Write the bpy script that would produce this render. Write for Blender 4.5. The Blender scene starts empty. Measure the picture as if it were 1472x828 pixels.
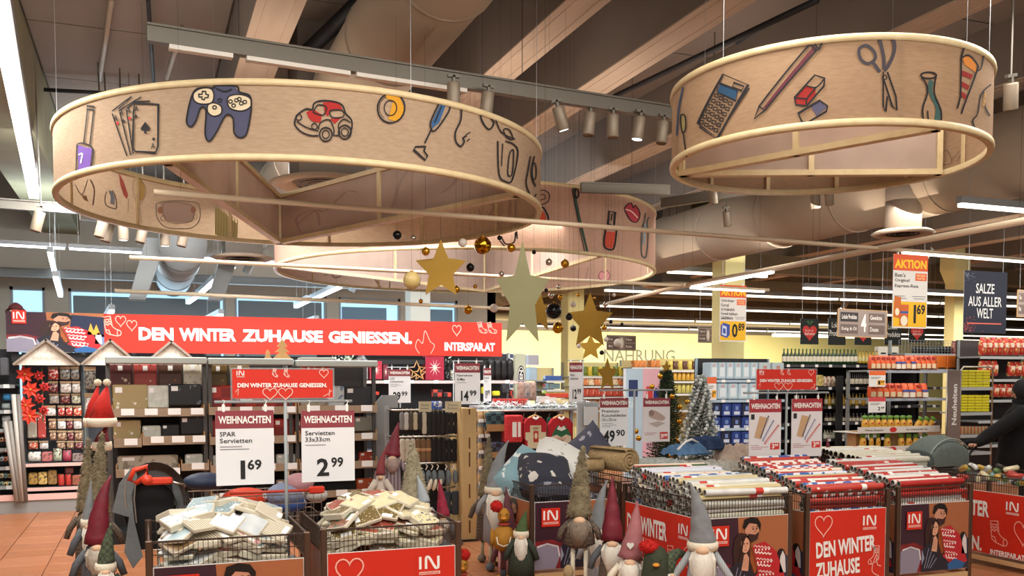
import bpy, math, random
from mathutils import Vector, Matrix, Euler, geometry
S = bpy.context.scene
COL = S.collection
random.seed(7)
PI = math.pi

# ---------------------------------------------------------------- camera (eye 1.75 m, lens shifted up)
YAW, PIT, FP, CZ = math.radians(21.3), math.radians(3.0), 1350.0, 1.75
PPX, PPY = 736.0, 547 + FP * math.tan(PIT)
EYE = Vector((0, 0, CZ))
HF = Vector((math.sin(YAW), math.cos(YAW), 0)); HR = Vector((math.cos(YAW), -math.sin(YAW), 0))
FW = HF * math.cos(PIT) - Vector((0, 0, math.sin(PIT))); UPV = Vector((0, 0, math.cos(PIT))) + HF * math.sin(PIT)
cam = bpy.data.objects.new('camera', bpy.data.cameras.new('camera')); COL.objects.link(cam); S.camera = cam
cam.location = EYE; cam.rotation_euler = Euler((PI / 2 - PIT, 0, -YAW), 'XYZ')
cam.data.sensor_width = 36; cam.data.lens = FP * 36 / 1472; cam.data.shift_y = (PPY - 414) / 1472
cam.data.clip_end = 200

# ---------------------------------------------------------------- world, exposure, large lights
S.view_settings.view_transform = 'Standard'; S.view_settings.look = 'None'
S.view_settings.gamma = 1; S.view_settings.exposure = EXPO = 0.06; S.view_settings.use_curve_mapping = False
W = bpy.data.worlds.new('world'); S.world = W; W.use_nodes = True
W.node_tree.nodes['Background'].inputs[0].default_value = (1.0, 0.93, 0.84, 1); W.node_tree.nodes['Background'].inputs[1].default_value = 0.5
def area(loc, sx, sy, watts, col=(1, .95, .88), rot=(0, 0, 0)):
    l = bpy.data.lights.new('area_light', 'AREA'); l.shape = 'RECTANGLE'; l.size = sx; l.size_y = sy; l.energy = watts; l.color = col
    o = bpy.data.objects.new('area_light', l); COL.objects.link(o); o.location = loc; o.rotation_euler = rot; return o
# lamp row and window light, plus fills added for bins, shelves and far wall
area((1.2, 1.4, 4.4), 10, .5, 290, (1, .95, .88), (.75, 0, 0))  # front fill added to brighten gnomes and bins, no lamp row hangs here
area((2.5, 4.6, 4.4), 12, .4, 270)
area((2.6, 11.6, 4.3), 8, .3, 430, (.97, .98, 1), (.7, 0, 0))  # added fill, tilted back to lift the rear shelf faces
area((1.6, 10.25, 3.6), 6, .2, 130, (1, .96, .9), (.35, 0, 0))  # added low fill onto the tray displays
area((2.0, 16.5, 3.9), 8, .3, 260, (.80, .92, 1))
area((2.0, 19.6, 2.7), 7, 1.6, 160, (.55, .8, 1), (-PI / 2, 0, 0))
area((11.0, 8.7, 3.7), 10, .4, 170, (1, .95, .88), (.6, 0, 0))  # added fill, tilted toward the right-hand shelf fronts
area((12.5, 11.6, 3.7), 9, .4, 130, (1, .95, .88), (.7, 0, 0))  # second added fill for the right-hand shelves
area((14.0, 17.0, 3.7), 14, .4, 430, (1, .93, .80))
area((13.0, 23.5, 3.7), 18, .4, 620, (1, .92, .74))
area((18.0, 35.0, 3.7), 26, .4, 2400, (1, .93, .70), (1.0, 0, 0))  # added fill, tilted to brighten the yellow far wall
area((-.9, 9.5, 3.9), .3, 7, 160)
# upward fills added to brighten the ceiling and ribs
UP = (PI, 0, 0)
area((2.0, 3.0, 3.9), 12, 1.2, 75, (1, .86, .74), UP)
area((3.5, 9.0, 3.9), 12, 1.2, 80, (1, .86, .74), UP)
area((1.5, 15.5, 3.95), 7, 1.2, 150, (.78, .92, 1), UP)
area((14.0, 14.0, 3.9), 12, 1.2, 60, (1, .88, .74), UP)
area((14.0, 22.0, 3.9), 18, 1.2, 110, (1, .9, .74), UP)

# ---------------------------------------------------------------- photo-point helpers (a point seen at a real depth)
def ray(px, py): return FW * FP + HR * (px - PPX) - UPV * (py - PPY)
def aty(px, py, y): r = ray(px, py); return EYE + r * (y / r.y)
def atx(px, py, x): r = ray(px, py); return EYE + r * (x / r.x)
def atz(px, py, z): r = ray(px, py); return EYE + r * ((z - CZ) / r.z)
def xat(px, y): return aty(px, 547, y).x
def zat(px, py, y): return aty(px, py, y).z
def proj(p):
    v = Vector(p) - EYE; w = v.dot(FW); return (PPX + FP * v.dot(HR) / w, PPY - FP * v.dot(UPV) / w)

# ---------------------------------------------------------------- materials
def lin(h):
    if not isinstance(h, str): return tuple(h)[:3]
    h = h.lstrip('#'); o = []
    for i in (0, 2, 4):
        c = int(h[i:i + 2], 16) / 255; o.append(c / 12.92 if c <= .04045 else ((c + .055) / 1.055) ** 2.4)
    return tuple(o)
MC = {}
def mat(c1, rough=.6, metal=0.0, c2=None, pat=None, sc=10.0, amt=.5, emit=0.0, bump=0.0, bsc=60.0, alpha=1.0, trans=0.0, stretch=None, coord='Object'):
    key = (str(c1), rough, metal, str(c2), pat, sc, amt, emit, bump, bsc, alpha, trans, stretch, coord)
    if key in MC: return MC[key]
    m = bpy.data.materials.new('finish'); m.use_nodes = True; n = m.node_tree.nodes; L = m.node_tree.links
    b = n['Principled BSDF']; b.inputs['Roughness'].default_value = rough; b.inputs['Metallic'].default_value = metal
    a = lin(c1) + (1,); b.inputs['Base Color'].default_value = a; m.diffuse_color = a
    if pat or bump:
        tc = n.new('ShaderNodeTexCoord'); mp = n.new('ShaderNodeMapping'); L.new(tc.outputs[coord], mp.inputs[0])
        if stretch: mp.inputs['Scale'].default_value = stretch
    if pat:
        if pat == 'noise':
            t = n.new('ShaderNodeTexNoise'); t.inputs['Scale'].default_value = sc; t.inputs['Detail'].default_value = 4; out = t.outputs['Fac']; lo, hi = .5 - amt * .5, .5 + amt * .5
        elif pat == 'dots':
            t = n.new('ShaderNodeTexVoronoi'); t.inputs['Scale'].default_value = sc; out = t.outputs['Distance']; lo, hi = amt, amt + .04
        elif pat == 'blobs':
            t = n.new('ShaderNodeTexNoise'); t.inputs['Scale'].default_value = sc; t.inputs['Detail'].default_value = 2; out = t.outputs['Fac']; lo, hi = amt, amt + .02
        elif pat == 'stripes':
            t = n.new('ShaderNodeTexWave'); t.inputs['Scale'].default_value = sc; out = t.outputs['Fac']; lo, hi = amt, amt + .06
        elif pat == 'brick':
            t = n.new('ShaderNodeTexBrick'); t.inputs['Scale'].default_value = sc; t.inputs['Color1'].default_value = (1, 1, 1, 1); t.inputs['Color2'].default_value = (.8, .8, .8, 1); t.inputs['Mortar'].default_value = (0, 0, 0, 1); t.inputs['Mortar Size'].default_value = amt; out = t.outputs['Color']; lo, hi = 0, 1
        elif pat == 'checker':
            t = n.new('ShaderNodeTexChecker'); t.inputs['Scale'].default_value = sc; out = t.outputs['Fac']; lo, hi = 0, 1
        L.new(mp.outputs[0], t.inputs['Vector'])
        r = n.new('ShaderNodeMapRange'); r.inputs['From Min'].default_value = lo; r.inputs['From Max'].default_value = hi; L.new(out, r.inputs['Value'])
        mx = n.new('ShaderNodeMix'); mx.data_type = 'RGBA'; mx.inputs['A'].default_value = a; mx.inputs['B'].default_value = lin(c2) + (1,)
        L.new(r.outputs[0], mx.inputs['Factor']); L.new(mx.outputs['Result'], b.inputs['Base Color'])
    if bump:
        t2 = n.new('ShaderNodeTexNoise'); t2.inputs['Scale'].default_value = bsc; t2.inputs['Detail'].default_value = 3; L.new(mp.outputs[0], t2.inputs['Vector'])
        bp = n.new('ShaderNodeBump'); bp.inputs['Strength'].default_value = bump; bp.inputs['Distance'].default_value = .02; L.new(t2.outputs['Fac'], bp.inputs['Height']); L.new(bp.outputs[0], b.inputs['Normal'])
    if emit:
        b.inputs['Emission Color'].default_value = a; b.inputs['Emission Strength'].default_value = emit
    if alpha < 1: b.inputs['Alpha'].default_value = alpha
    if trans:
        tr = n.new('ShaderNodeBsdfTranslucent'); ms = n.new('ShaderNodeMixShader'); ms.inputs[0].default_value = trans
        if pat: L.new(mx.outputs['Result'], tr.inputs[0])
        else: tr.inputs[0].default_value = a
        L.new(b.outputs[0], ms.inputs[1]); L.new(tr.outputs[0], ms.inputs[2]); L.new(ms.outputs[0], n['Material Output'].inputs[0])
    MC[key] = m; return m

RED, WHITE, BLACK = '#cf2d1b', '#f2f0ea', '#141416'
m_red = mat(RED, .45); m_white = mat(WHITE, .5); m_black = mat(BLACK, .5)
m_chrome = mat('#b9b2a8', .28, .9); m_steel = mat('#a9acae', .4, .7); m_grey = mat('#9aa0a2', .5); m_shelf = mat('#8f9698', .45, .3)
m_dark = mat('#17171a', .6); m_brown_post = mat('#6b5546', .3, .75); m_card = mat('#b58a58', .8, c2='#a37a4b', pat='noise', sc=30); m_clear = mat('#e8eef0', .1, alpha=.16)
m_tag = mat('#f4f4f2', .6); m_hoop = mat('#d8c49a', .45, c2='#c8b184', pat='noise', sc=14)
m_wood = mat('#caa26a', .6, c2='#b98d55', pat='noise', sc=9, stretch=(1, 1, .15)); m_palewood = mat('#e9e2d4', .7, c2='#cfc5b4', pat='noise', sc=12, stretch=(6, 6, 1))

# ---------------------------------------------------------------- mesh builder
class MB:
    def __init__(s): s.v = []; s.f = []; s.m = []; s.s = []; s.k = 0
    def add(s, vs, fs, smooth=False, xf=None):
        b = len(s.v)
        if xf is not None: vs = [xf @ Vector(p) for p in vs]
        s.v += [tuple(p) for p in vs]; s.f += [tuple(i + b for i in f) for f in fs]; s.m += [s.k] * len(fs); s.s += [smooth] * len(fs); return s
    def bx(s, x0, x1, y0, y1, z0, z1, xf=None):
        return s.add([(x0, y0, z0), (x1, y0, z0), (x1, y1, z0), (x0, y1, z0), (x0, y0, z1), (x1, y0, z1), (x1, y1, z1), (x0, y1, z1)],
                     [(0, 3, 2, 1), (4, 5, 6, 7), (0, 1, 5, 4), (1, 2, 6, 5), (2, 3, 7, 6), (3, 0, 4, 7)], xf=xf)
    def box(s, c, d, xf=None): return s.bx(c[0] - d[0] / 2, c[0] + d[0] / 2, c[1] - d[1] / 2, c[1] + d[1] / 2, c[2] - d[2] / 2, c[2] + d[2] / 2, xf)
    def rbox(s, c, d, b=.01, xf=None):      # box with chamfered vertical and horizontal edges
        hx, hy, hz = d[0] / 2, d[1] / 2, d[2] / 2; b = min(b, hx * .9, hy * .9, hz * .9); R = []
        for z, i in ((-hz, b), (-hz + b, 0), (hz - b, 0), (hz, b)):
            x, y = hx - i, hy - i; R.append([(x - b, -y, z), (x, -y + b, z), (x, y - b, z), (x - b, y, z), (-x + b, y, z), (-x, y - b, z), (-x, -y + b, z), (-x + b, -y, z)])
        vs = [(c[0] + p[0], c[1] + p[1], c[2] + p[2]) for r in R for p in r]
        fs = [tuple(range(7, -1, -1)), tuple(range(24, 32))] + [(r * 8 + i, r * 8 + (i + 1) % 8, r * 8 + 8 + (i + 1) % 8, r * 8 + 8 + i) for r in range(3) for i in range(8)]
        return s.add(vs, fs, xf=xf)
    def tube(s, pts, r, n=6, closed=False, smooth=True, caps=True, xf=None):
        pts = [Vector(p) for p in pts]; N = len(pts); rr = r if isinstance(r, (list, tuple)) else [r] * N; vs = []; up = None
        for i, p in enumerate(pts):
            a = pts[(i + 1) % N] if (closed or i < N - 1) else p; c = pts[i - 1] if (closed or i > 0) else p
            t = (a - c); t = t.normalized() if t.length > 1e-9 else Vector((0, 0, 1))
            if up is None: up = Vector((0, 0, 1)) if abs(t.z) < .9 else Vector((1, 0, 0))
            x = t.cross(up); x = x.normalized() if x.length > 1e-6 else t.orthogonal().normalized(); up = x.cross(t).normalized()
            for k in range(n):
                g = 2 * PI * k / n + PI / n; vs.append(p + (x * math.cos(g) + up * math.sin(g)) * rr[i])
        fs = [(i * n + k, i * n + (k + 1) % n, ((i + 1) % N) * n + (k + 1) % n, ((i + 1) % N) * n + k) for i in range(N if closed else N - 1) for k in range(n)]
        if caps and not closed: fs += [tuple(range(n - 1, -1, -1)), tuple(range((N - 1) * n, N * n))]
        return s.add(vs, fs, smooth and n > 5, xf)
    def lathe(s, prof, n=12, c=(0, 0, 0), smooth=True, xf=None, sy=1.0, caps=True):
        vs = []; P = len(prof)
        for r, z in prof:
            for k in range(n): g = 2 * PI * k / n; vs.append((c[0] + r * math.cos(g), c[1] + r * sy * math.sin(g), c[2] + z))
        fs = [(i * n + k, i * n + (k + 1) % n, (i + 1) * n + (k + 1) % n, (i + 1) * n + k) for i in range(P - 1) for k in range(n)]
        if caps and prof[0][0] > 1e-4: fs.append(tuple(range(n - 1, -1, -1)))
        if caps and prof[-1][0] > 1e-4: fs.append(tuple(range((P - 1) * n, P * n)))
        return s.add(vs, fs, smooth, xf)
    def ball(s, c, r, n=12, m=8, sc=(1, 1, 1), xf=None):
        vs = [(c[0], c[1], c[2] - r * sc[2])]
        for i in range(1, m):
            a = -PI / 2 + PI * i / m
            for k in range(n): g = 2 * PI * k / n; vs.append((c[0] + r * sc[0] * math.cos(a) * math.cos(g), c[1] + r * sc[1] * math.cos(a) * math.sin(g), c[2] + r * sc[2] * math.sin(a)))
        vs.append((c[0], c[1], c[2] + r * sc[2])); T = len(vs) - 1
        fs = [(0, 1 + (k + 1) % n, 1 + k) for k in range(n)] + [(T, 1 + (m - 2) * n + k, 1 + (m - 2) * n + (k + 1) % n) for k in range(n)]
        fs += [(1 + i * n + k, 1 + i * n + (k + 1) % n, 1 + (i + 1) * n + (k + 1) % n, 1 + (i + 1) * n + k) for i in range(m - 2) for k in range(n)]
        return s.add(vs, fs, True, xf)
    def prism(s, poly, y0, y1, xf=None):    # polygon in x/z extruded along y
        n = len(poly); tri = geometry.tessellate_polygon([[Vector((p[0], p[1], 0)) for p in poly]])
        vs = [(p[0], y0, p[1]) for p in poly] + [(p[0], y1, p[1]) for p in poly]
        fs = [tuple(t) for t in tri] + [tuple(i + n for i in reversed(t)) for t in tri] + [(i, (i + 1) % n, (i + 1) % n + n, i + n) for i in range(n)]
        return s.add(vs, fs, xf=xf)
    def mesh(s, mats):
        me = bpy.data.meshes.new('shape'); me.from_pydata(s.v, [], s.f)
        for m in (mats if isinstance(mats, (list, tuple)) else [mats]): me.materials.append(m)
        me.polygons.foreach_set('material_index', s.m); me.polygons.foreach_set('use_smooth', s.s); me.update(); return me

def link(name, me, parent=None, loc=None, rot=None):
    o = bpy.data.objects.new(name, me); COL.objects.link(o)
    if parent: o.parent = parent
    if loc is not None: o.location = loc
    if rot is not None: o.rotation_euler = rot
    return o
def part(name, mb, mats, parent, label=None, kind=None, loc=None, rot=None):
    o = link(name, mb.mesh(mats) if isinstance(mb, MB) else mb, parent, loc, rot)
    if label: o['label'] = label
    if kind: o['kind'] = kind
    return o
def tag(o, label, cat, group=None, kind=None):
    o['label'] = label; o['category'] = cat
    if group: o['group'] = group
    if kind: o['kind'] = kind
    return o
def thing(name, label, cat, loc=(0, 0, 0), rz=0.0, group=None):
    return tag(link(name, None, None, loc, (0, 0, rz) if not isinstance(rz, (tuple, Euler)) else rz), label, cat, group)
def single(name, mb, mats, label, cat, loc=(0, 0, 0), rot=(0, 0, 0), group=None, kind=None):
    return tag(link(name, mb.mesh(mats) if isinstance(mb, MB) else mb, None, loc, rot), label, cat, group, kind)
def struct(name, mb, mats, parent=None):
    o = link(name, mb.mesh(mats), parent)
    if not parent: o['kind'] = 'structure'
    return o
def wires(t, pts, z0, z1, r=.002, nm='suspension_wire', m=None):
    for x, y in pts: part(nm, MB().tube([(x, y, z0), (x, y, z1)], r, 4), m or m_dark, t)
KIDS = {}
def dup(root, loc, rot=None, label=None, group=None, scale=None):
    if root not in KIDS: KIDS[root] = [(c, list(c.children)) for c in root.children]
    r = root.copy(); COL.objects.link(r); r.location = loc
    if rot is not None: r.rotation_euler = rot
    if scale is not None: r.scale = (scale,) * 3 if not isinstance(scale, tuple) else scale
    if label: r['label'] = label
    if group: r['group'] = group
    for ch, gs in KIDS[root]:
        c = ch.copy(); COL.objects.link(c); c.parent = r
        for g in gs: d = g.copy(); COL.objects.link(d); d.parent = c
    return r
ORD = 'first second third fourth fifth sixth seventh eighth ninth tenth eleventh twelfth thirteenth fourteenth fifteenth sixteenth seventeenth eighteenth nineteenth twentieth twenty-first twenty-second twenty-third twenty-fourth twenty-fifth twenty-sixth twenty-seventh twenty-eighth twenty-ninth thirtieth thirty-first thirty-second thirty-third thirty-fourth thirty-fifth thirty-sixth thirty-seventh thirty-eighth thirty-ninth fortieth'.split()

# ---------------------------------------------------------------- flat print: strokes, fills and lettering laid on a plane or a drum
def cr(P, n=5, closed=False):
    out = []; N = len(P); g = (lambda i: P[i % N]) if closed else (lambda i: P[max(0, min(N - 1, i))])
    for i in range(N if closed else N - 1):
        a, b, c, d = g(i - 1), g(i), g(i + 1), g(i + 2)
        for k in range(n):
            t = k / n; out.append(tuple(.5 * (2 * b[j] + (c[j] - a[j]) * t + (2 * a[j] - 5 * b[j] + 4 * c[j] - d[j]) * t * t + (3 * b[j] - a[j] - 3 * c[j] + d[j]) * t ** 3) for j in (0, 1)))
    if not closed: out.append(tuple(P[-1]))
    return out
FONT = {}
def glyphs(t, bold):
    k = (t, bold)
    if k not in FONT:
        cu = bpy.data.curves.new('lettering', 'FONT'); cu.body = t; cu.resolution_u = 2; cu.offset = bold; cu.size = 1
        o = bpy.data.objects.new('lettering', cu); me = o.to_mesh()
        vs = [(v.co.x, v.co.y) for v in me.vertices]; me.calc_loop_triangles(); ts = [tuple(l.vertices) for l in me.loop_triangles]
        o.to_mesh_clear(); bpy.data.objects.remove(o); bpy.data.curves.remove(cu)
        x0 = min(v[0] for v in vs); x1 = max(v[0] for v in vs); y0 = min(v[1] for v in vs); y1 = max(v[1] for v in vs)
        FONT[k] = ([((v[0] - x0) / (x1 - x0), (v[1] - y0) / (y1 - y0)) for v in vs], ts, (x1 - x0) / max(y1 - y0, 1e-6))
    return FONT[k]
class Art:
    def __init__(s, xf=None): s.L = []; s.xf = xf or (lambda u, v: (u, v))
    def raw(s, vs, ts, col, lay): s.L.append(([s.xf(*v) for v in vs], ts, col, lay)); return s
    def poly(s, P, col, lay=1): return s.raw(P, [tuple(t) for t in geometry.tessellate_polygon([[Vector((p[0], p[1], 0)) for p in P]])], col, lay)
    def rect(s, x0, y0, x1, y1, col, lay=1): return s.raw([(x0, y0), (x1, y0), (x1, y1), (x0, y1)], [(0, 1, 2), (0, 2, 3)], col, lay)
    def line(s, P, w, col, lay=3, closed=False):
        n = len(P); vs = []; ts = []
        for i in range(n):
            a = P[(i + 1) % n] if closed or i < n - 1 else P[i]; b = P[i - 1] if closed or i > 0 else P[i]
            dx, dy = a[0] - b[0], a[1] - b[1]; l = math.hypot(dx, dy) or 1; nx, ny = -dy / l * w / 2, dx / l * w / 2; k = 1.0
            if (closed or 0 < i < n - 1):
                e = (P[i][0] - b[0], P[i][1] - b[1]); le = math.hypot(*e) or 1; c = abs(e[0] * dx + e[1] * dy) / (le * l); k = min(1.6, 1 / max(c, .4))
            vs += [(P[i][0] + nx * k, P[i][1] + ny * k), (P[i][0] - nx * k, P[i][1] - ny * k)]
        for i in range(n if closed else n - 1): j = (i + 1) % n; ts += [(2 * i, 2 * i + 1, 2 * j + 1), (2 * i, 2 * j + 1, 2 * j)]
        return s.raw(vs, ts, col, lay)
    def ell(s, cx, cy, rx, ry, col, lay=1, w=None, a0=0, a1=360, n=20, rot=0):
        cr_, sr = math.cos(math.radians(rot)), math.sin(math.radians(rot)); P = []
        full = abs(a1 - a0) >= 360
        for i in range(n + (0 if full else 1)):
            g = math.radians(a0 + (a1 - a0) * i / n); x, y = rx * math.cos(g), ry * math.sin(g); P.append((cx + x * cr_ - y * sr, cy + x * sr + y * cr_))
        return s.line(P, w, col, lay, closed=full) if w else s.poly(P, col, lay)
    def text(s, t, x0, y0, x1, y1, col, lay=4, bold=.0, rot=0, fit=True):
        vs, ts, asp = glyphs(t, bold)
        if not fit: x1 = x0 + (y1 - y0) * asp
        P = [(x0 + v[0] * (x1 - x0), y0 + v[1] * (y1 - y0)) for v in vs]
        if rot:
            c, q = math.cos(math.radians(rot)), math.sin(math.radians(rot)); cx, cy = (x0 + x1) / 2, (y0 + y1) / 2
            P = [(cx + (p[0] - cx) * c - (p[1] - cy) * q, cy + (p[0] - cx) * q + (p[1] - cy) * c) for p in P]
        return s.raw(P, ts, col, lay)
    def build(s, name, fmap, parent, maxe=None, rough=.5, label=None):
        cols = []; mb = MB()
        for vs, ts, col, lay in s.L:
            if col not in cols: cols.append(col)
            mb.k = cols.index(col)
            if maxe:
                tri = [(vs[t[0]], vs[t[1]], vs[t[2]]) for t in ts]; out = []
                while tri:
                    t = tri.pop(); d = [math.dist(t[i], t[(i + 1) % 3]) for i in range(3)]; i = d.index(max(d))
                    if d[i] > maxe: a, b, c = t[i], t[(i + 1) % 3], t[(i + 2) % 3]; m = ((a[0] + b[0]) / 2, (a[1] + b[1]) / 2); tri += [(a, m, c), (m, b, c)]
                    else: out.append(t)
                mb.add([fmap(p[0], p[1], lay) for t in out for p in t], [(3 * i, 3 * i + 1, 3 * i + 2) for i in range(len(out))])
            else: mb.add([fmap(p[0], p[1], lay) for p in vs], ts)
        return part(name, mb, [mat(c, rough) if not isinstance(c, bpy.types.Material) else c for c in cols], parent, label)
def plane(o, u, v, eps=.0012):
    o, u, v = Vector(o), Vector(u), Vector(v); n = u.cross(v).normalized()
    return lambda a, b, l: o + u * a + v * b + n * (l * eps + .0008)
def heart(a, cx, cy, w, h, lw, col, lay=3, fill=None):
    P = []
    for i in range(28):
        t = 2 * PI * i / 28; P.append((cx + w / 2 * math.sin(t) ** 3, cy + h * (13 * math.cos(t) - 5 * math.cos(2 * t) - 2 * math.cos(3 * t) - math.cos(4 * t)) / 29 + h * .08))
    if fill: a.poly(P, fill, lay)
    if lw: a.line(P, lw, col, lay, closed=True)
def sock(a, x, y, s, lw, col, flip=1, rot=0, lay=3):
    c, q = math.cos(math.radians(rot)), math.sin(math.radians(rot))
    f = lambda P: [(x + s * flip * (p[0] * c - p[1] * q), y + s * (p[0] * q + p[1] * c)) for p in P]
    a.line(f([(-.28, 1), (.12, 1), (.14, .42), (.3, .25), (.52, .14), (.58, 0), (.5, -.12), (.34, -.14), (-.1, .02), (-.26, .16), (-.28, .5)]), lw, col, lay, closed=True)
    a.line(f([(-.28, .84), (.12, .84)]), lw, col, lay); a.line(f([(-.28, .66), (-.18, .76), (-.1, .66), (0, .76), (.12, .64)]), lw, col, lay); a.line(f([(-.28, .52), (-.18, .62), (-.1, .52), (0, .62), (.13, .5)]), lw, col, lay)
    a.line(f([(.36, -.13), (.34, .05), (.42, .18)]), lw, col, lay); a.line(f([(-.27, .3), (-.1, .26), (-.05, .02)]), lw, col, lay)
def logo_in(a, x, y, w, box=True, lay=2, col=WHITE):     # the IN sign: thick rounded letters over a thin underline with small capitals
    h = w * .92
    if box: a.rect(x, y, x + w, y + h, RED, lay)
    t = w * .095; X = lambda f: x + w * f; Yf = lambda f: y + h * f
    a.line([(X(.14), Yf(.36)), (X(.14), Yf(.86))], t, col, lay + 1)
    a.line(cr([(X(.36), Yf(.36)), (X(.36), Yf(.78)), (X(.42), Yf(.84)), (X(.5), Yf(.78)), (X(.70), Yf(.42)), (X(.78), Yf(.38)), (X(.83), Yf(.45)), (X(.83), Yf(.86))], 4), t, col, lay + 1)
    a.rect(X(.1), Yf(.13), X(.9), Yf(.25), '#f3c9bd' if box else '#f0d5cc', lay + 1); a.text('INTERSPAR', X(.13), Yf(.155), X(.87), Yf(.225), '#c8321f', lay + 2, .02)
def couple(a, x, y, w, h, wide=False, lay=1):            # the poster's scene: dark-haired man and long-haired woman on a sofa
    Xf = lambda f: x + w * f; Yf = lambda f: y + h * f; p = lambda P, c, l: a.poly([(Xf(u), Yf(v)) for u, v in P], c, lay + l); e = lambda cx, cy, rx, ry, c, l: a.ell(Xf(cx), Yf(cy), w * rx, h * ry, c, lay + l, n=16)
    a.rect(x, y, x + w, y + h, '#3a1f2a', lay)
    p([(.4, 1), (1, 1), (1, .0), (.45, 0)], '#a5643f', 1)
    p([(.88, .5), (1, .45), (1, 0), (.8, 0)], '#2c3146', 2)
    if wide: p([(.62, 0), (1, 0), (1, .9), (.66, .95)], '#1f2742', 2); p([(.62, .12), (1, .12), (1, .4), (.62, .42)], '#6d83ad', 3); p([(.82, .45), (.86, .75), (.89, .55), (.92, .72), (.96, .45)], '#f0a33a', 4)
    e(.92, .44, .055, .11, '#1a1418', 3); p([(.9, .22), (.98, .22), (.97, .44), (.94, .52), (.91, .44)], '#d8d0cc', 4)
    p([(0, 0), (0, .42), (.2, .44), (.45, .3), (.4, 0)], '#82262a', 2); p([(0, .0), (.0, .32), (.12, .38), (.26, .34), (.3, .2), (.24, 0)], '#8d8798', 3); a.line([(Xf(.02), Yf(.34)), (Xf(.14), Yf(.38)), (Xf(.27), Yf(.33)), (Xf(.29), Yf(.18))], w * .018, '#d9d3d6', lay + 4)
    p([(.58, .62), (.72, .66), (.86, .52), (.99, .1), (.8, .02), (.56, .06), (.52, .4)], '#b8252c', 4)
    for k in range(6):
        y0 = .6 - .085 * k; q = [(Xf(.585 + .02 * j + .016 * k), Yf(y0 + (.022 if (j + k) % 2 else 0) - .004 * j)) for j in range(11 if k < 3 else 9)]; a.line(q, w * (.012 if k % 2 else .007), '#f0dfd8', lay + 5)
        if k % 2 == 0:
            for j in range(5): e(.61 + .04 * j + .014 * k, y0 - .045, .009, .016, '#f3e6df', 5)
    e(.565, .82, .085, .14, '#c98f73', 5); p([(.5, .72), (.56, .66), (.63, .7), (.65, .8), (.6, .76), (.52, .78)], '#3a2420', 6)
    for ex in (.575, .618): e(ex, .84, .009, .010, '#1d120e', 7); p([(ex - .018, .862), (ex + .018, .866), (ex, .875)], '#1d120e', 7)
    p([(.598, .84), (.612, .80), (.595, .795)], '#a86f55', 7); p([(.58, .765), (.615, .768), (.6, .755)], '#8d4038', 7)
    p([(.45, .86), (.47, .97), (.55, 1.0), (.63, .98), (.67, .9), (.66, .8), (.62, .9), (.53, .92), (.48, .84)], '#17120f', 6)
    p([(.34, .56), (.36, .72), (.42, .8), (.5, .78), (.55, .68), (.58, .45), (.64, .25), (.6, .2), (.5, .3), (.36, .34)], '#35201c', 6); p([(.54, .6), (.57, .5), (.62, .28), (.6, .24), (.55, .4)], '#b5622f', 7)
    e(.485, .63, .052, .105, '#d9a183', 7); e(.468, .65, .008, .012, '#20130f', 8); e(.505, .65, .008, .012, '#20130f', 8); p([(.475, .57), (.5, .57), (.488, .555)], '#b03a34', 8); p([(.486, .64), (.495, .60), (.480, .598)], '#b87f62', 8); p([(.43, .6), (.45, .73), (.5, .76), (.46, .66), (.445, .5), (.42, .42), (.4, .4)], '#2a1713', 8)
    for k in range(7): a.line(cr([(Xf(.53 + .006 * k), Yf(.7 - .02 * k)), (Xf(.55 + .008 * k), Yf(.5)), (Xf(.58 + .01 * k), Yf(.26))], 3), w * .004, '#8a4a24', lay + 8)
    p([(.3, .0), (.3, .34), (.4, .42), (.48, .4), (.58, .24), (.72, .1), (.7, 0)], '#23222e', 7)
    for k in range(4): a.line([(Xf(.34 + .03 * k), Yf(.05)), (Xf(.4 + .04 * k), Yf(.34 - .05 * k))], w * .008, '#8f93a8', lay + 8)
    p([(.44, .3), (.47, .5), (.5, .52), (.53, .46), (.52, .28)], '#d9a183', 8)
    for k in range(4): a.line([(Xf(.455 + .016 * k), Yf(.32)), (Xf(.465 + .016 * k), Yf(.46 + .012 * k))], w * .003, '#a46f54', lay + 9)
    for k in range(9): a.line([(Xf(.05 + .03 * k), Yf(.43 - .006 * k)), (Xf(.1 + .03 * k), Yf(.36 - .006 * k))], w * .004, '#5f191d', lay + 4)
    p([(.3, .1), (.34, .2), (.3, .34)], '#8f93a8', 8); p([(.68, .08), (.8, .16), (.95, .08), (.9, 0), (.7, 0)], '#2a5f96', 8)
# ================================================================ SETTING
X0, X1, YB = -3.4, 49.0, 41.0
fl = MB().bx(X0, X1, -2, YB, -.06, -.012)
floor = struct('floor', fl, mat('#7d5238', .7))
tile_m = [mat(c, .32, c2=d, pat='noise', sc=5, bump=.04, bsc=30) for c, d in (('#b4744e', '#a56844'), ('#bb7b54', '#ab6e49'), ('#ae7049', '#a0653f'))]
TS = .45; tile_me = [MB().rbox((0, 0, -.006), (TS - .008, TS - .008, .012), .002).mesh(m) for m in tile_m]
nt = 0; rest = MB()
for j in range(0, 74):
    for i in range(-7, 60):
        x, y = TS * (i + .5), 3.8 + TS * j
        if x > 1.25 * y + 2 or x < -.14 * y - 1: continue
        px, py = proj((x, y, 0)) if y > 1 else (0, 9999)
        if py < 860 and -20 < px < 860 and y < 14.2 and nt < 300 and (px < 230 or 640 < px):
            link('floor_tile', random.choice(tile_me), floor, (x, y, 0)); nt += 1
        else: rest.k = random.randrange(3); rest.bx(x - TS / 2 + .004, x + TS / 2 - .004, y - TS / 2 + .004, y + TS / 2 - .004, -.012, 0)
part('far_floor_tiles', rest, tile_m, floor, kind='stuff')

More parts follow.
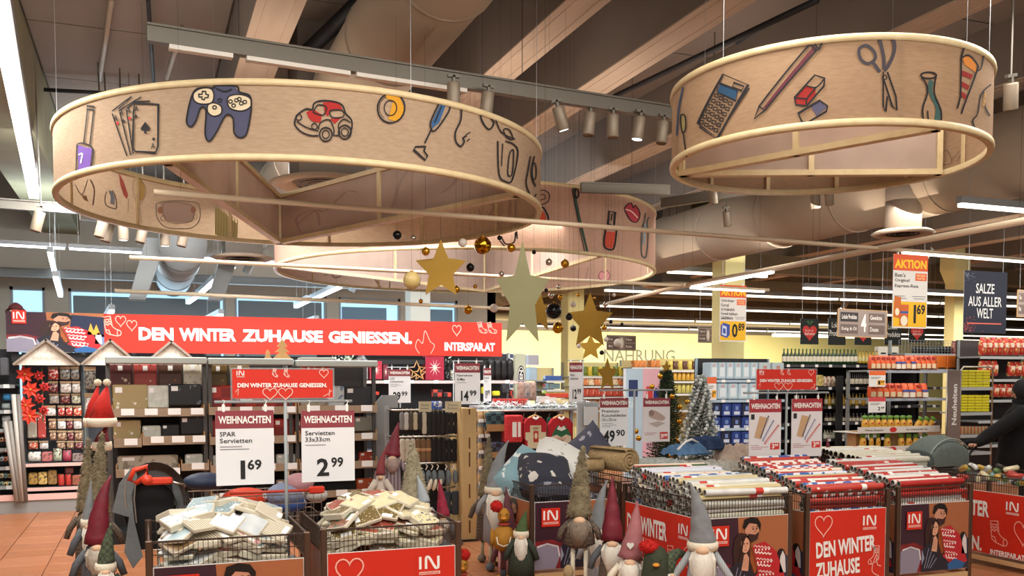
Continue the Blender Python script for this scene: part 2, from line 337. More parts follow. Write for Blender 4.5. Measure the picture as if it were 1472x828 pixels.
m_ceil = mat('#85796e', .9, c2='#746a61', pat='noise', sc=.7, bump=.05, bsc=8)
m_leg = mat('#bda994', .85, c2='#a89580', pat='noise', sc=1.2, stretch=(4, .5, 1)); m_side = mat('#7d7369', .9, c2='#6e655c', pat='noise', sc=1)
m_wall = mat('#efe7a8', .85, c2='#e8de9a', pat='noise', sc=.6); m_pale = mat('#bcb7aa', .85, c2='#aca79a', pat='noise', sc=1)
ceil = struct('ceiling', MB().bx(X0, X1, -3, YB, 5.62, 5.8), m_side)
# concrete slab panels between the ribs (recessed joints)
for x0, x1 in ((-1.1, .9), (1.3, 3.3), (3.65, 4.4), (4.75, 6.3), (6.65, 8.6)):
    for k in range(9):
        y0 = -.8 + 2.0 * k + (.5 if x0 > 1 else .1)
        part('ceiling_panel', MB().bx(x0 + .01, x1 - .01, y0 + .012, y0 + 1.988, 5.56, 5.62), m_ceil, ceil)
ribs = [(.92, 1.3), (3.3, 3.64), (4.41, 4.76), (6.31, 6.66), (8.55, 8.9), (10.8, 11.15), (13.0, 13.35), (15.4, 15.75), (17.8, 18.15), (20.4, 20.75), (23, 23.35), (26, 26.35), (29, 29.35), (32, 32.35)]
for i, (a, b) in enumerate(ribs):
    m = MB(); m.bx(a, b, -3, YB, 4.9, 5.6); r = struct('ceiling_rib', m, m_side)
    g = MB(); g.bx(a - .003, b + .003, -3, YB, 4.885, 4.9); g.bx(a + .07, a + .085, -3, YB, 4.88, 4.886); g.bx(b - .085, b - .07, -3, YB, 4.88, 4.886); part('rib_underside', g, m_leg, r)  # underside finish is lighter than the sides, painting in light from the floor
# left bulkhead and outer walls
struct('trim_bulkhead', MB().bx(-1.75, -1.12, -2, 20, 4.55, 5.62), mat('#8f8a6c', .8, c2='#7d785f', pat='noise', sc=2))
struct('wall_left', MB().bx(X0 - .2, X0, -2, 20.4, 0, 5.8), mat('#6e6b64', .85))
# window wall in the back left corner
wy = 20.0; zs, zt = 1.2, 3.52; mbw = MB()
wins = [(-2.35, -1.75), (-1.35, 1.55), (1.72, 3.6), (3.85, 5.2), (5.35, 6.5)]
xs = X0
for a, b in wins: mbw.bx(xs, a, wy, wy + .25, 0, 5.8); mbw.bx(a, b, wy, wy + .25, 0, zs); mbw.bx(a, b, wy, wy + .25, zt, 5.8); xs = b
mbw.bx(xs, 7.4, wy, wy + .25, 0, 5.8); mbw.bx(7.2, 7.4, wy, YB, 0, 5.8)
struct('wall_back', mbw, m_pale)
m_day = mat('#a9d4ee', 1, emit=1.1); m_blind = mat('#8a979b', .85, trans=.25)
for i, (a, b) in enumerate(wins):
    f = struct('window_%d' % (i + 1), MB().bx(a, b, wy + .02, wy + .1, zs, zs + .06).bx(a, b, wy + .02, wy + .1, zt - .06, zt).bx(a, a + .05, wy + .02, wy + .1, zs, zt).bx(b - .05, b, wy + .02, wy + .1, zs, zt), m_grey)
    part('pane', MB().bx(a, b, wy + .11, wy + .12, zs, zt), m_day, f)
    if i in (1, 2, 3, 4): part('roller_blind', MB().bx(a + .08, b - .1 - .2 * (i == 3), wy + .06, wy + .07, zs, zt - (.13 if i < 3 else .2)), m_blind if i < 3 else mat('#9db3bd', .85, trans=.5), f)
mb = MB(); mb.bx(7.2, X1, YB, YB + .2, 0, 4.1); struct('wall_far', mb, m_wall)
struct('trim_upper_bulkhead', MB().bx(7.2, X1, YB - .4, YB + .2, 4.1, 5.7), m_side)
struct('wall_right', MB().bx(X1, X1 + .2, 2, YB, 0, 5.8), m_wall)
def column(px0, px1, D, top=5.6, m=m_wall, low=None):
    c = EYE + ray((px0 + px1) / 2, 547) * (D / FP); w = (px1 - px0) / FP * D / 1.25
    mb = MB().box((c.x, c.y, top / 2), (w, w, top)); mb.bx(c.x - w * .8, c.x + w * .8, c.y - w * .8, c.y + w * .8, 4.55, 4.9)
    mb.add([(c.x - w / 2, c.y - w / 2, 4.2), (c.x + w / 2, c.y - w / 2, 4.2), (c.x + w / 2, c.y + w / 2, 4.2), (c.x - w / 2, c.y + w / 2, 4.2), (c.x - w * .8, c.y - w * .8, 4.55), (c.x + w * .8, c.y - w * .8, 4.55), (c.x + w * .8, c.y + w * .8, 4.55), (c.x - w * .8, c.y + w * .8, 4.55)], [(0, 1, 5, 4), (1, 2, 6, 5), (2, 3, 7, 6), (3, 0, 4, 7)])
    return struct('column', mb, m)
column(1025, 1066, 17.5); column(807, 838, 22); column(583, 619, 18.5, m=m_pale); column(1358, 1380, 24); column(-14, 16, 19.5, m=m_pale); column(352, 372, 20.5, m=m_pale)
# letters on the far wall
a = Art(); a.text('NAHRUNG', 0, 0, 1, 1, '#66665a', 0, .01)
w0 = aty(868, 520, YB); w1 = aty(970, 503, YB)
lo = a.build('wall_lettering', plane((w0.x, YB - .01, w0.z), (w1.x - w0.x, 0, 0), (0, 0, w1.z - w0.z)), None); tag(lo, 'large grey capital letters across the pale yellow far wall', 'lettering')

for yb_, zb_ in ((19.8, 4.45), (25.0, 4.3), (30.0, 4.4), (35.5, 4.2)): struct('ceiling_beam', MB().bx(7.4, X1, yb_, yb_ + .45, zb_, 4.9), mat('#77694f', .9, c2='#685b45', pat='noise', sc=1))
# ---------------------------------------------------------------- ducts
m_duct = mat('#a3927e', .85, c2='#94846f', pat='noise', sc=1); m_ductc = mat('#8c8f8e', .7)
def duct(x, z, r, y0, y1, label, m=m_duct, seam=1.6):
    t = thing('air_duct', label, 'duct', (x, y0, z))
    part('duct_pipe', MB().tube([(0, 0, 0), (0, y1 - y0, 0)], r, 28), m, t)
    k = seam * .4
    while k < y1 - y0: part('seam_band', MB().tube([(0, k, 0), (0, k + .03, 0)], r + .012, 28), m, t); k += seam
    k = 1.0
    while k < y1 - y0: wires(t, [(-.05, k), (.1, k)], 0, 5.56 - z, .006, 'hanger'); k += 3.1
    return t
duct(2.05, 4.72, .40, -.5, 19.8, 'wide beige round ventilation duct above the largest fabric ring')
duct(8.9, 4.22, .48, 1.5, 24, 'long brown round duct behind the small round fabric ring')
duct(.55, 3.75, .34, 14.6, 19.9, 'grey round duct near the blue lit windows', m_ductc)
def drop(x, y, z0, z1, r, label, sq=False):
    t = thing('air_outlet', label, 'vent', (x, y, z0))
    b = MB(); b.box((0, 0, (z1 - z0) / 2), (r * 2, r * 2, z1 - z0)) if sq else b.lathe([(r, 0), (r, z1 - z0)], 20); part('shaft', b, m_side if sq else mat('#8b7c6c', .7), t)
    part('flange', MB().lathe([(r * .3, .02), (r * 1.5, .0), (r * 1.75, -.03), (r * 1.5, -.06), (r * 1.1, -.03), (r * 1.05, .01)], 24, caps=False), m_leg, t)
    g = MB()
    for k in (.35, .6, .85): g.lathe([(r * k, -.03), (r * (k + .08), -.045)], 20, caps=False)
    part('outlet_grille', g, m_dark, t)
p = atz(1298, 332, 3.55); drop(p.x, p.y, p.z, 4.2, .21, 'round brown air outlet below the long brown duct')
p = atz(470, 262, 3.95); drop(p.x, p.y, p.z, 5.56, .36, 'dark square shaft with round outlet seen through the largest ring', True)
p = atz(349, 368, 3.7); drop(p.x, p.y, p.z, 5.56, .28, 'dark shaft with round outlet hanging over the winter banner', True)
p = atz(960, 408, 3.75); drop(p.x, p.y, p.z, 5.6, .33, 'pale round outlet flange beyond the pink fabric ring', True)
for (ax, ay, bx_, by_, z, r, lb) in ((160, 0, 143, 115, 5.45, .03, 'pale vertical-looking conduit nearest the white ceiling lamp'), (213, 0, 221, 120, 5.45, .022, 'thin conduit just left of the grey spotlight track end'), (262, 40, 240, 112, 5.3, .03, 'grey cable pipe rising beside the track end'),
        (45, 128, 210, 137, 5.4, .025, 'brown cable pipe crossing the upper left panels'), (478, 120, 705, 0, 5.2, .03, 'thin dark pipe with clamps along the wide duct'), (1060, 62, 1120, 25, 5.1, .025, 'slim pipe beside the third ceiling rib'), (690, 112, 800, 20, 5.0, .03, 'dark pipe beside the second ceiling rib'),
        (870, 145, 1175, 0, 5.1, .03, 'dark conduit over the row of spotlights'), (440, 76, 520, 0, 5.2, .08, 'thick dark pipe between the duct and the rib')):
    p, q = atz(ax, ay, z), atz(bx_, by_, z); single('ceiling_pipe', MB().tube([p, q], r, 8), mat('#9a8d7e', .5, .2) if r > .028 and 'dark' not in lb else m_dark, lb, 'pipe')
for (px, py, x, lb) in ((30, 405, None, 'grey steel beam crossing in front of the windows'), ):
    p, q = atz(-40, 383, 3.75), atz(560, 424, 3.75)
    t = thing('steel_beam', lb, 'beam', (p.x, p.y, p.z)); L = q.x - p.x
    part('web', MB().bx(0, L, -.01, .01, -.14, .0), m_ductc, t); part('flange', MB().bx(0, L, -.06, .06, -.15, -.13).bx(0, L, -.06, .06, -.01, .01), m_ductc, t)
for (px, ylb, lb) in ((185, 14.8, 'sloping pale concrete strut in front of the blinds'), (300, 15.8, 'pale sloping strut beside the square shaft')):
    p = aty(px, 430, ylb); single('ceiling_strut', MB().prism([(0, 0), (.22, 0), (.55, .9), (.25, .9)], 0, .3), m_ductc, lb, 'beam', (p.x, p.y, p.z))

# ---------------------------------------------------------------- lamps and tracks
m_tube = mat('#fff6e6', .4, emit=3.2); m_tubec = mat('#f2faff', .4, emit=3.4); m_house = mat('#8b8c8c', .45, .3)
def lamp(p, q, w, label, m=m_tube, wire=True, group=None):
    p, q = Vector(p), Vector(q); d = q - p; L = d.length
    t = thing('linear_lamp', label, 'lamp', p, (0, 0, math.atan2(d.y, d.x)), group)
    part('housing', MB().bx(0, L, -w / 2, w / 2, 0, w * .9), m_house, t); part('tube', MB().bx(.02, L - .02, -w * .42, w * .42, -w * .45, 0), m, t)
    if wire: wires(t, [(.15, 0), (L - .15, 0)], w * .8, (5.555 if p.x < 8.4 else 5.62) - p.z, .0025, m=m_steel)
    return t
def plamp(ax, ay, bx_, by_, z, w, label, m=m_tube, **k):
    while max(atz(ax, ay, z).y, atz(bx_, by_, z).y) > 19.3: z -= .05
    return lamp(atz(ax, ay, z), atz(bx_, by_, z), w, label, m, **k)
p, q = atz(3, 30, 4.0), atz(49, 279, 4.0); d = (q - p).normalized(); lamp(p - d * 1.6, q, .13, 'bright white ceiling lamp running down the upper left corner', mat('#ffffff', .4, emit=5))
cl = [(72, 362, 78, 388, 'cool white lamp hanging steeply above the fireside poster, upper segment'), (80, 397, 87, 424, 'cool white lamp hanging steeply above the fireside poster, lower segment'), (335, 382, 314, 400, 'slanting cool white lamp left of the pink ring, top segment'), (310, 401, 284, 424, 'slanting cool white lamp left of the pink ring, middle segment'),
      (281, 426, 270, 434, 'slanting cool white lamp left of the pink ring, low segment'), (489, 411, 448, 430, 'slanting white lamp below the rim of the pink ring'), (443, 431, 425, 440, 'short white lamp segment below the pink ring'), (532, 396, 506, 407, 'short white lamp seen through the pink ring'),
      (161, 445, 152, 459, 'short pendant lamp over the left end of the banner'), (318, 451, 297, 461, 'short pendant lamp over the word WINTER'), (455, 460, 434, 467, 'short pendant lamp over the word GENIESSEN')]
for ax, ay, bx_, by_, lb in cl: plamp(ax, ay, bx_, by_, 3.75 if ay < 440 else 3.3, .09, lb, m_tubec)
for i, (a_, ay, b_, by_) in enumerate(((-60, 347, 95, 356), (98, 356, 213, 363), (234, 366, 325, 372), (371, 374, 430, 378))): plamp(a_, ay, b_, by_, 3.9, .07, ['long cool lamp at the far left of the upper row', 'cool lamp over the left house gable in the upper row', 'cool lamp in the upper row left of the square shaft', 'cool lamp in the upper row touching the pink ring'][i], m_tubec)
rows = [(17.9, 955, 1103, 391, 'nearest'), (18.2, 1150, 1480, 406, 'near'), (22.6, 866, 1480, 421, 'second'), (26.8, 860, 1480, 443, 'third'), (31.0, 850, 1480, 461, 'fourth'), (35.0, 740, 1480, 473, 'fifth'), (38.6, 1108, 1480, 480, 'farthest')]
for ri, (yy, pa, pb, py, nm) in enumerate(rows):
    yw = atz(1000, py, 3.8).y; xa, xb = xat(pa, yw), xat(pb, yw); n = max(1, round((xb - xa) / 3.6)); st = (xb - xa) / n
    for k in range(n): lamp((xa + st * k + .04, yw, 3.8), (xa + st * (k + 1) - .04, yw, 3.8), .10, 'white lamp, %s in the %s long lamp row over the food aisles' % ((ORD[k]), nm), mat('#fff3dc', .4, emit=3.0))
p = atz(1378, 292, 3.6); lamp((p.x, p.y, 3.6), (p.x + 2.2, p.y, 3.6), .08, 'bright lamp at the right edge above the spice sign')
# spotlight tracks
m_track = mat('#6f6a60', .45, .4); m_spot = mat('#8d7f6d', .45, .2)
def track(ax, ay, bx_, by_, z, label, lit=()):
    p, q = atz(ax, ay, z), atz(bx_, by_, z); d = q - p; L = d.length
    t = thing('light_track', label, 'track', p, (0, 0, math.atan2(d.y, d.x)))
    part('rail', MB().bx(0, L, -.035, .035, 0, .11).bx(0, L, -.05, .05, .1, .115), m_track, t); k = .6
    while k < L: wires(t, [(k, 0)], .1, 5.6 - z, .003); k += 2.2
    for (f0, f1) in lit: part('diffuser', MB().bx(L * f0, L * f1, -.03, .03, -.03, 0), mat('#e6e0d6', .5), t)
    return t
def spot(px, py, z, rx, ry, label, on=False, s=1.0, m=None, rod=False):
    p = atz(px, py, z); t = thing('spotlight', label, 'spotlight', p, (rx, ry, 0)); t.scale = (s,) * 3
    part('lamp_body', MB().lathe([(.0, .09), (.048, .09), (.05, .08), (.05, -.09), (.044, -.1), (.044, -.09), (.0, -.085)], 14), m or m_spot, t)
    part('bracket', MB().box((0, 0, .115), (.02, .03, .06)).bx(-.045, .045, -.015, .015, .13, .15), m_track, t)
    if on: part('glowing_lens', MB().lathe([(0, -.088), (.042, -.096)], 14), mat('#fffaf0', .3, emit=7), t)
    if rod: q = Euler((rx, ry, 0)).to_matrix().inverted() @ Vector((0, 0, 5.6 - p.z)); part('ceiling_rod', MB().tube([(0, 0, .13), q / s], .008, 5), m_track, t)
track(211, 60, 1015, 180, 4.0, 'long grey spotlight track crossing in front of the largest ring', ((.03, .12), (.14, .3), (.31, .5)))
for i, (px, py, on, ry) in enumerate(((700, 150, 0, .1), (652, 137, 0, 0), (806, 170, 1, -.3), (847, 178, 0, .1), (881, 181, 0, 0), (918, 184, 1, .15), (952, 190, 0, .1))):
    spot(px, py, 3.87, .0, ry, ['spotlight half hidden by the vacuum cleaner drawing', 'spotlight just above the blue vacuum cleaner drawing', 'lit spotlight tilted left, first in the row of five', 'dull spotlight, second in the row of five', 'dull spotlight, middle of the row of five', 'lit spotlight, fourth in the row of five', 'dull spotlight touching the small ring, last of five'][i], bool(on))
track(-40, 297, 260, 318, 3.75, 'brown spotlight track behind the left side of the largest ring'); track(115, 316, 225, 326, 3.7, 'short dark track piece behind the largest ring')
for i, (px, py, on, ry) in enumerate(((54, 318, 0, .25), (146, 327, 0, .25), (155, 334, 0, .25), (177, 331, 1, 0), (204, 335, 0, .2), (237, 340, 1, 0), (263, 341, 0, .2))):
    spot(px, py, 3.6, .0, ry, 'spotlight ' + ['alone at far left below the brown track', 'first of the cluster left of the ring', 'tilted, second of the cluster left of the ring', 'lit and upright under the ring edge', 'brown under the ring edge, after the lit one', 'lit and nearly hidden by the ring edge', 'almost hidden behind the ring edge'][i], bool(on), 1.25, rod=True)
track(835, 277, 962, 281, 3.9, 'short track piece behind the top edge of the pink ring'); track(952, 299, 1160, 268, 3.9, 'grey track running behind the small ring')
for i, (px, py, on, s) in enumerate(((1045, 314, 1, 1), (1025, 280, 0, 1), (1172, 286, 0, 1.1), (1192, 282, 0, 1), (1453, 138, 1, 1.0), (1215, 437, 1, 1.6), (1371, 443, 1, 1.6), (1334, 366, 1, .8))):
    spot(px, py, 3.8, .2, -.25 if i < 5 else .5, 'spotlight ' + ['lit on the beam right of the pink ring', 'small near the left rim of the small ring', 'grey seen below the small ring', 'grey seen just right of its twin below the small ring', 'lit at the right edge of the picture', 'white beside the number 4 aisle sign', 'white between the rice sign and the spice sign', 'dazzling above the left corner of the spice sign'][i], bool(on), s, rod=True)
for i, (px, py) in enumerate(((84, 412), (318, 412), (284, 435), (224, 373), (447, 441), (509, 410), (358, 382))): spot(px, py, 3.6, .3, .4, 'cool grey spotlight ' + ['on the steep left lamp', 'on the top of the slanting lamp', 'on the foot of the slanting lamp', 'in the gap of the upper lamp row', 'under the pink ring, low', 'beside the lamp seen through the pink ring', 'white, below the round outlet'][i], False, 1.3, mat('#a8b8bd', .4, .1), True)
for i, (px, py) in enumerate(((612, 445), (640, 447), (660, 445), (672, 444), (685, 443), (596, 456))): spot(px, py, 3.6, .2, -.2, 'blue grey spotlight, %s in the cluster under the pink ring' % ORD[i], False, 1.3, mat('#7f97a5', .4, .1), True)
# ================================================================ FABRIC RINGS
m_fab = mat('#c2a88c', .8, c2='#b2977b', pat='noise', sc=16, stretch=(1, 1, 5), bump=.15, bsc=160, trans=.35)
INK = '#1d1a1c'
def ring(cx, cy, R, z0, H, label, pf=None):
    t = thing('ring_pendant', label, 'hanging decoration', (cx, cy, z0)); n = 96
    def shell(r, zz0, zz1, flip=False):
        vs = []; 
        for i in range(n): g = 2 * PI * i / n; vs += [(r * math.cos(g), r * math.sin(g), zz0), (r * math.cos(g), r * math.sin(g), zz1)]
        return vs, [(2 * i, 2 * ((i + 1) % n), 2 * ((i + 1) % n) + 1, 2 * i + 1) for i in range(n)]
    mb = MB(); mb.add(*shell(R, .02, H - .02), smooth=True); part('fabric_band', mb, pf or m_fab, t)
    for zz in (0.02, H - .02):
        prof = [(R - .03, zz - .02), (R + .012, zz - .02), (R + .016, zz), (R + .012, zz + .02), (R - .03, zz + .02), (R - .03, zz - .02)]
        part('rim_hoop', MB().lathe(prof, n, caps=False), m_hoop, t)
    wires(t, [(R * math.cos(g), R * math.sin(g)) for g in (.4, 1.9, 3.4, 4.9, 5.7)], H - .01, 5.6 - z0, .0016, m=m_steel)
    for k in range(12): g = k * PI / 6 + .26; part('inner_batten', MB().box((0, 0, H / 2), (.012, .03, H - .04), Matrix.Rotation(g, 4, 'Z') @ Matrix.Translation((R - .02, 0, 0))), m_hoop, t)
    return t
def panel(t, R, H, a0, a1, ctr, ins=0, art=None):       # fabric wall across a ring, between two points on its inside
    (ax, ay), (bx_, by_) = a0, a1; ax -= ctr[0]; ay -= ctr[1]; bx_ -= ctr[0]; by_ -= ctr[1]; L = math.hypot(bx_ - ax, by_ - ay)
    X = Matrix.Translation((ax, ay, 0)) @ Matrix.Rotation(math.atan2(by_ - ay, bx_ - ax), 4, 'Z')
    w = part('cross_panel', MB().bx(0.01, L - .01, -.006, .006, .03, H - .03, X), mat('#d2bcac', .85, c2='#c4ad9c', pat='noise', sc=4, trans=.45), t)
    f = MB().bx(0, L, -.035, .035, 0, .04, X).bx(0, L, -.03, .03, H - .05, H - .01, X).bx(0, .04, -.03, .03, 0, H, X).bx(L - .04, L, -.03, .03, 0, H, X).bx(L / 2 - .02, L / 2 + .02, -.025, .025, 0, H, X)
    part('panel_frame', f, m_hoop, w)
    if art: art.build('faded_drawing', lambda u, v, l: X @ Vector((u * L, -.009 - .0004 * l, v * H)), w)
    return w
def drumuv(cx, cy, R, z0, back=False):      # a point of the photograph -> (arc length, height) on the near or far side of the ring
    def f(px, py):
        r = ray(px, py); a = r.x ** 2 + r.y ** 2; b = -2 * (r.x * cx + r.y * cy); c = cx * cx + cy * cy - R * R; D = max(b * b - 4 * a * c, 0)
        s = (-b + (1 if back else -1) * math.sqrt(D)) / (2 * a); p = EYE + r * s
        return (math.atan2(p.y - cy, p.x - cx) * R, p.z - z0)
    return f
def drummap(R, sg=1):
    return lambda u, v, l: Vector(((R + sg * (.004 + .0015 * l)) * math.cos(u / R), (R + sg * (.004 + .0015 * l)) * math.sin(u / R), v))
def off(ox, oy, s): return lambda P: [(ox + x / s, oy + y / s) for x, y in P]
R1 = (1.32, 8.07, 1.94, 3.15, .51); R2 = (4.45, 5.41, 1.05, 3.25, .53); R3 = (4.3, 12.81, 2.66, 3.25, .81)
ring1 = ring(*R1, 'largest round fabric ring with playing cards, game controller and toy car drawings')
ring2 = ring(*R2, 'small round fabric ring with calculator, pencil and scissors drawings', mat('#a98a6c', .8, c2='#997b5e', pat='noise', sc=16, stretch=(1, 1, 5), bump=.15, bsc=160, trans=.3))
ring3 = ring(*R3, 'pinkish round fabric ring behind, with toothbrush, lips and nail polish drawings', mat('#bf9c86', .8, c2='#b28e79', pat='noise', sc=16, stretch=(1, 1, 5), bump=.15, bsc=160, trans=.3))
# --- outside drawings of the largest ring
a = Art(drumuv(*R1[:4])); k = off(0, 0, 2.936); LW = 1.8
def st(a, P, c=INK, w=None, closed=False, sm=True, lay=3): a.line(cr(P, 4, closed) if sm else P, w or LW, c, lay, closed)
# paint brush
a.poly(k([(330, 612), (350, 618), (392, 628), (380, 730), (350, 735), (322, 752), (335, 700)]), '#6b4a98', 1); st(a, k([(372, 448), (402, 450), (398, 463), (372, 462)]), closed=True, sm=False)
st(a, k([(374, 464), (358, 606)])); st(a, k([(400, 464), (384, 612)])); st(a, k([(332, 608), (360, 606), (398, 632), (388, 720)])); st(a, k([(330, 610), (325, 745)])); st(a, k([(336, 655), (352, 650), (345, 690)]), WHITE)
# four aces
for pts in ([(478, 470), (560, 408), (505, 460)], [(505, 470), (600, 410)], [(540, 458), (575, 430), (636, 428)]): st(a, k(pts), sm=False)
for x0, y0, x1, y1 in ((478, 480, 540, 660), (510, 475, 555, 655), (537, 462, 566, 650)): st(a, k([(x0, y0), (x1, y1)]), sm=False)
st(a, k([(572, 437), (672, 442), (670, 620), (660, 646), (575, 640), (564, 625), (568, 470)]), closed=True, w=2.3, sm=False)
def spade(a, cx, cy, s, c=INK): a.poly([(cx, cy - s), (cx + s * .8, cy + s * .1), (cx + s * .6, cy + s * .55), (cx + s * .1, cy + s * .4), (cx + s * .25, cy + s), (cx - s * .25, cy + s), (cx - s * .1, cy + s * .4), (cx - s * .6, cy + s * .55), (cx - s * .8, cy + s * .1)], c, 3)
q = k([(617, 540)])[0]; spade(a, q[0], q[1], 8.5); q = k([(577, 492)])[0]; spade(a, q[0], q[1], 3); q = k([(652, 588)])[0]; spade(a, q[0], q[1], 3); q = k([(525, 512)])[0]; spade(a, q[0], q[1], 3)
for (x, y) in ((500, 521), (551, 500)): q = k([(x, y)])[0]; a.ell(q[0], q[1], 1.8, 2.4, '#b8302a', 3)
for (x, y) in ((580, 460), (548, 467), (518, 476), (494, 500), (650, 617)): q = k([(x, y)])[0]; a.text('A', q[0] - 3, q[1] + 4, q[0] + 3, q[1] - 4, INK, 4, .01)
# game controller
G = '#45455c'
a.poly(cr(k([(820, 390), (850, 372), (905, 372), (920, 360), (980, 362), (1010, 385), (1055, 405), (1062, 450), (1052, 500), (1040, 560), (1015, 585), (995, 560), (985, 500), (955, 490), (915, 560), (885, 595), (868, 560), (872, 470), (850, 455), (830, 510), (808, 535), (792, 515), (800, 460)]), 3, True), G, 1)
for P in ([(820, 395), (850, 375), (890, 375), (905, 400), (895, 435), (850, 440), (822, 425)], [(965, 412), (1010, 400), (1055, 415), (1060, 450), (1020, 470), (970, 455)], [(880, 445), (905, 435), (935, 450), (935, 480), (905, 492), (880, 475)]): a.poly(cr(k(P), 3, True), '#cdbb9c', 2); st(a, k(P), closed=True)
st(a, k([(820, 390), (850, 372), (905, 372), (912, 362), (1000, 365), (1012, 390), (1055, 405), (1062, 450), (1055, 510), (1040, 570), (1012, 582), (990, 560), (985, 500), (955, 488), (915, 560), (885, 598), (868, 565), (872, 470), (850, 455), (830, 510), (808, 537), (790, 515), (800, 450)]), closed=True, w=2.4)
for (x, y) in ((975, 430), (1000, 425), (1020, 438), (988, 447), (1012, 420), (1035, 432), (930, 425), (908, 455)): q = k([(x, y)])[0]; a.ell(q[0], q[1], 2.6, 2.4, INK, 4, w=1.5)
q = k([(862, 405)])[0]; st(a, [(q[0] - 7, q[1] - 2), (q[0] - 2, q[1] - 2), (q[0] - 2, q[1] - 6), (q[0] + 3, q[1] - 6), (q[0] + 3, q[1] - 2), (q[0] + 7, q[1] - 1), (q[0] + 6, q[1] + 3), (q[0] + 2, q[1] + 3), (q[0] + 1, q[1] + 6), (q[0] - 3, q[1] + 5), (q[0] - 2, q[1] + 2), (q[0] - 7, q[1] + 2)], closed=True, sm=False)
st(a, k([(975, 345), (970, 362)])); st(a, k([(965, 343), (960, 360)])); st(a, k([(915, 375), (950, 388), (980, 378)]), w=2.4)
# toy car
c2 = off(240, 0, 2.944)
a.poly(c2([(600, 500), (590, 475), (620, 465), (655, 485), (650, 520), (615, 515)]), '#9c201c', 1); a.poly(c2([(660, 435), (700, 430), (735, 445), (740, 465), (690, 470), (680, 495), (668, 480)]), '#9c201c', 1); a.poly(c2([(690, 505), (735, 500), (710, 525)]), '#9c201c', 1)
st(a, c2([(545, 500), (560, 480), (590, 462), (615, 465), (622, 440), (650, 428), (700, 430), (740, 445), (755, 480), (780, 510), (780, 550), (765, 585)]), w=2.3)
st(a, c2([(545, 500), (542, 530), (570, 560), (610, 575), (640, 575)]), w=2.3); st(a, c2([(550, 515), (590, 540), (640, 555)])); st(a, c2([(622, 470), (640, 445), (675, 455), (660, 488), (622, 478)]), closed=True); st(a, c2([(690, 470), (740, 468), (745, 495), (700, 498)]), closed=True)
st(a, c2([(640, 550), (650, 520), (685, 508), (705, 545), (705, 575)])); st(a, c2([(705, 575), (730, 570), (725, 530), (750, 505), (775, 520)]))
for x, y, r in ((672, 570, 9), (752, 560, 9)): q = c2([(x, y)])[0]; a.ell(q[0], q[1], r, r * 1.1, INK, 3, w=2.2); a.ell(q[0], q[1], r * .55, r * .65, INK, 3, w=1.6)
for x, y in ((558, 497), (624, 536)): q = c2([(x, y)])[0]; a.ell(q[0], q[1], 4, 4.4, INK, 3, w=1.6)
# coin
a.poly(c2([(920, 400), (950, 393), (985, 415), (1002, 455), (995, 495), (970, 515), (935, 505), (945, 470), (955, 430), (930, 418)]), '#c48a1c', 1); q = c2([(947, 458)])[0]; a.ell(q[0], q[1], 19.5, 21.5, INK, 3, w=2.3, rot=10); a.ell(q[0] - 1, q[1], 9, 11, INK, 3, w=1.5); a.ell(q[0] - 2, q[1], 15, 17, INK, 3, w=.8, a0=120, a1=250)
# vacuum cleaner
a.poly(c2([(1158, 436), (1180, 440), (1150, 520), (1120, 545), (1118, 520)]), '#2f5680', 1)
st(a, c2([(1150, 436), (1112, 522), (1130, 555), (1180, 490), (1195, 452), (1180, 440)]), w=2.2); st(a, c2([(1160, 450), (1130, 520)])); st(a, c2([(1118, 545), (1088, 608)]), w=2.2); st(a, c2([(1088, 620), (1050, 622), (1042, 635), (1092, 680), (1100, 660), (1085, 640), (1092, 620)]), closed=True, w=2.3, sm=False)
st(a, c2([(1243, 455), (1240, 510), (1218, 560), (1220, 600), (1240, 620), (1255, 600), (1250, 585), (1265, 575)]), w=2.5); st(a, c2([(1262, 572), (1280, 560)])); st(a, c2([(1265, 600), (1278, 588)]))
# bag
st(a, c2([(1325, 490), (1340, 530), (1362, 548), (1380, 520), (1360, 495)]), closed=True, w=2.3); st(a, c2([(1385, 500), (1412, 560), (1470, 590)])); k3 = off(640, 0, 2.761)
st(a, k3([(205, 560), (210, 690), (235, 720), (262, 715), (285, 610), (270, 575), (235, 560)]), w=2.2); st(a, k3([(225, 570), (220, 660)]), w=1.5); st(a, k3([(245, 690), (252, 612), (268, 600), (262, 690)]), closed=True); st(a, k3([(228, 515), (250, 515), (265, 545), (262, 555), (240, 545)]), closed=True)
st(a, k3([(335, 620), (325, 680), (318, 730), (340, 785), (358, 770)]), w=2); st(a, k3([(350, 620), (338, 690), (355, 740)]), w=2.2); q = k3([(350, 680)])[0]; a.ell(q[0], q[1], 3, 12, INK, 3, w=1.6)
a.build('printed_drawing', drummap(R1[2]), ring1, .09, rough=.9)
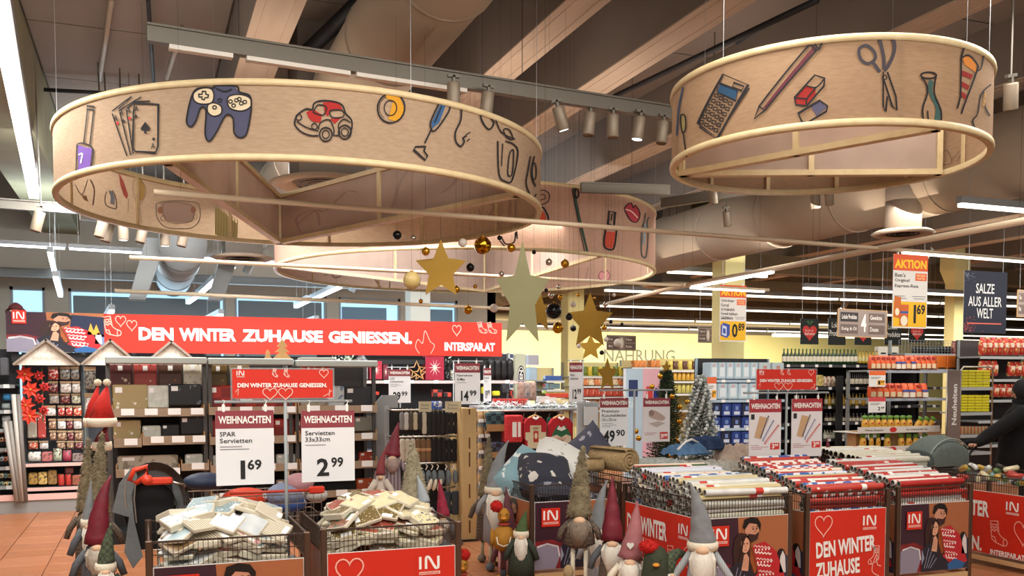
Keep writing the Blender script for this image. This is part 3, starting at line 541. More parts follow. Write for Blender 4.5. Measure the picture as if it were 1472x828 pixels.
# --- inside of the largest ring, faded
F1 = '#a08b7c'; b = Art(drumuv(*R1[:4], back=True)); kk = off(80, 200, 4.089)
def stf(P, c='#8e7a6e', w=.9, closed=False): b.line(cr(P, 4, closed), w, c, 3, closed)
b.poly(cr(kk([(620, 380), (800, 385), (810, 470), (790, 490), (655, 485)]), 2, True), '#bda79b', 1)
stf(kk([(600, 380), (680, 365), (800, 370), (845, 390), (850, 470), (810, 520), (740, 528), (650, 520), (600, 470), (592, 410)]), w=1.4, closed=True); stf(kk([(640, 380), (800, 392), (800, 485), (660, 488)]), closed=True)
for x, y in ((617, 420), (812, 418)): q = kk([(x, y)])[0]; b.ell(q[0], q[1], 4, 5, '#b08068', 2)
for x, y in ((632, 468), (823, 458)): q = kk([(x, y)])[0]; b.ell(q[0], q[1], 3, 3.5, '#8e7a6e', 3, w=.9)
b.poly(kk([(372, 200), (400, 250), (428, 330), (420, 355), (400, 330), (380, 270)]), '#c4685c', 1); b.poly(kk([(470, 240), (505, 235), (530, 290), (520, 350), (490, 375), (470, 310)]), '#c8a867', 1); stf(kk([(460, 250), (490, 232), (530, 290), (520, 350), (485, 390), (455, 310)]), closed=True); stf(kk([(428, 350), (425, 430)])); stf(kk([(485, 390), (500, 430), (505, 500)]))
b.poly(kk([(310, 300), (335, 310), (350, 350), (345, 390), (320, 380), (325, 345)]), '#8fa0b0', 1); stf(kk([(300, 310), (288, 340), (295, 390), (340, 410), (358, 400), (350, 340), (330, 300)]), w=1.6); stf(kk([(110, 270), (150, 330), (185, 240)]), w=1.5); stf(kk([(200, 240), (225, 300), (215, 390)]), w=2.3); b.poly(kk([(150, 330), (180, 335), (190, 370), (165, 360)]), '#a87f60', 1)
for i in range(9): stf(kk([(945 + i * 16, 395 + i * 10), (942 + i * 16, 570)]), '#a8a05e', 1.2)
b.poly(kk([(940, 390), (1075, 500), (1072, 585), (990, 580), (940, 560)]), '#c2b585', 1)
k5 = off(400, 200, 3.763)
b.poly(k5([(900, 205), (965, 215), (945, 300), (900, 300), (858, 305), (885, 250)]), '#d77b6c', 1); stf(k5([(822, 190), (805, 250), (822, 310), (860, 335), (920, 322), (950, 285), (968, 215)]), '#3a2e2c', 1.8); stf(k5([(870, 200), (850, 230), (858, 290)]), '#6b5a54', 1)
for P in ([(570, 230), (640, 215), (700, 260), (715, 350), (700, 400), (640, 385), (600, 320)], [(1090, 380), (1120, 430), (1170, 380), (1160, 330)], [(1105, 260), (1150, 300), (1200, 280)], [(1260, 330), (1255, 420), (1285, 440), (1290, 330)]): stf(k5(P), w=1.5)
b.build('faded_drawing', drummap(R1[2] - .006, -1), ring1, .09)
g1 = Art()
for P in ([(.1, .3), (.2, .5), (.25, .45), (.35, .7), (.4, .65)], [(.12, .15), (.1, .45), (.2, .5), (.22, .2)], [(.55, .2), (.6, .75), (.72, .8), (.8, .5), (.75, .3)]): g1.line(cr(P, 5), .012, '#9f8577', 2)
pB = atz(400, 353, 3.15); pL = atz(238, 236, 3.15); pM = atz(345, 232, 3.15); pR = atz(560, 240, 3.15); pR2 = atz(745, 283, 3.15)
c1 = R1[:2]
def clip(p, c, R):
    v = Vector((p.x - c[0], p.y - c[1])); v = v.normalized() * (R - .05); return (c[0] + v.x, c[1] + v.y)
B_, L_, R_ = clip(pB, c1, R1[2]), clip(pL, c1, R1[2]), clip(pR2, c1, R1[2])
panel(ring1, R1[2], R1[4], B_, L_, c1, art=g1); panel(ring1, R1[2], R1[4], B_, R_, c1, art=g1)
#, 243, 3.15), c1, R1[2]); N_ = clip(atz(120, 262, 3.15), c1, R1[2]); panel(ring1, R1[2], R1[4], M_, ((B_[0] + L_[0]) / 2 + .02, (B_[1] + L_[1]) / 2), c1)
# --- small ring drawings
a = Art(drumuv(*R2[:4])); k = off(960, 0, 2.875); LW = 2.0
a.poly(k([(218, 345), (290, 375), (280, 415), (208, 380)]), '#20425f', 1); st(a, k([(232, 308), (335, 352), (210, 572), (128, 510)]), closed=True, w=2.5, sm=False); st(a, k([(338, 365), (205, 575), (135, 525)]), w=2.3, sm=False); st(a, k([(210, 342), (292, 372), (284, 418), (208, 382)]), closed=True, sm=False); st(a, k([(275, 343), (318, 358), (308, 376), (270, 360)]), closed=True, sm=False)
for r in range(6):
    for c in range(4): x, y = 205 - r * 12 + c * 19, 395 + r * 22 + c * 11; st(a, k([(x - 6, y - 7), (x + 8, y - 4), (x + 5, y + 9), (x - 9, y + 5)]), closed=True, sm=False, w=1.5)
a.poly(k([(605, 190), (615, 200), (410, 445), (392, 450)]), '#5c2630', 1); st(a, k([(590, 180), (380, 440), (360, 492), (405, 455), (620, 205)]), w=2.5, sm=False); st(a, k([(380, 440), (392, 450), (405, 455)])); st(a, k([(600, 175), (625, 205), (642, 168)]), w=3, sm=False); st(a, k([(592, 186), (612, 210)]), w=2.6, sm=False)
a.poly(k([(570, 355), (612, 362), (610, 400), (575, 435), (530, 430), (527, 405)]), '#8f1f18', 1); st(a, k([(608, 312), (648, 325), (645, 358), (575, 438), (530, 435), (525, 405)]), closed=True, w=2.4, sm=False); st(a, k([(570, 355), (614, 362), (648, 325)])); st(a, k([(614, 362), (575, 410), (575, 438)])); st(a, k([(575, 410), (527, 405)]))
a.poly(k([(590, 440), (630, 418), (658, 445), (615, 480)]), '#4e4a60', 1); st(a, k([(540, 470), (628, 416), (660, 440), (655, 462), (578, 508), (555, 505)]), closed=True, w=2.4, sm=False)
for P in ([(790, 205), (820, 190), (850, 215), (855, 245), (825, 265), (795, 245)],): st(a, k(P), '#3f3a40', 4.6, True)
st(a, k([(870, 152), (880, 190), (890, 240), (895, 290), (925, 240), (935, 190), (922, 152)]), '#3f3a40', 5); st(a, k([(845, 258), (875, 300)]), '#3f3a40', 5, sm=False)
st(a, k([(888, 300), (888, 440), (898, 462), (905, 400)]), w=2.3, sm=False); st(a, k([(905, 300), (940, 400), (944, 458), (925, 440), (890, 330)]), w=2.5, sm=False); q = k([(893, 322)])[0]; a.ell(q[0], q[1], 3, 3, INK, 4, w=1.6)
a.poly(cr(k([(1075, 335), (1095, 340), (1090, 380), (1120, 450), (1120, 500), (1095, 515), (1105, 450), (1078, 390)]), 3, True), '#35544f', 1); q = k([(1074, 313)])[0]; a.ell(q[0], q[1], 11, 4.5, INK, 3, w=2.3); st(a, k([(1045, 320), (1065, 350), (1068, 390), (1050, 450), (1055, 500), (1080, 518), (1120, 512), (1125, 460), (1098, 390), (1100, 340), (1105, 320)]), w=2.4); st(a, k([(1070, 460), (1075, 500), (1100, 510)]))
a.poly(k([(1212, 235), (1245, 235), (1272, 270), (1268, 300), (1225, 270)]), '#c87a30', 1)
for y in (300, 345, 385): a.poly(k([(1208, y - 10), (1258 - (y - 300) * .3, y + 10), (1250 - (y - 300) * .3, y + 28), (1208, y + 12)]), '#8c2420', 1)
st(a, k([(1222, 190), (1208, 240), (1205, 400), (1192, 450)]), w=2.4, sm=False); st(a, k([(1210, 240), (1240, 230), (1275, 270), (1270, 300), (1215, 450), (1212, 470)]), w=2.4); st(a, k([(1302, 225), (1290, 280), (1275, 295)])); st(a, k([(1330, 350), (1290, 390), (1275, 470), (1255, 500), (1270, 540), (1300, 565)])); st(a, k([(1300, 380), (1305, 440), (1325, 480)]), w=2.3); st(a, k([(1305, 385), (1300, 440)]), '#c89a50', 2.5)
a.poly(cr(k([(60, 475), (75, 480), (78, 530), (65, 545), (58, 510)]), 3, True), '#9a8a55', 1); st(a, k([(60, 475), (76, 482), (78, 530), (66, 548), (58, 510)]), closed=True); st(a, k([(68, 548), (82, 650)]), w=2); st(a, k([(68, 360), (50, 450), (42, 560)]), '#35435a', 3)
a.build('printed_drawing', drummap(R2[2]), ring2, .06, rough=.9)
b = Art(drumuv(*R2[:4], back=True))
b.poly(k([(305, 590), (395, 575), (400, 610), (360, 620), (320, 672), (312, 640)]), '#c23a2c', 1); stf(k([(305, 592), (316, 675), (420, 610), (424, 572)]), INK, 1.6); stf(k([(750, 530), (880, 545), (948, 538), (948, 525)]), INK, 1.6); stf(k([(870, 580), (900, 615), (1040, 640), (1055, 570)]), '#8a6a58', 1.4); stf(k([(1135, 650), (1160, 620), (1180, 670), (1145, 680)]), '#6e5648', 1.2, True); stf(k([(1180, 660), (1240, 600), (1200, 670)]), '#6e5648', 1.2)
b.build('faded_drawing', drummap(R2[2] - .006, -1), ring2, .06)
c2_ = R2[:2]; A_, B2_, C2_ = clip(atz(981, 254, 3.25), c2_, R2[2]), clip(atz(1352, 187, 3.25), c2_, R2[2]), clip(atz(1356, 252, 3.25), c2_, R2[2])
panel(ring2, R2[2], R2[4], A_, B2_, c2_); panel(ring2, R2[2], R2[4], A_, C2_, c2_)
# --- pink ring drawings
a = Art(drumuv(*R3[:4])); k = off(660, 230, 4.14); LW = 1.8
a.poly(cr(k([(465, 300), (490, 300), (515, 340), (510, 372), (470, 368), (455, 350)]), 3, True), '#c9492f', 1); st(a, k([(470, 285), (500, 285), (528, 340), (520, 380), (470, 378)]), w=2.3); st(a, k([(462, 195), (500, 180), (535, 205), (525, 250), (480, 270)]), w=1.4); st(a, k([(470, 215), (500, 205), (510, 230), (470, 240)]), '#6b5148')
st(a, k([(680, 165), (690, 230), (712, 340), (735, 440), (760, 545)]), '#344a3c', 3.4); st(a, k([(668, 172), (682, 240), (700, 330), (722, 440), (745, 548)]), w=1.3); st(a, k([(695, 165), (710, 200), (700, 225), (685, 215)]), closed=True, w=2.2)
a.poly(k([(875, 425), (928, 430), (920, 510), (905, 530), (862, 515), (860, 470)]), '#b9452f', 1); st(a, k([(890, 305), (926, 312), (920, 392), (884, 382)]), closed=True, sm=False, w=2.2); st(a, k([(872, 400), (860, 510), (905, 535), (925, 500), (935, 405)]), w=2.4); st(a, k([(908, 320), (902, 360)]))
a.poly(cr(k([(982, 290), (1018, 255), (1030, 285), (1045, 272), (1070, 310), (1068, 350), (1045, 370), (1015, 355)]), 3, True), '#a83440', 1); st(a, k([(982, 290), (1018, 255), (1032, 285), (1045, 270), (1072, 310), (1068, 350), (1048, 372), (1015, 355)]), closed=True, w=1.3); st(a, k([(985, 295), (1020, 305), (1060, 345)]), '#e8c0b0', 1.6)
st(a, k([(1108, 315), (1100, 360), (1085, 430), (1082, 550), (1100, 582), (1112, 560), (1122, 440), (1115, 370), (1128, 340)]), '#4a5558', 1.8); st(a, k([(1105, 380), (1095, 500)]), '#8aa0a8', 2.6)
st(a, k([(250, 455), (275, 500), (325, 490), (335, 430)]), w=2.2); st(a, k([(240, 480), (275, 520)]), w=2); st(a, k([(340, 425), (345, 470)]), w=2)
a.build('printed_drawing', drummap(R3[2]), ring3, .12, rough=.9)
b = Art(drumuv(*R3[:4], back=True)); b.poly(cr(k([(835, 690), (850, 665), (870, 668), (885, 662), (900, 690), (880, 718), (855, 715)]), 3, True), '#c98a8a', 1); stf(k([(835, 690), (850, 663), (868, 670), (885, 660), (902, 690), (880, 720), (855, 717)]), '#8a4a52', 1.2, True); stf(k([(718, 640), (715, 705), (755, 710), (770, 640)]), '#8f6f66', 1.3)
k6 = off(400, 200, 3.763)
for P in ([(290, 700), (300, 750), (345, 735), (335, 695)], [(510, 740), (560, 805), (600, 808), (605, 755)], [(480, 620), (490, 680)], [(640, 650), (660, 690), (690, 640)], [(980, 620), (1000, 680), (1040, 640)], [(250, 740), (330, 700), (380, 730)]): stf(k6(P), '#7f5f5a', 1.5)
b.build('faded_drawing', drummap(R3[2] - .006, -1), ring3, .12)
c3 = R3[:2]; P1, P2, P3 = clip(atz(700, 423, 3.25), c3, R3[2]), clip(atz(405, 385, 3.25), c3, R3[2]), clip(atz(875, 368, 3.25), c3, R3[2])
panel(ring3, R3[2], R3[4], P1, P2, c3); panel(ring3, R3[2], R3[4], P1, P3, c3)

# ================================================================ RODS, STARS, BAUBLES
m_rod = mat('#d3bfa2', .4, .1); m_gold = mat('#a07a26', .42, .55, c2='#8c6a1e', pat='noise', sc=3); m_silver = mat('#8c8862', .45, .4, c2='#7e7a56', pat='noise', sc=2)
def rod(ax, ay, bx_, by_, z, r, label, lit=None):
    p, q = atz(ax, ay, z), atz(bx_, by_, z); t = thing('hanging_rod', label, 'rod', p); part('rod_bar', MB().tube([(0, 0, 0), q - p], r, 8), m_rod, t)
    L = (q - p).length; n = max(2, int(L / 2.4)); wires(t, [(((q - p) * (i / n * .96 + .02)).x, ((q - p) * (i / n * .96 + .02)).y) for i in range(n + 1)], .0, 5.6 - z, .0012)
    if lit: part('light_strip', MB().tube([(q - p) * lit[0] + Vector((0, 0, -r)), (q - p) * lit[1] + Vector((0, 0, -r))], r * .8, 6), m_tube, t)
    return p, q
rod1 = rod(221, 276, 1480, 374, 3.0, .02, 'longest slim cream rod passing in front of the largest ring', (.79, .99)); rod2 = rod(186, 370, 1105, 417, 3.0, .022, 'slim cream rod behind the gold stars, second from the front', (.84, .99)); rod3 = rod(165, 418, 738, 444, 3.0, .03, 'slim cream rod just above the winter banner')
rod(989, 410, 1500, 312, 3.0, .03, 'slanting rod rising to the right behind the rice sign', (.02, .35)); rod(870, 437, 985, 410, 3.0, .03, 'short slanting rod between the right gold star and the column')
def star_mesh(w, h, d):
    P = []
    for i in range(10): g = PI / 2 + i * PI / 5; r = 1 if i % 2 == 0 else .47; P.append((w / 2 * r * math.cos(g) / .951, h * (r * math.sin(g) + .81) / 1.81))
    return MB().prism(P, -d / 2, d / 2)
def star(px, pyt, pyb, wpx, y, yaw, label, m=m_gold, f=1.0, rodz=3.0):
    b = aty(px, pyb, y); tp = aty(px, pyt, y); h = tp.z - b.z; D = (b - EYE).dot(HF); w = wpx / FP * D / f
    t = thing('hanging_star', label, 'star', b, (0, 0, yaw)); part('star_plate', star_mesh(w, h, .012), m, t); part('hanging_thread', MB().tube([(0, 0, h - .01), (0, 0, (rodz if y < 8 else 5.6) - b.z)], .0015, 4), m_dark, t)
star(634, 344, 424, 72, 6.95, -YAW, 'gold star hanging left of the baubles, five even points'); star(751, 345, 492, 76, 6.98, -YAW, 'tall dull green-gold star in the middle of the hanging stars', m_silver)
star(848, 420, 497, 65, 10.3, -YAW, 'wide gold star hanging right of the black bauble'); star(776, 418, 474, 44, 10.4, -YAW + .5, 'gold star half hidden behind the tall dull star', rodz=3.0); star(849, 480, 516, 36, 12.5, -YAW, 'small gold star tucked under the wide gold star'); star(873, 513, 560, 30, 10.0, -YAW, 'narrow gold star hanging lowest, above the blanket price sign')
m_bg = {'g': mat('#c8922a', .18, .95), 'm': mat('#e0a82c', .1, 1.0, c2='#8a5a10', pat='checker', sc=34), 'k': mat('#0d0d10', .15, .3), 'w': mat('#e8e4dc', .4, c2='#c8b070', pat='dots', sc=22, amt=.1), 's': mat('#c9c2b6', .15, .9), 'p': mat('#ddd6cc', .35), 'r': mat('#cf9c34', .3, .8, c2='#a87a20', pat='stripes', sc=14, amt=.5)}
bn = {'g': 'gold', 'm': 'mirror-tiled gold', 'k': 'black', 'w': 'white ornamented', 's': 'silver', 'p': 'matt white', 'r': 'ribbed gold'}
for px, py, r, c, y, lb in ((694, 353, 12.5, 'm', 6.9, 'largest shiny one beside the tall star'), (592, 403, 12.5, 'w', 6.6, 'left of the gold star'), (796, 447, 11.5, 'k', 8.2, 'largest dark one beside the tall star'), (802, 471.5, 8, 'g', 8.2, 'just below the big black ball'),
        (571, 338, 6.5, 'k', 6.9, 'upper left of all, before the largest ring'), (594, 342, 4, 's', 7, 'right of the upper left black ball'), (612, 361.5, 6, 'r', 6.9, 'at the left shoulder of the gold star'), (665, 349, 6.2, 'p', 7, 'left of the mirror-tiled ball'), (676, 384.5, 6, 'k', 7.2, 'right of the gold star'), (718, 342, 3.5, 'k', 7.2, 'right of the mirror-tiled ball'), (735, 356.5, 6, 'g', 7, 'touching the left edge of the tall star'),
        (767.5, 362.5, 3.2, 'k', 7.5, 'right of the tip of the tall star'), (789, 377, 5, 's', 7.4, 'right of the tall star shoulder'), (812, 379, 6, 'r', 7.4, 'under the near rim of the pink ring'), (721, 394, 4, 's', 7.4, 'at the left point of the tall star'), (683, 412, 3, 'g', 8, 'small, below the right black ball'), (656, 416, 5, 'g', 7.2, 'behind the right foot of the gold star'), (605, 433, 3.2, 'g', 8, 'small, on the rod above the banner'), (673, 445.5, 6.3, 'g', 9, 'over the words at the right of the banner'), (710, 443, 6, 'p', 9, 'left of the foot of the tall star'),
        (785, 417.5, 3, 'k', 9, 'small, under the pink ring'), (792.5, 424.5, 4.2, 's', 9, 'with black stripes above the big black ball'), (805.5, 427.5, 3.8, 'g', 9, 'right above the big black ball'), (803, 412.5, 3.3, 's', 9.5, 'highest small one under the pink ring'), (824, 437.5, 4.3, 'p', 9, 'left of the wide gold star'), (818, 455.5, 5.2, 'k', 8.6, 'between the big black ball and the wide star'), (831.5, 424, 2.6, 'g', 9.5, 'left of the tip of the wide star'), (854.5, 428.5, 2, 'g', 10, 'right of the tip of the wide star'), (882.5, 424, 2.6, 'p', 10, 'highest to the right of the wide star'), (870, 437.5, 3.8, 's', 10, 'above the right point of the wide star'),
        (878, 462.5, 3, 'k', 10, 'right of the wide star'), (894, 466, 2.4, 'k', 10, 'farthest right of the small dark balls'), (868.5, 471, 4, 'g', 10, 'at the right leg of the wide star'), (877, 473, 2.2, 'p', 10, 'tiny, beside the ball at the right leg of the wide star'), (871, 488, 3.6, 'p', 10, 'low, beside the wooden aisle sign'), (888, 493, 6, 'p', 9.8, 'in front of the wooden aisle sign'), (865, 507, 3.5, 'k', 9.8, 'right of the small tucked star'), (832, 497.5, 3.2, 'p', 9.8, 'left of the small tucked star'), (824, 472, 4.5, 'k', 10.8, 'half behind the wide star, left side')):
    p = aty(px, py, y); D = (p - EYE).dot(HF); R = r / FP * D; t = thing('bauble', '%s bauble, %s' % (bn[c], lb), 'bauble', p)
    part('ball', MB().ball((0, 0, 0), R, 16, 10), m_bg[c], t); part('cap', MB().lathe([(R * .2, R * .96), (R * .2, R * 1.12), (0, R * 1.12)], 8), m_bg['g'], t); part('hanging_thread', MB().tube([(0, 0, R), (0, 0, 5.6 - p.z)], .0008, 3), m_dark, t)
# ================================================================ SALES BINS
m_wire = mat('#5d5048', .35, .8); m_plate = mat('#ece9e2', .5)
BIN = []
def poster_red(a, w, h):                                 # front poster: heart, IN, slogan, sock, flame
    a.rect(0, 0, w, h, RED, 0); lc = '#f7b7a6'
    heart(a, .13, h - .12, .17, .17, .009, lc); logo_in(a, w - .25, h - .19, .17)
    a.text('DEN WINTER', .06, h - .36, .66, h - .23, WHITE, 3, .035, rot=3); a.text('ZUHAUSE', .06, h - .53, .50, h - .40, WHITE, 3, .035, rot=3); a.text('GENIESSEN.', .06, h - .70, .58, h - .57, WHITE, 3, .035, rot=3)
    sock(a, w - .10, h - .44, .13, .007, lc, flip=-1)
    a.line(cr([(w - .06, .02), (w - .13, .06), (w - .12, .14), (w - .085, .2), (w - .08, .12), (w - .04, .1)], 4), .008, lc, 3)
def poster_side(a, w, h):
    a.rect(0, 0, w, h, RED, 0); lc = '#f2a998'
    a.text('DEN WINTER', .04, h - .24, w * .62, h - .09, WHITE, 3, .035); a.text('ZUHAUSE', .04, h - .40, w * .42, h - .26, WHITE, 3, .035); a.text('GENIESSEN.', .04, h - .57, w * .56, h - .43, WHITE, 3, .035)
    logo_in(a, w * .76, h - .2, .17, box=False); sock(a, w * .70, h - .46, .2, .009, lc, rot=6); heart(a, w * .93, h - .34, .19, .22, .009, lc); a.text('INTERSPAR.AT', w * .64, h - .58, w * .95, h - .53, WHITE, 3, .03)
def poster_photo(a, w, h):
    couple(a, 0, 0, w, h); logo_in(a, w * .07, h - .21, w * .22, lay=11)
def wire_wall(L, z0, z1, dx, nh=3):
    m = MB(); k = 0; n = int(L / dx)
    for i in range(n + 1): x = L * i / n; m.bx(x - .0018, x + .0018, -.0018, .0018, z0, z1)
    for i in range(nh): z = z0 + (z1 - z0) * i / (nh - 1); r = .005 if i in (0, nh - 1) else .0025; m.bx(0, L, -r, r, z - r, z + r)
    return m
def sales_bin(x0, x1, y0, y1, label, front, left, rim=.85, pt=.71):
    t = thing('sales_bin', label, 'display bin', (x0, y0, 0)); w, d = x1 - x0, y1 - y0; h = pt - .13
    for px, py in ((0, 0), (w, 0), (0, d), (w, d)): part('post', MB().rbox((px, py, (rim + .01) / 2), (.038, .038, rim + .01), .005), m_brown_post, t)
    for (lx, ly, rz, L) in ((.02, 0, 0, w - .04), (0, .02, PI / 2, d - .04), (w, .02, PI / 2, d - .04), (.02, d, 0, w - .04)):
        part('wire_side', wire_wall(L, pt - .005, rim, .026), m_wire, t, loc=(lx, ly, 0), rot=(0, 0, rz))
    part('floor_plate', MB().bx(.01, w - .01, .01, d - .01, .55, .56), m_plate, t)
    a = Art(); front(a, w - .05, h); f = part('front_panel', MB().bx(.02, w - .02, -.008, .004, .12, pt), m_plate, t); a.build('printed_poster', plane((.025, -.009, .125), (1, 0, 0), (0, 0, 1)), f, rough=.35)
    a = Art(); left(a, d - .05, h); f = part('side_panel', MB().bx(-.006, .004, .02, d - .02, .12, pt), m_plate if left is not poster_none else mat('#7d4a3c', .5), t); a.build('printed_poster', plane((-.008, d - .025, .125), (0, -1, 0), (0, 0, 1)), f, rough=.35)
    for (a0, a1, b0, b1) in ((.02, w - .02, -.015, .015), (.02, w - .02, d - .015, d + .015), (-.015, .015, .02, d - .02), (w - .015, w + .015, .02, d - .02)): part('bottom_rail', MB().bx(a0, a1, b0, b1, .05, .09), mat('#c9a374', .6), t)
    BIN.append(t); return t
def poster_none(a, w, h): a.rect(0, 0, w, h, '#8a4a38', 0); a.rect(w * .6, 0, w, h, '#5a2428', 1)
A0, A1, AY0, AY1 = 0.0, .87, 5.56, 6.42
sales_bin(A0, A1, AY0, AY1, 'wire bin of white napkin packs under the 1.69 price sign', poster_photo, poster_none)
sales_bin(.98, 1.83, 5.64, 6.44, 'wire bin of cream napkin packs with red heart poster, under the 2.99 price sign', poster_red, poster_none)
sales_bin(3.86, 4.68, 6.02, 7.2, 'wire bin of gift wrap rolls behind the big grey gnome, couple poster on the front', poster_photo, poster_side)
sales_bin(4.87, 5.68, 6.05, 7.1, 'wire bin of gift wrap rolls with the full winter slogan poster in front', poster_red, poster_photo)
sales_bin(5.86, 6.66, 6.12, 7.1, 'wire bin of red and white gift wrap with couple poster at the right', poster_photo, poster_photo)
sales_bin(7.36, 8.2, 6.05, 7.3, 'wire bin at the right edge with sock and heart on its red side', poster_red, poster_side)
sales_bin(3.06, 3.9, 7.38, 8.25, 'wire bin of cushions between the gnomes with dark couple poster', poster_photo, poster_photo)
sales_bin(4.15, 5.6, 7.55, 8.6, 'wire bin of rolled and folded blankets behind the gift wrap', poster_red, poster_none)
sales_bin(6.75, 7.65, 7.5, 8.4, 'wire bin of cream gift wrap with dark roll ends, in front of the stroller', poster_red, poster_none)

# ---------------------------------------------------------------- napkin packs
P_NAP = [('white script-printed', '#d9d9d2', '#6b6f74', 'blobs', 60, .54), ('white and gold striped', '#ddd9ca', '#8f7648', 'stripes', 24, .6), ('white', '#d6d9d9', '#a9b0b2', 'noise', 12, .6), ('pale grey snowflake', '#d2d8da', '#7c9298', 'dots', 50, .24),
         ('red and grey plaid', '#b9523d', '#4a4448', 'checker', 39, .5), ('pink dotted', '#dcc0be', '#c98a90', 'dots', 45, .16), ('light blue', '#b9ccd2', '#93abb4', 'noise', 10, .6), ('white reindeer', '#dad7cc', '#6b5a48', 'dots', 46, .2), ('brown and gold striped', '#b3905e', '#3b3230', 'stripes', 33, .5), ('black-edged', '#e6e6e6', '#3a3a3e', 'blobs', 18, .68)]
P_NAPB = [('cream gingerbread dotted', '#dccfa4', '#6f5e38', 'dots', 56, .22), ('cream winter picture', '#ddd2a8', '#46546a', 'blobs', 46, .57), ('red-blue dotted cream', '#ddd3ac', '#9c4a3a', 'dots', 44, .22), ('plain cream', '#e4dab8', '#d2c697', 'noise', 10, .6), ('brown edged cream', '#dbcca0', '#b08a54', 'stripes', 12, .7), ('white', '#d8d7cf', '#aab0b2', 'noise', 12, .6), ('red fruit', '#8f5a48', '#39482c', 'blobs', 33, .52)]
def pack_mesh(w, d, h, spec, side='#cfc6b0'):
    _, c1, c2, pat, sc, amt = spec; m = MB(); m.rbox((0, 0, 0), (w, d, h), .006); m.m = [0 if i < 2 else 1 for i in range(len(m.f))]
    m.k = 2; m.bx(-w * .12, w * .3, -d * .46, -d * .28, h / 2, h / 2 + .0012)
    return m.mesh([mat(c1, .35, c2=c2, pat=pat, sc=sc, amt=amt), mat(side, .6, c2='#b9ae96', pat='stripes', sc=60, stretch=(0, 0, 1), amt=.5), mat('#f4f4f0', .4)])
def napkins(x0, x1, y0, y1, specs, where, group, top=.22):
    meshes = {s[0]: [pack_mesh(.165, .165, h, s) for h in (.028, .045)] for s in specs}
    rows = [('at front wires', 0), ('near the front', 1), ('mid heap', 2), ('behind middle', 3), ('at back', 4)]; cols = ['far left', 'left', 'centre', 'right', 'far right']; used = {}
    bag = specs + specs[:4] * 4
    for lay in range(5):
        for r in range(5):
            for c in range(5):
                edge = r == 0 or c in (0, 4)
                if (lay < 2 and not edge) or (lay < 3 and 0 < r < 4 and 0 < c < 4): continue
                u, v = (c + .5) / 5 + random.uniform(-.04, .04), (r + .5) / 5 + random.uniform(-.03, .03); du, dv = 2 * u - 1, 2 * v - 1
                z = .75 + (top + .03) * (1 - .42 * du ** 2) * (1 - .45 * dv ** 2) - .055 * (4 - lay) + random.uniform(-.01, .02); s = random.choice(bag); nx, ny = .42 * du, .42 * dv
                if r == 0: ny = -.45 if lay > 2 else -.1; z -= .025
                x = x0 + .09 + (x1 - x0 - .18) * u; y = y0 + .10 + (y1 - y0 - .2) * v
                e = (Matrix.Rotation(random.uniform(-.25, .25) - ny * .9, 4, 'X') @ Matrix.Rotation(nx * .9 + random.uniform(-.25, .25), 4, 'Y') @ Matrix.Rotation(random.uniform(0, 6.3), 4, 'Z')).to_euler()
                tag(link('napkin_pack', random.choice(meshes[s[0]]), None, (x, y, z), e), '%s napkin pack %s, %s, %s, bin %s' % (s[0], rows[r][0], cols[c], ['lowest', 'low', 'middle', 'high', 'on top'][lay], where), 'napkins', group)
napkins(A0 + .02, A1 - .02, AY0 + .01, AY1 - .02, P_NAP, '1.69', 'napkin packs heaped in the left bin')
napkins(1.0, 1.81, 5.66, 6.42, P_NAPB, '2.99', 'napkin packs heaped in the bin with the heart')

# ---------------------------------------------------------------- gift wrap rolls
P_ROLL = [('silver white', '#d9d8d0', '#b4b3a8', 'noise', 14, .5), ('white with red hearts', '#e9e2da', '#c04034', 'dots', 15, .22), ('red and white', '#c43a2c', '#efe6dc', 'dots', 12, .26), ('blue and white snowman', '#e4e8ee', '#2f62b0', 'blobs', 12, .53), ('orange with white motifs', '#d96a3c', '#f0e2cc', 'dots', 13, .25),
          ('plain red', '#c93a33', '#a82a26', 'noise', 8, .5), ('cream and gold', '#ded2a6', '#b49a58', 'stripes', 22, .55), ('dark green', '#4d6b3a', '#2f4424', 'noise', 20, .6), ('navy starred', '#2c3558', '#d8dae6', 'dots', 18, .14), ('cream', '#e0ddcb', '#cfcab2', 'noise', 10, .5), ('white', '#ebebe7', '#c9c9c4', 'noise', 9, .6), ('white with red plaid', '#efe9e2', '#b8342c', 'checker', 22, .5)]
def roll_mesh(L, r, spec, band, end='#c4bfb6'):
    _, c1, c2, pat, sc, amt = spec; m = MB(); n = 10
    R = lambda x, q: [(x, q * math.cos(2 * PI * k / n), q * math.sin(2 * PI * k / n)) for k in range(n)]
    st_ = lambda a0, b0: [(a0 + k, a0 + (k + 1) % n, b0 + (k + 1) % n, b0 + k) for k in range(n)]
    m.add(R(0, r) + R(L, r), st_(0, n), True); m.k = 1; m.add(R(0, r) + R(0, r * .76) + R(L, r) + R(L, r * .76), st_(n, 0) + st_(2 * n, 3 * n)); m.k = 2
    m.add(R(0, r * .76) + R(.03, r * .7) + R(L, r * .76), st_(n, 0) + [tuple(range(2 * n - 1, n - 1, -1)), tuple(range(2 * n, 3 * n))])
    if band: m.k = 3; m.add(R(L * band, r * 1.02) + R(L * band + .07, r * 1.02), st_(0, n), True); m.k = 4; m.add(R(L * band + .07, r * 1.02) + R(L * band + .12, r * 1.02), st_(0, n), True)
    return m.mesh([mat(c1, .32, c2=c2, pat=pat, sc=sc, amt=amt), mat(end, .45, .15), mat('#6f6a63' if end[1] > '5' else '#241a16', .8), mat('#c4342a', .4), m_white])  # dark core disc paints in the shade of the hollow tube
RM = {}
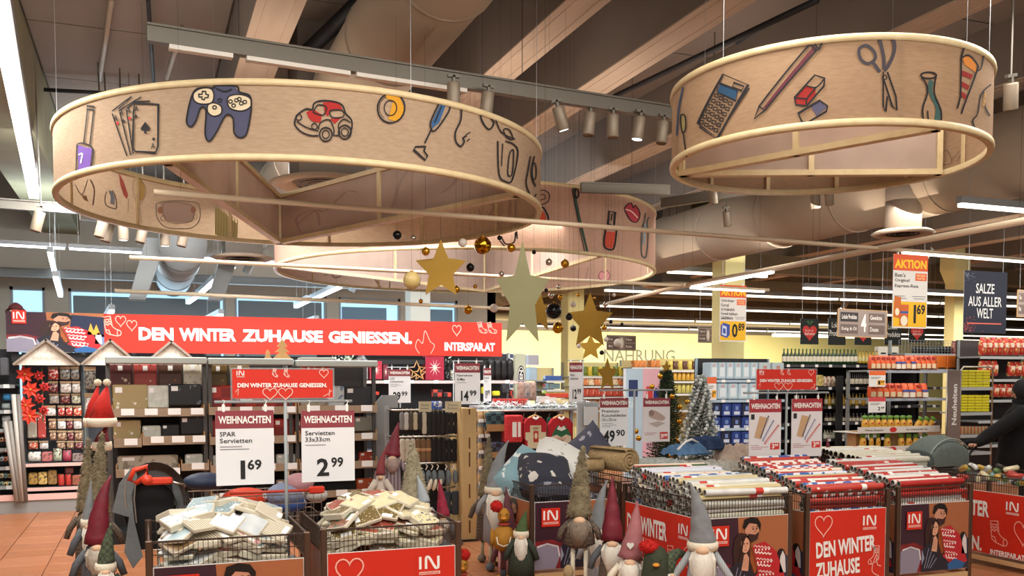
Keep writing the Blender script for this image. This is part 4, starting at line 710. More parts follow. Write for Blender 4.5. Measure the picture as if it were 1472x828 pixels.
def rolls(x0, x1, y0, y1, prof, L, specs, where, group, r=.026, end='#c4bfb6', jit=.012, skip=None, yaw=0, weights=None):
    ny = int((y1 - y0) / (2 * r * 1.02)); k = 0; cnt = {}
    for j in range(ny):
        y = y0 + r + j * (y1 - y0 - 2 * r) / max(1, ny - 1); f = j / max(1, ny - 1); zt = prof(f); layer = 0; z = zt
        while layer < 7 and z > .60:
            if layer < 2 or (skip is None) or j < 2:
                s = random.choice(specs); key = (s[0], L, r, end, random.choice((0, 0, 0, .12, .6)))
                if key not in RM: RM[key] = roll_mesh(L, r, s, key[4], end)
                deep = ['top layer', 'second layer', 'third layer', 'fourth layer', 'fifth layer', 'sixth layer', 'seventh layer'][layer]
                lbl = '%s wrap roll, %s, %s, %s' % (s[0], (ORD[min(j, 39)] + ' from front'), deep, where)
                tag(link('gift_wrap_roll', RM[key], None, (x0 + random.uniform(0, jit * 4), y + (r if layer % 2 else 0), z), (random.uniform(0, 6), random.uniform(-.015, .015) + .0, random.uniform(-.02, .02) + yaw)), lbl, 'gift wrap', group); k += 1
            layer += 1; z -= r * 1.8
    return k
sp = lambda *n: [P_ROLL[i] for i in n]
nr = 0
nr += rolls(3.89, 4.66, 6.04, 6.50, lambda f: .90 + .06 * f, .74, sp(0, 10, 9, 6, 10, 0), 'grey gnome heap', 'gift wrap rolls in the grey-ended front heap')
nr += rolls(3.88, 4.66, 6.52, 7.18, lambda f: .95 + .05 * f, .70, sp(3, 5, 10, 0, 4, 7, 8, 2, 4, 0), 'rear couple bin heap', 'gift wrap rolls in the rear heap of the couple bin')
nr += rolls(4.90, 5.66, 6.08, 7.07, lambda f: .875 + .17 * f, .72, sp(1, 2, 4, 6, 3, 1, 11), 'full slogan bin', 'patterned gift wrap rolls in the slogan bin', skip=1)
nr += rolls(5.89, 6.64, 6.15, 7.07, lambda f: .875 + .12 * f, .71, sp(5, 1, 10, 2, 10), 'right couple bin', 'red and white gift wrap rolls in the right bin', skip=1)
nr += rolls(6.78, 7.63, 7.53, 8.35, lambda f: .93 + .07 * f, .82, sp(9, 10, 9), 'dark-ended stroller heap', 'cream gift wrap rolls with dark ends', r=.03, end='#3a2c26', skip=1)
# small wrapped decoration rolls and gift tags in the bin at the right edge
for i in range(46):
    x, y = random.uniform(7.43, 8.13), random.uniform(6.15, 7.2); c = random.choice(['#c8a048', '#dfe0dc', '#8fb4bd', '#b9473c', '#3a3432', '#e2d6b0', '#6f8a5a']); q = ORD[i % 40]
    m = MB().tube([(-.075, 0, 0), (-.06, 0, 0), (.06, 0, 0), (.075, 0, 0)], [.008, .026, .026, .008], 8)
    nm = {'#c8a048': 'gold', '#dfe0dc': 'white', '#8fb4bd': 'pale blue', '#b9473c': 'red', '#3a3432': 'dark brown', '#e2d6b0': 'cream', '#6f8a5a': 'green'}[c]
    single('ribbon_roll', m, mat(c, .3, .2), '%s foil ribbon roll, %s in the loose heap at the right edge' % (nm, q if i < 40 else 'extra ' + q), 'ribbon', (x, y, .76 + .02 * (i // 6) * (1 - abs(x - 7.78)) + .02), (random.uniform(-.3, .3), random.uniform(-.4, .4), random.uniform(0, 6.3)), 'ribbon rolls in the bin at the right edge')

# ---------------------------------------------------------------- price signs on their stands
WCH = '#8c3a42'
def board(px0, px1, py0, py1, y, draw, name, label, cat='sign', yaw=0.0, th=.006, back=None, clips=0, wires=None, frame=None, rough=.75):
    p0, p1 = aty(px0, py1, y), aty(px1, py0, y); xa, xb = p0.x, p1.x; zb = zat((px0 + px1) / 2, py1, y); zt = zat((px0 + px1) / 2, py0, y); w, h = xb - xa, zt - zb
    cx = (xa + xb) / 2; wd = w if not yaw else w / max(.35, math.cos(yaw) + math.sin(yaw) * (cx / y)); t = thing(name, label, cat, (cx, y, zb), yaw)
    part('board', MB().bx(-wd / 2, wd / 2, -th / 2, th / 2, 0, h), back or mat('#e4e2e0', .4), t)
    a = Art(lambda u, v: (u * wd - wd / 2, v * h)); draw(a); a.build('printed_front', plane((0, -th / 2, 0), (1, 0, 0), (0, 0, 1)), t, rough=rough)
    if clips:
        for s in (-.36, .36): part('clip', MB().rbox((s * wd, 0, h + clips * .3), (.02, .016, clips), .004), m_white, t); part('clip_hook', MB().tube([(s * wd, 0, h + clips * .8), (s * wd + .01, 0, h + clips * 1.25), (s * wd - .006, 0, h + clips * 1.35)], .003, 5), m_white, t)
    if frame: part('frame', MB().bx(-wd / 2 - .01, wd / 2 + .01, -.008, .008, -.012, 0).bx(-wd / 2 - .01, wd / 2 + .01, -.008, .008, h, h + .01).bx(-wd / 2 - .01, -wd / 2, -.008, .008, 0, h).bx(wd / 2, wd / 2 + .01, -.008, .008, 0, h), frame, t)
    if wires:
        for s in (-.4, .4): part('hanging_wire', MB().tube([(wd * s, 0, h), (wd * s, 0, 5.6 - zb)], .0025, 4), m_steel, t)
    return t
def bigdigits(a, t, x0, y0, x1, y1, c='#1b1a1c'):
    asp = glyphs(t, .03)[2]; w = (x1 - x0); full = glyphs('0' * len(t), .03)[2]; a.text(t, x1 - w * min(1, asp / full), y0, x1, y1, c, 2, .03)
def xmas(lines, small, big, cents, hh=.24, header='WEIHNACHTEN', hc=WCH, bx0=.25, bx1=.78):
    def d(a):
        a.rect(0, 0, 1, 1, '#e4e4e6', 0); a.rect(0, 1 - hh, 1, 1, hc, 1); a.text(header, .05, 1 - hh * .73, .95, 1 - hh * .3, WHITE, 2, .03)
        y = 1 - hh - .1
        for s, wd in lines: a.text(s, .07, y - .005, .07 + wd, y + .058, '#1c1c1e', 2, .008); y -= .088
        for k in range(small): a.rect(.07, y + .03 - .035 * k, .07 + (.38, .5, .3, .45)[k % 4], y + .04 - .035 * k, '#8a8a8e', 2)
        if big: sp_ = bx0 + (bx1 - bx0) * (.5 if len(big) == 1 else .56); bigdigits(a, big, bx0, .08, sp_ - .02, .33); a.text(cents, sp_ + .02, .2, bx1, .34, '#1b1a1c', 2, .025)
    return d
board(311, 393, 590, 697, 6.30, xmas([('SPAR', .27), ('Servietten', .55)], 2, '1', '69'), 'price_sign', 'white christmas price sign reading 1.69, left of the grey pole', clips=.05)
board(434, 509, 590, 692, 6.30, xmas([('Servietten', .55), ('33x33cm', .46)], 1, '2', '99', bx0=.28, bx1=.78), 'price_sign', 'white christmas price sign for 33x33cm napkins, right of the grey pole', clips=.05)
def slogan(a):
    a.rect(0, 0, 1, 1, RED, 0); lc = '#f4c0b2'; f = Art(lambda u, v: a.xf(u / 3.5, v)); logo_in(f, .12, .68, .33, box=False, lay=1)
    sock(f, 1.42, .78, .24, .025, lc, rot=-12); sock(f, 1.82, .78, .24, .025, lc, rot=-12); heart(f, 3.18, .84, .32, .3, .025, lc); heart(f, 1.28, .13, .5, .42, .028, lc); heart(f, 1.82, .13, .5, .42, .028, lc)
    f.line(cr([(3.45, .25), (3.3, .12), (3.15, .05)], 4), .025, lc); f.line([(3.38, .3), (3.36, .05)], .025, lc); f.line(cr([(.1, .2), (.2, .32), (.18, .1)], 4), .02, lc); a.L += f.L
    a.text('DEN WINTER ZUHAUSE GENIESSEN.', .05, .37, .94, .52, WHITE, 4, .035)
board(334, 478, 531, 572, 6.30, slogan, 'slogan_sign', 'red winter slogan sign above the 1.69 and 2.99 price signs', frame=m_clear)
def stand(pxa, pxb, pyb, pxp, y, zb, label, th=.011):
    p, q = aty(pxa, pyb, y), aty(pxb, pyb, y); c = aty(pxp, pyb, y); t = thing('sign_stand', label, 'stand', (c.x, y, zb))
    part('crossbar', MB().tube([(p.x - c.x, 0, p.z - zb), (q.x - c.x, 0, p.z - zb)], th * .9, 8), m_grey, t); part('pole', MB().tube([(0, 0, 0), (0, 0, p.z - zb)], th, 8), m_grey, t); part('foot', MB().rbox((0, 0, .01), (.12, .12, .02), .004), m_grey, t)
stand(308, 506, 578, 410, 6.31, .56, 'grey pole stand carrying the napkin price signs')
def rollsign(a):
    a.rect(0, 0, 1, 1, '#e2dcdc', 0); a.rect(0, .78, 1, 1, '#a5323a', 1); a.text('WEIHNACHTEN', .05, .84, .95, .93, WHITE, 2, .03)
    a.rect(.05, .66, .16, .75, '#2a2a2e', 2); a.poly([(.32, .72), (.62, .68), (.36, .33), (.16, .36)], '#c4a078', 2)
    for k, c in enumerate(('#4a4a58', '#7b86a8', '#c4605a')): a.line([(.36 + k * .06, .35 - .05 * k), (.60 + .16 * k, .72 - .08 * k)], .045, c, 3 + k); a.line([(.38 + k * .06, .36 - .05 * k), (.59 + .16 * k, .70 - .08 * k)], .012, '#f0eae4', 6)
    a.rect(.66, .15, .95, .26, '#d4342a', 2); a.text('3', .71, .165, .79, .245, WHITE, 3, .03); a.text('99', .8, .195, .91, .245, WHITE, 3, .03)
    for k in range(3): a.rect(.05, .22 - .03 * k, (.3, .6, .4)[k], .228 - .03 * k, '#b87070', 2)
board(1076, 1123, 574, 659, 7.3, rollsign, 'price_sign', 'christmas price sign 3.99 with gift wrap picture, left of the pair', clips=.04)
board(1137, 1182, 573, 656, 7.3, rollsign, 'price_sign', 'christmas price sign 3.99 with gift wrap picture, right of the pair', clips=.04)
board(1087, 1173, 531, 560, 7.3, slogan, 'slogan_sign', 'red winter slogan sign above the two 3.99 price signs', frame=m_clear)
stand(1069, 1191, 565, 1131, 7.31, 0, 'dark grey pole stand carrying the two 3.99 signs')
board(862, 903, 572, 641, 8.45, xmas([('Premium', .6), ('Kuscheldecke', .85), ('135 x 200 cm', .5)], 3, '49', '90', hh=.2, bx0=.12, bx1=.88), 'price_sign', 'christmas price sign reading 49.90 over the rolled blanket', clips=.05)
def rugsign(a):
    a.rect(0, 0, 1, 1, '#dcd6d6', 0); a.rect(0, .8, 1, 1, WCH, 1); a.text('WEIHNACHTEN', .06, .86, .94, .94, WHITE, 2, .03)
    a.poly(cr([(.2, .6), (.35, .72), (.6, .66), (.82, .55), (.7, .48), (.4, .52)], 4, True), '#b49c92', 2); a.ell(.3, .66, .1, .07, '#8d756c', 3); a.poly([(.2, .42), (.5, .33), (.82, .42), (.55, .47)], '#b8a8a0', 2)
    a.rect(.62, .06, .92, .22, '#c23a38', 2); a.text('39', .65, .08, .77, .18, WHITE, 3, .03); a.text('99', .78, .11, .9, .18, WHITE, 3, .03); a.rect(.05, .2, .5, .21, '#b06060', 2); a.rect(.05, .16, .4, .17, '#b06060', 2)
board(924, 963, 572, 635, 8.45, rugsign, 'price_sign', 'christmas price sign with blanket picture reading 39.99', clips=.05)
stand(861, 966, 561, 912, 8.46, .56, 'thin grey pole stand carrying the blanket price signs')
# ================================================================ CHRISTMAS GNOMES AND DUCKS
def furmat(c, d): return mat(c, .95, c2=d, pat='noise', sc=28, amt=.5, bump=.5, bsc=60)
H_GREY = mat('#85888a', .85, c2='#74777a', pat='noise', sc=16, bump=.35, bsc=18); H_PINK = mat('#a86a6c', .7, c2='#8a5054', pat='noise', sc=10, bump=.3, bsc=14); H_CRIM = mat('#7d1a2c', .6, c2='#5a0f1e', pat='noise', sc=12, bump=.3, bsc=16)
H_FUR = furmat('#8f8266', '#5f553f'); H_FURL = furmat('#b0a78c', '#827a62'); H_PLAID = mat('#4d5a40', .85, c2='#3a3d30', pat='checker', sc=44); H_GREEN = mat('#38402c', .85, c2='#2c3322', pat='noise', sc=14, bump=.3, bsc=40); H_DUST = mat('#8d3b3c', .7, c2='#74292c', pat='noise', sc=9, bump=.3, bsc=14)
CREAM = mat('#ddd3bd', .9, bump=.4, bsc=60); SKIN_N = mat('#d3ad8c', .8); BW = mat('#ece8de', .95, c2='#cdc5b5', pat='noise', sc=40, stretch=(6, 6, 1), bump=.3, bsc=50); BB = mat('#9a8a78', .95, c2='#5e544a', pat='noise', sc=30, stretch=(6, 6, 1), bump=.3, bsc=50)
KNIT = mat('#a9abac', .9, c2='#8a8d90', pat='stripes', sc=26, amt=.5); DGREY = mat('#55585c', .9, bump=.3, bsc=40); DKG = mat('#333a2e', .9, bump=.3, bsc=40); TWEED = mat('#6a5a4c', .9, c2='#4a3f36', pat='checker', sc=60)
def hat_mesh(pts, w, seg=12, n=16, fur=0, sd=1):
    rnd = random.Random(sd); P = [Vector(p) for p in pts]; C = []; R = []
    for i in range(seg + 1):
        t = i / seg; c = P[0] * (1 - t) ** 2 + P[1] * 2 * t * (1 - t) + P[2] * t * t; C.append(c); R.append(max(.006, w / 2 * (1 - t) ** .85 * (1 + .05 * math.sin(i * 2.1 + sd))))
    m = MB(); m.tube(C, R, n, caps=True)
    if fur:
        for _ in range(fur):
            t = rnd.random() ** 1.2 * .97; i = min(int(t * seg), seg - 1); f = t * seg - i; c = C[i].lerp(C[i + 1], f); r = R[i] * (1 - f) + R[i + 1] * f; ax = (C[i + 1] - C[i]).normalized(); g = rnd.uniform(0, 2 * PI)
            u = ax.orthogonal().normalized(); v = ax.cross(u); o = u * math.cos(g) + v * math.sin(g); b = c + o * r * .93; tip = b + o * rnd.uniform(.012, .022) - ax * rnd.uniform(.0, .02) + Vector((rnd.uniform(-.008, .008),) * 3); s = .007; e = o.cross(ax) * s
            m.add([b + e, b - e, b + ax * s * 1.4, tip], [(0, 1, 3), (1, 2, 3), (2, 0, 3)])
    return m
def beard_mesh(w, L, depth, n=26, sd=3, top=.0):
    rnd = random.Random(sd); m = MB(); prof = 7; 
    m.tube([(0, -depth * .4, top + .01), (0, -depth * .9, -L * .2), (0, -depth, -L * .5), (0, -depth * .8, -L * .8), (0, -depth * .6, -L * .97)], [w * .3, w * .42, w * .38, w * .22, .006], 10)
    for i in range(n):
        u = (i + .5) / n * 2 - 1; x = u * w * .46; l = L * (1 - .42 * abs(u) ** 1.5) * rnd.uniform(.82, 1.02); y0 = -depth * (1.15 - .5 * u * u)
        m.tube([(x * .75, y0 * .7, top), (x, y0 - .012, -l * .3), (x * .95 + rnd.uniform(-.01, .01), y0 - .008, -l * .7), (x * .6 + rnd.uniform(-.015, .015), y0 + .01, -l)], [.008, w * .06, w * .05, .002], 5, smooth=True)
    return m
def gnome(tip, base, wpx, y, label, hat=None, fur=0, bend=(0, 0), cuff=None, beard=BW, bl=.25, nose=SKIN_N, body=DGREY, arms=None, armd=.11, legs=DGREY, boots=DGREY, bw=1.0, foot=True, sd=1, rz=None, extra=None, bodyh=None):
    b = aty(base[0], base[1], y); D = (b - EYE).dot(HF); w = wpx / FP * D; tp = aty(tip[0], tip[1], y); ang = -math.atan2(b.x, b.y) if rz is None else rz
    t = thing('christmas_gnome', label, 'gnome', (b.x, b.y, 0), ang); inv = Matrix.Rotation(-ang, 3, 'Z'); T = inv @ Vector((tp.x - b.x, tp.y - b.y, tp.z)); zb = b.z
    mid = Vector((T.x * .35 + bend[0], T.y * .5, zb + (T.z - zb) * .55 + bend[1]))
    part('hat', hat_mesh([(0, 0, zb), mid, T], w, fur=fur, sd=sd), hat or H_GREY, t)
    if cuff: part('hat_cuff', MB().lathe([(w * .42, -.03), (w * .52, -.03), (w * .56, 0), (w * .53, .03), (w * .42, .03)], 18, (0, 0, zb), sy=.95), cuff, t)
    zc = zb - bl * .9; lg = zb - bodyh if bodyh else (min(.42, max(.1, zb - .62)) if zb > .55 else .06)
    part('body', MB().lathe([(w * .3, lg), (w * .62 * bw, lg + .03), (w * .58 * bw, lg + (zb - lg) * .45), (w * .42, zb - .02), (w * .3, zb)], 16, sy=.85), body, t)
    part('nose', MB().ball((0, -w * .52, zb - .022), .030 * max(.7, w / .16), 10, 8, (1.25, 1, .85)), nose, t)
    if beard: part('beard', beard_mesh(w * .95, bl, w * .36, sd=sd), beard, t, loc=(0, -.02, zb - .03))
    am = arms or body
    for s in (-1, 1):
        part('arm', MB().tube([(s * w * .4, -.01, zb - .05), (s * (w * .55 + armd * .35), -.03, zb - .05 - armd * .7), (s * (w * .5 + armd * .7), -.04, zb - .06 - armd * 1.4)], [.028, .026, .022], 8), am, t)
        if lg > .12: part('leg', MB().tube([(s * w * .25, 0, lg + .03), (s * w * .27, 0, .05)], .018, 8), legs, t)
        part('boot', MB().ball((s * max(w * .27, .05), -.035, .038), .045, 10, 7, (.95, 1.5, .85)), boots, t)
    if extra: extra(t, w, zb)
    return t
def pouch(t, w, zb):
    part('hanging_sack', MB().ball((-w * .42, -.06, zb - .42), .045, 10, 7, (.9, .6, 1.3)), mat('#a08a64', .9), t); part('sack_cord', MB().tube([(-w * .42, -.06, zb - .36), (-w * .40, -.06, zb - .08)], .003, 4), m_dark, t)
def heartp(t, w, zb):
    a = Art(); heart(a, 0, 0, .05, .05, 0, None, fill='#d6dcd4'); m = MB()
    for vs, ts, c, l in a.L: m.prism([(p[0], p[1]) for p in vs], -.008, .004)
    part('heart_patch', m, mat('#d6dcd4', .5), t, loc=(.0, -w * .45, zb + .1))
gnome((992, 694), (1010, 784), 41, 5.62, 'big light grey gnome with cream hat band before the couple poster bin', H_GREY, bend=(.02, .02), cuff=CREAM, bl=.34, body=KNIT, arms=KNIT, armd=.24, sd=5)
gnome((916, 720), (906, 802), 37, 5.95, 'dusty pink hat gnome with small silver heart on the hat', H_PINK, bend=(.02, 0), bl=.2, body=CREAM, arms=CREAM, sd=2, extra=heartp)
gnome((880, 685), (880, 776), 34, 6.3, 'crimson velvet hat gnome beside the pink gnome, grey-white beard', H_CRIM, bl=.25, body=TWEED, arms=DGREY, sd=3)
gnome((873, 690), (858, 765), 26, 6.75, 'small grey gnome half hidden behind the crimson velvet gnome', H_GREY, bend=(-.02, .03), cuff=CREAM, bl=.26, body=KNIT, sd=4)
gnome((838, 640), (833, 742), 37, 6.45, 'tall brown fur hat gnome standing before the cushion bin with little sack', H_FUR, fur=700, bl=.2, beard=BB, body=TWEED, legs=CREAM, arms=TWEED, armd=.08, sd=6, extra=pouch, bodyh=.24)
gnome((703, 627), (700, 712), 26, 8.5, 'brown fur hat gnome behind the tall grey one, left of the cushions', H_FUR, fur=450, bl=.2, beard=BB, body=TWEED, legs=mat('#b9a98a', .9), boots=mat('#6e6152', .9), sd=7, bodyh=.45)
gnome((731, 633), (713, 704), 31, 8.05, 'tall grey hat gnome with long white beard behind the yellow duck', H_GREY, bend=(-.05, .0), cuff=CREAM, bl=.42, body=mat('#8b8a8c', .9), legs=mat('#b9a98a', .9), boots=DGREY, sd=8, bodyh=.5)
gnome((727, 700), (733, 772), 26, 7.75, 'dusky mauve gnome squeezed behind the yellow duck', mat('#6f3f46', .8, c2='#553036', pat='noise', sc=14, bump=.3, bsc=30), bl=.12, beard=None, body=mat('#6f3f46', .8), sd=9)
gnome((757, 733), (749, 768), 21, 7.4, 'green hat gnome with cream cuff leaning on the cushion bin leg', mat('#4e6238', .9, c2='#39492a', pat='noise', sc=18), cuff=CREAM, bl=.26, body=DKG, bw=1.5, sd=10)
gnome((147, 620), (141, 742), 34, 8.0, 'tall olive fur hat gnome, front one of two beside the napkin shelf', H_FUR, fur=700, bl=.2, beard=BB, body=TWEED, sd=11)
gnome((127, 628), (124, 735), 27, 8.5, 'olive fur hat gnome, rear one of two beside the napkin shelf', H_FUR, fur=500, bl=.18, beard=BB, body=TWEED, sd=12)
gnome((160, 684), (140, 781), 36, 6.7, 'dark crimson hat gnome with bent tip at the far left', H_CRIM, bend=(-.02, .06), bl=.22, beard=mat('#c3b8a8', .95, c2='#9d9183', pat='noise', sc=30, bump=.4, bsc=50), body=DGREY, sd=13)
gnome((131, 692), (127, 752), 19, 7.2, 'grey gnome mostly hidden behind the dark crimson one', H_GREY, cuff=CREAM, bl=.28, body=DGREY, sd=14)
gnome((160, 752), (152, 816), 27, 6.2, 'green plaid hat gnome with cream cuff at the bottom left', H_PLAID, bend=(.0, .03), cuff=CREAM, bl=.18, body=DKG, sd=15)
gnome((592, 634), (596, 722), 42, 7.0, 'large cream fur hat gnome behind the heaped napkins', H_FURL, fur=700, bl=.1, beard=BB, body=TWEED, sd=16)
gnome((600, 684), (609, 722), 20, 6.9, 'light grey hat gnome tip beside the cream fur hat', mat('#a7afb5', .8, bump=.3, bsc=20), bl=.1, body=KNIT, sd=17)
gnome((631, 689), (637, 742), 20, 6.62, 'small bright crimson hat gnome at the back corner of the napkin bin', mat('#9a1c3a', .8, c2='#6f1228', pat='noise', sc=20, bump=.4, bsc=40), bl=.1, body=DGREY, sd=18)
gnome((573, 607), (564, 655), 24, 8.2, 'crimson hat gnome with brownish beard beside the grey panel', H_CRIM, bl=.13, beard=mat('#b09a90', .95, c2='#8a7670', pat='noise', sc=30), body=mat('#8f8488', .8, c2='#6a5358', pat='stripes', sc=10), sd=19)
gnome((557, 640), (547, 682), 15, 7.9, 'dusty red hat gnome with white gloves next to the grey panel', H_DUST, bend=(-.02, 0), bl=.05, beard=None, body=mat('#c9bdb0', .9), sd=20)
gnome((1189, 630), (1192, 668), 15, 8.3, 'crimson hat gnome alone behind the gift wrap, beside the sign pair', H_CRIM, bl=.1, body=DGREY, sd=21)
gnome((1178, 648), (1179, 668), 12, 8.4, 'small mauve hat gnome beside the crimson one behind the gift wrap', H_PINK, bl=.1, body=DGREY, sd=22)
# arched green plaid hat between pink and grey gnomes
p = aty(958, 822, 5.75); q = aty(985, 800, 5.75); t = thing('christmas_gnome', 'gnome with arched green plaid hat left of the big grey gnome', 'gnome', (p.x, p.y, 0)); dx = q.x - p.x
part('hat', MB().tube([(0, 0, p.z), (dx * .05, 0, p.z + .05), (dx * .3, 0, p.z + .105), (dx * .65, 0, p.z + .13), (dx * .95, 0, p.z + .11), (dx * 1.1, .02, p.z + .07)], [.07, .06, .045, .035, .025, .015], 12), H_PLAID, t)
part('body', MB().lathe([(.06, .05), (.1, .08), (.09, p.z * .6), (.065, p.z)], 14), DKG, t); part('beard', beard_mesh(.13, .3, .05, sd=4), BW, t, loc=(0, -.02, p.z - .02)); part('nose', MB().ball((0, -.08, p.z - .02), .022, 10, 7), SKIN_N, t)
for s in (-1, 1): part('boot', MB().ball((s * .05, -.03, .038), .045, 10, 7, (.9, 1.4, .85)), DGREY, t)
# ducks with red bobble hats
YEL = mat('#b98226', .75, c2='#9c6a1c', pat='noise', sc=12, bump=.2, bsc=40); POM = mat('#cf2218', .95, c2='#a31410', pat='noise', sc=40, bump=.6, bsc=70)
def pom(m, c, r, sd=1, sc=1.0):
    rnd = random.Random(sd); m.ball(c, r * .9, 14, 10, (1, 1, sc))
    for _ in range(260):
        v = Vector((rnd.gauss(0, 1), rnd.gauss(0, 1), rnd.gauss(0, 1))).normalized(); o = v.orthogonal().normalized() * r * .09; b = Vector(c) + Vector((v.x, v.y, v.z * sc)) * r * .86; m.add([b + o, b - o, b + v.cross(o), b + v * r * .22], [(0, 1, 3), (1, 2, 3), (2, 0, 3)])
    return m
def duck(px, y, zh, label, hood=None, pomr=.055, pomoff=(-.05, 0, .07), k=1.0, body=YEL, poms=1.0):
    c = aty(px, 700, y); t = thing('duck_figure', label, 'figurine', (c.x, c.y, 0), -math.atan2(c.x, c.y))
    part('head', MB().ball((0, 0, zh), .058 * k, 16, 10, (.9, .95, 1.15)), YEL, t); part('beak', MB().ball((.0, -.07 * k, zh - .015), .024 * k, 10, 7, (1.0, 1.6, .5)), mat('#d08a2a', .6), t); part('bobble', pom(MB(), (pomoff[0], pomoff[1], zh + pomoff[2]), pomr, sc=poms), POM, t)
    for s in (-1, 1): part('eye', MB().ball((s * .028 * k, -.052 * k, zh + .015), .006, 8, 6), m_black, t)
    if hood: part('hood', MB().lathe([(.03, .09 * k), (.055 * k, .075 * k), (.078 * k, .03 * k), (.085 * k, -.04 * k), (.1 * k, -.14 * k), (.1 * k, -.2 * k)], 16, (0.0, .022, zh)), hood, t)
    part('scarf', MB().lathe([(.04, -.012), (.055, 0), (.04, .014)], 14, (0, 0, zh - .075 * k), caps=False), mat('#a03a2c', .9), t)
    part('body', MB().ball((0, 0, zh - .20), .10, 16, 12, (1.05, .95, 1.15)), body, t); part('tail', MB().ball((.0, .1, zh - .2), .04, 8, 6, (1, 1.2, .7)), CREAM, t)
    for s in (-1, 1):
        part('wing', MB().ball((s * .1, -.01, zh - .19), .055, 10, 8, (.35, .9, 1.5)), YEL, t); part('leg', MB().tube([(s * .035, 0, zh - .29), (s * .038, 0, .06)], .014, 8), mat('#b4646a', .9, c2='#d8b0a8', pat='stripes', sc=20), t)
        part('boot', MB().rbox((s * .042, -.02, .035), (.05, .1, .07), .02), mat('#b98a2a', .7), t)
    part('pocket_loop', MB().tube(cr([(-.05, -.1), (-.03, -.105), (.0, -.11)], 3) and [(-.06, -.1, zh - .17), (-.05, -.112, zh - .23), (0, -.118, zh - .25), (.05, -.112, zh - .23), (.06, -.1, zh - .17)], .006, 6), CREAM, t); return t
dz = aty(724, 741, 7.55).z; duck(724, 7.55, dz, 'yellow duck figure with red bobble hat standing left of the cushion bin', pomr=.055, pomoff=(-.062, 0, .08))
dz = aty(944, 806, 5.75).z; duck(944, 5.75, dz, 'yellow duck figure in dark green hood and red fur cap', hood=H_GREEN, pomr=.07, pomoff=(-.05, 0, .10), k=1.1, poms=.75)
dz = aty(668, 812, 7.4).z; duck(664, 7.4, dz, 'duck figure with red bobble peeking behind the heart poster bin', pomr=.055, pomoff=(.015, 0, .085))
# santa hats hanging on the napkin shelf's side
SR = mat('#c4251a', .9, c2='#a51c14', pat='noise', sc=10, bump=.3, bsc=30)
for i, (px, py0, py1, w, y, lb) in enumerate(((150, 556, 606, 30, 9.6, 'bright red santa hat hanging in front on the shelf side'), (137, 556, 606, 20, 9.75, 'red santa hat hanging behind the front one'), (150, 612, 640, 20, 9.7, 'dark red santa hat hanging lowest on the shelf side'))):
    a0, b0 = aty(px, py0, y), aty(px, py1, y); h = a0.z - b0.z; r = w / FP * 10.5 / 2; t = thing('santa_hat', lb, 'hat', (b0.x, b0.y, b0.z), 0)
    part('hat_cone', MB().tube([(-.02, 0, .02), (-.01, 0, h * .5), (.03, 0, h)], [r, r * .62, r * .12], 14), SR if i < 2 else H_CRIM, t); part('fur_trim', MB().lathe([(r * .8, -.05), (r * 1.12, -.045), (r * 1.16, .0), (r * 1.08, .035), (r * .8, .03)], 16, (-.02, 0, 0)), CREAM, t); part('bobble', pom(MB(), (.03, 0, h + .04), .035, 4), CREAM, t)

# ================================================================ CUSHIONS AND BLANKETS
def cushion(c, w, h, th, e, m, label, tagc=None):
    t = thing('cushion', label, 'cushion', c, e); N = 12; mb = MB(); vs = []; fs = []
    for s in (1, -1):
        for j in range(N + 1):
            for i in range(N + 1):
                u, v = 2 * i / N - 1, 2 * j / N - 1; e1 = (1 - u ** 4) * (1 - v ** 4); k = 1 - .08 * (1 - abs(u * v)) ; vs.append((u * w / 2 * (1 - .07 * (1 - v * v)) , v * h / 2 * (1 - .07 * (1 - u * u)), s * th * .68 * max(0, e1) ** .5 + .004 * math.sin(7 * u + 3 * v)))
    M_ = (N + 1) ** 2
    for s in (0, 1):
        for j in range(N):
            for i in range(N): a0 = s * M_ + j * (N + 1) + i; q = (a0, a0 + 1, a0 + N + 2, a0 + N + 1); fs.append(q if s == 0 else q[::-1])
    mb.add(vs, fs, True); part('cover', mb, m, t)
    if tagc: part('hang_tag', MB().bx(-.035, .035, -.06, .06, 0, .003), m_tag, t, loc=tagc, rot=(.3, .2, .2))
    return t
cy = 7.8; P = lambda px, py, y: tuple(aty(px, py, y))
cushion(P(757, 684, 7.95), .55, .5, .22, (.55, -.7, .3), mat('#7fa3ad', .7, c2='#dfe6e6', pat='blobs', sc=9, amt=.6), 'light blue cushion with white pattern at the left of the bin')
cushion(P(783, 686, 7.75), .52, .5, .26, (.5, .12, -.2), mat('#2b2d3a', .8, c2='#c9c4bc', pat='blobs', sc=9, amt=.6), 'dark cushion with winter birds in the middle of the bin', (.1, -.12, .1))
cushion(P(806, 664, 7.95), .55, .42, .22, (.45, .45, -.45), mat('#dcdcd8', .75, c2='#a8a6a0', pat='blobs', sc=14, amt=.64), 'white printed cushion lying on top of the dark one', (.02, -.2, .1))
cushion(P(846, 648, 8.5), .5, .42, .18, (1.35, -.6, .2), mat('#4c4d5e', .8, c2='#a3a2b0', pat='blobs', sc=10, amt=.64), 'grey blue cushion standing up behind the fur hat gnome')
cushion(P(792, 700, 7.7), .52, .5, .16, (.2, 0, .1), mat('#3a3d4a', .8, c2='#8a8c96', pat='blobs', sc=10, amt=.64), 'dark patterned cushion lowest in the wire bin')
for i in range(3): cushion((3.3 + .18 * i, 7.95 - .15 * i, .66), .45, .42, .14, (.1, .1 * i, .3 * i), mat('#5a5d68', .8, c2='#9a9ca6', pat='blobs', sc=10, amt=.6), 'grey cushion buried at the bin floor, %s one' % ORD[i])
BEI = mat('#b49b74', .95, c2='#94794f', pat='noise', sc=30, bump=.5, bsc=60)
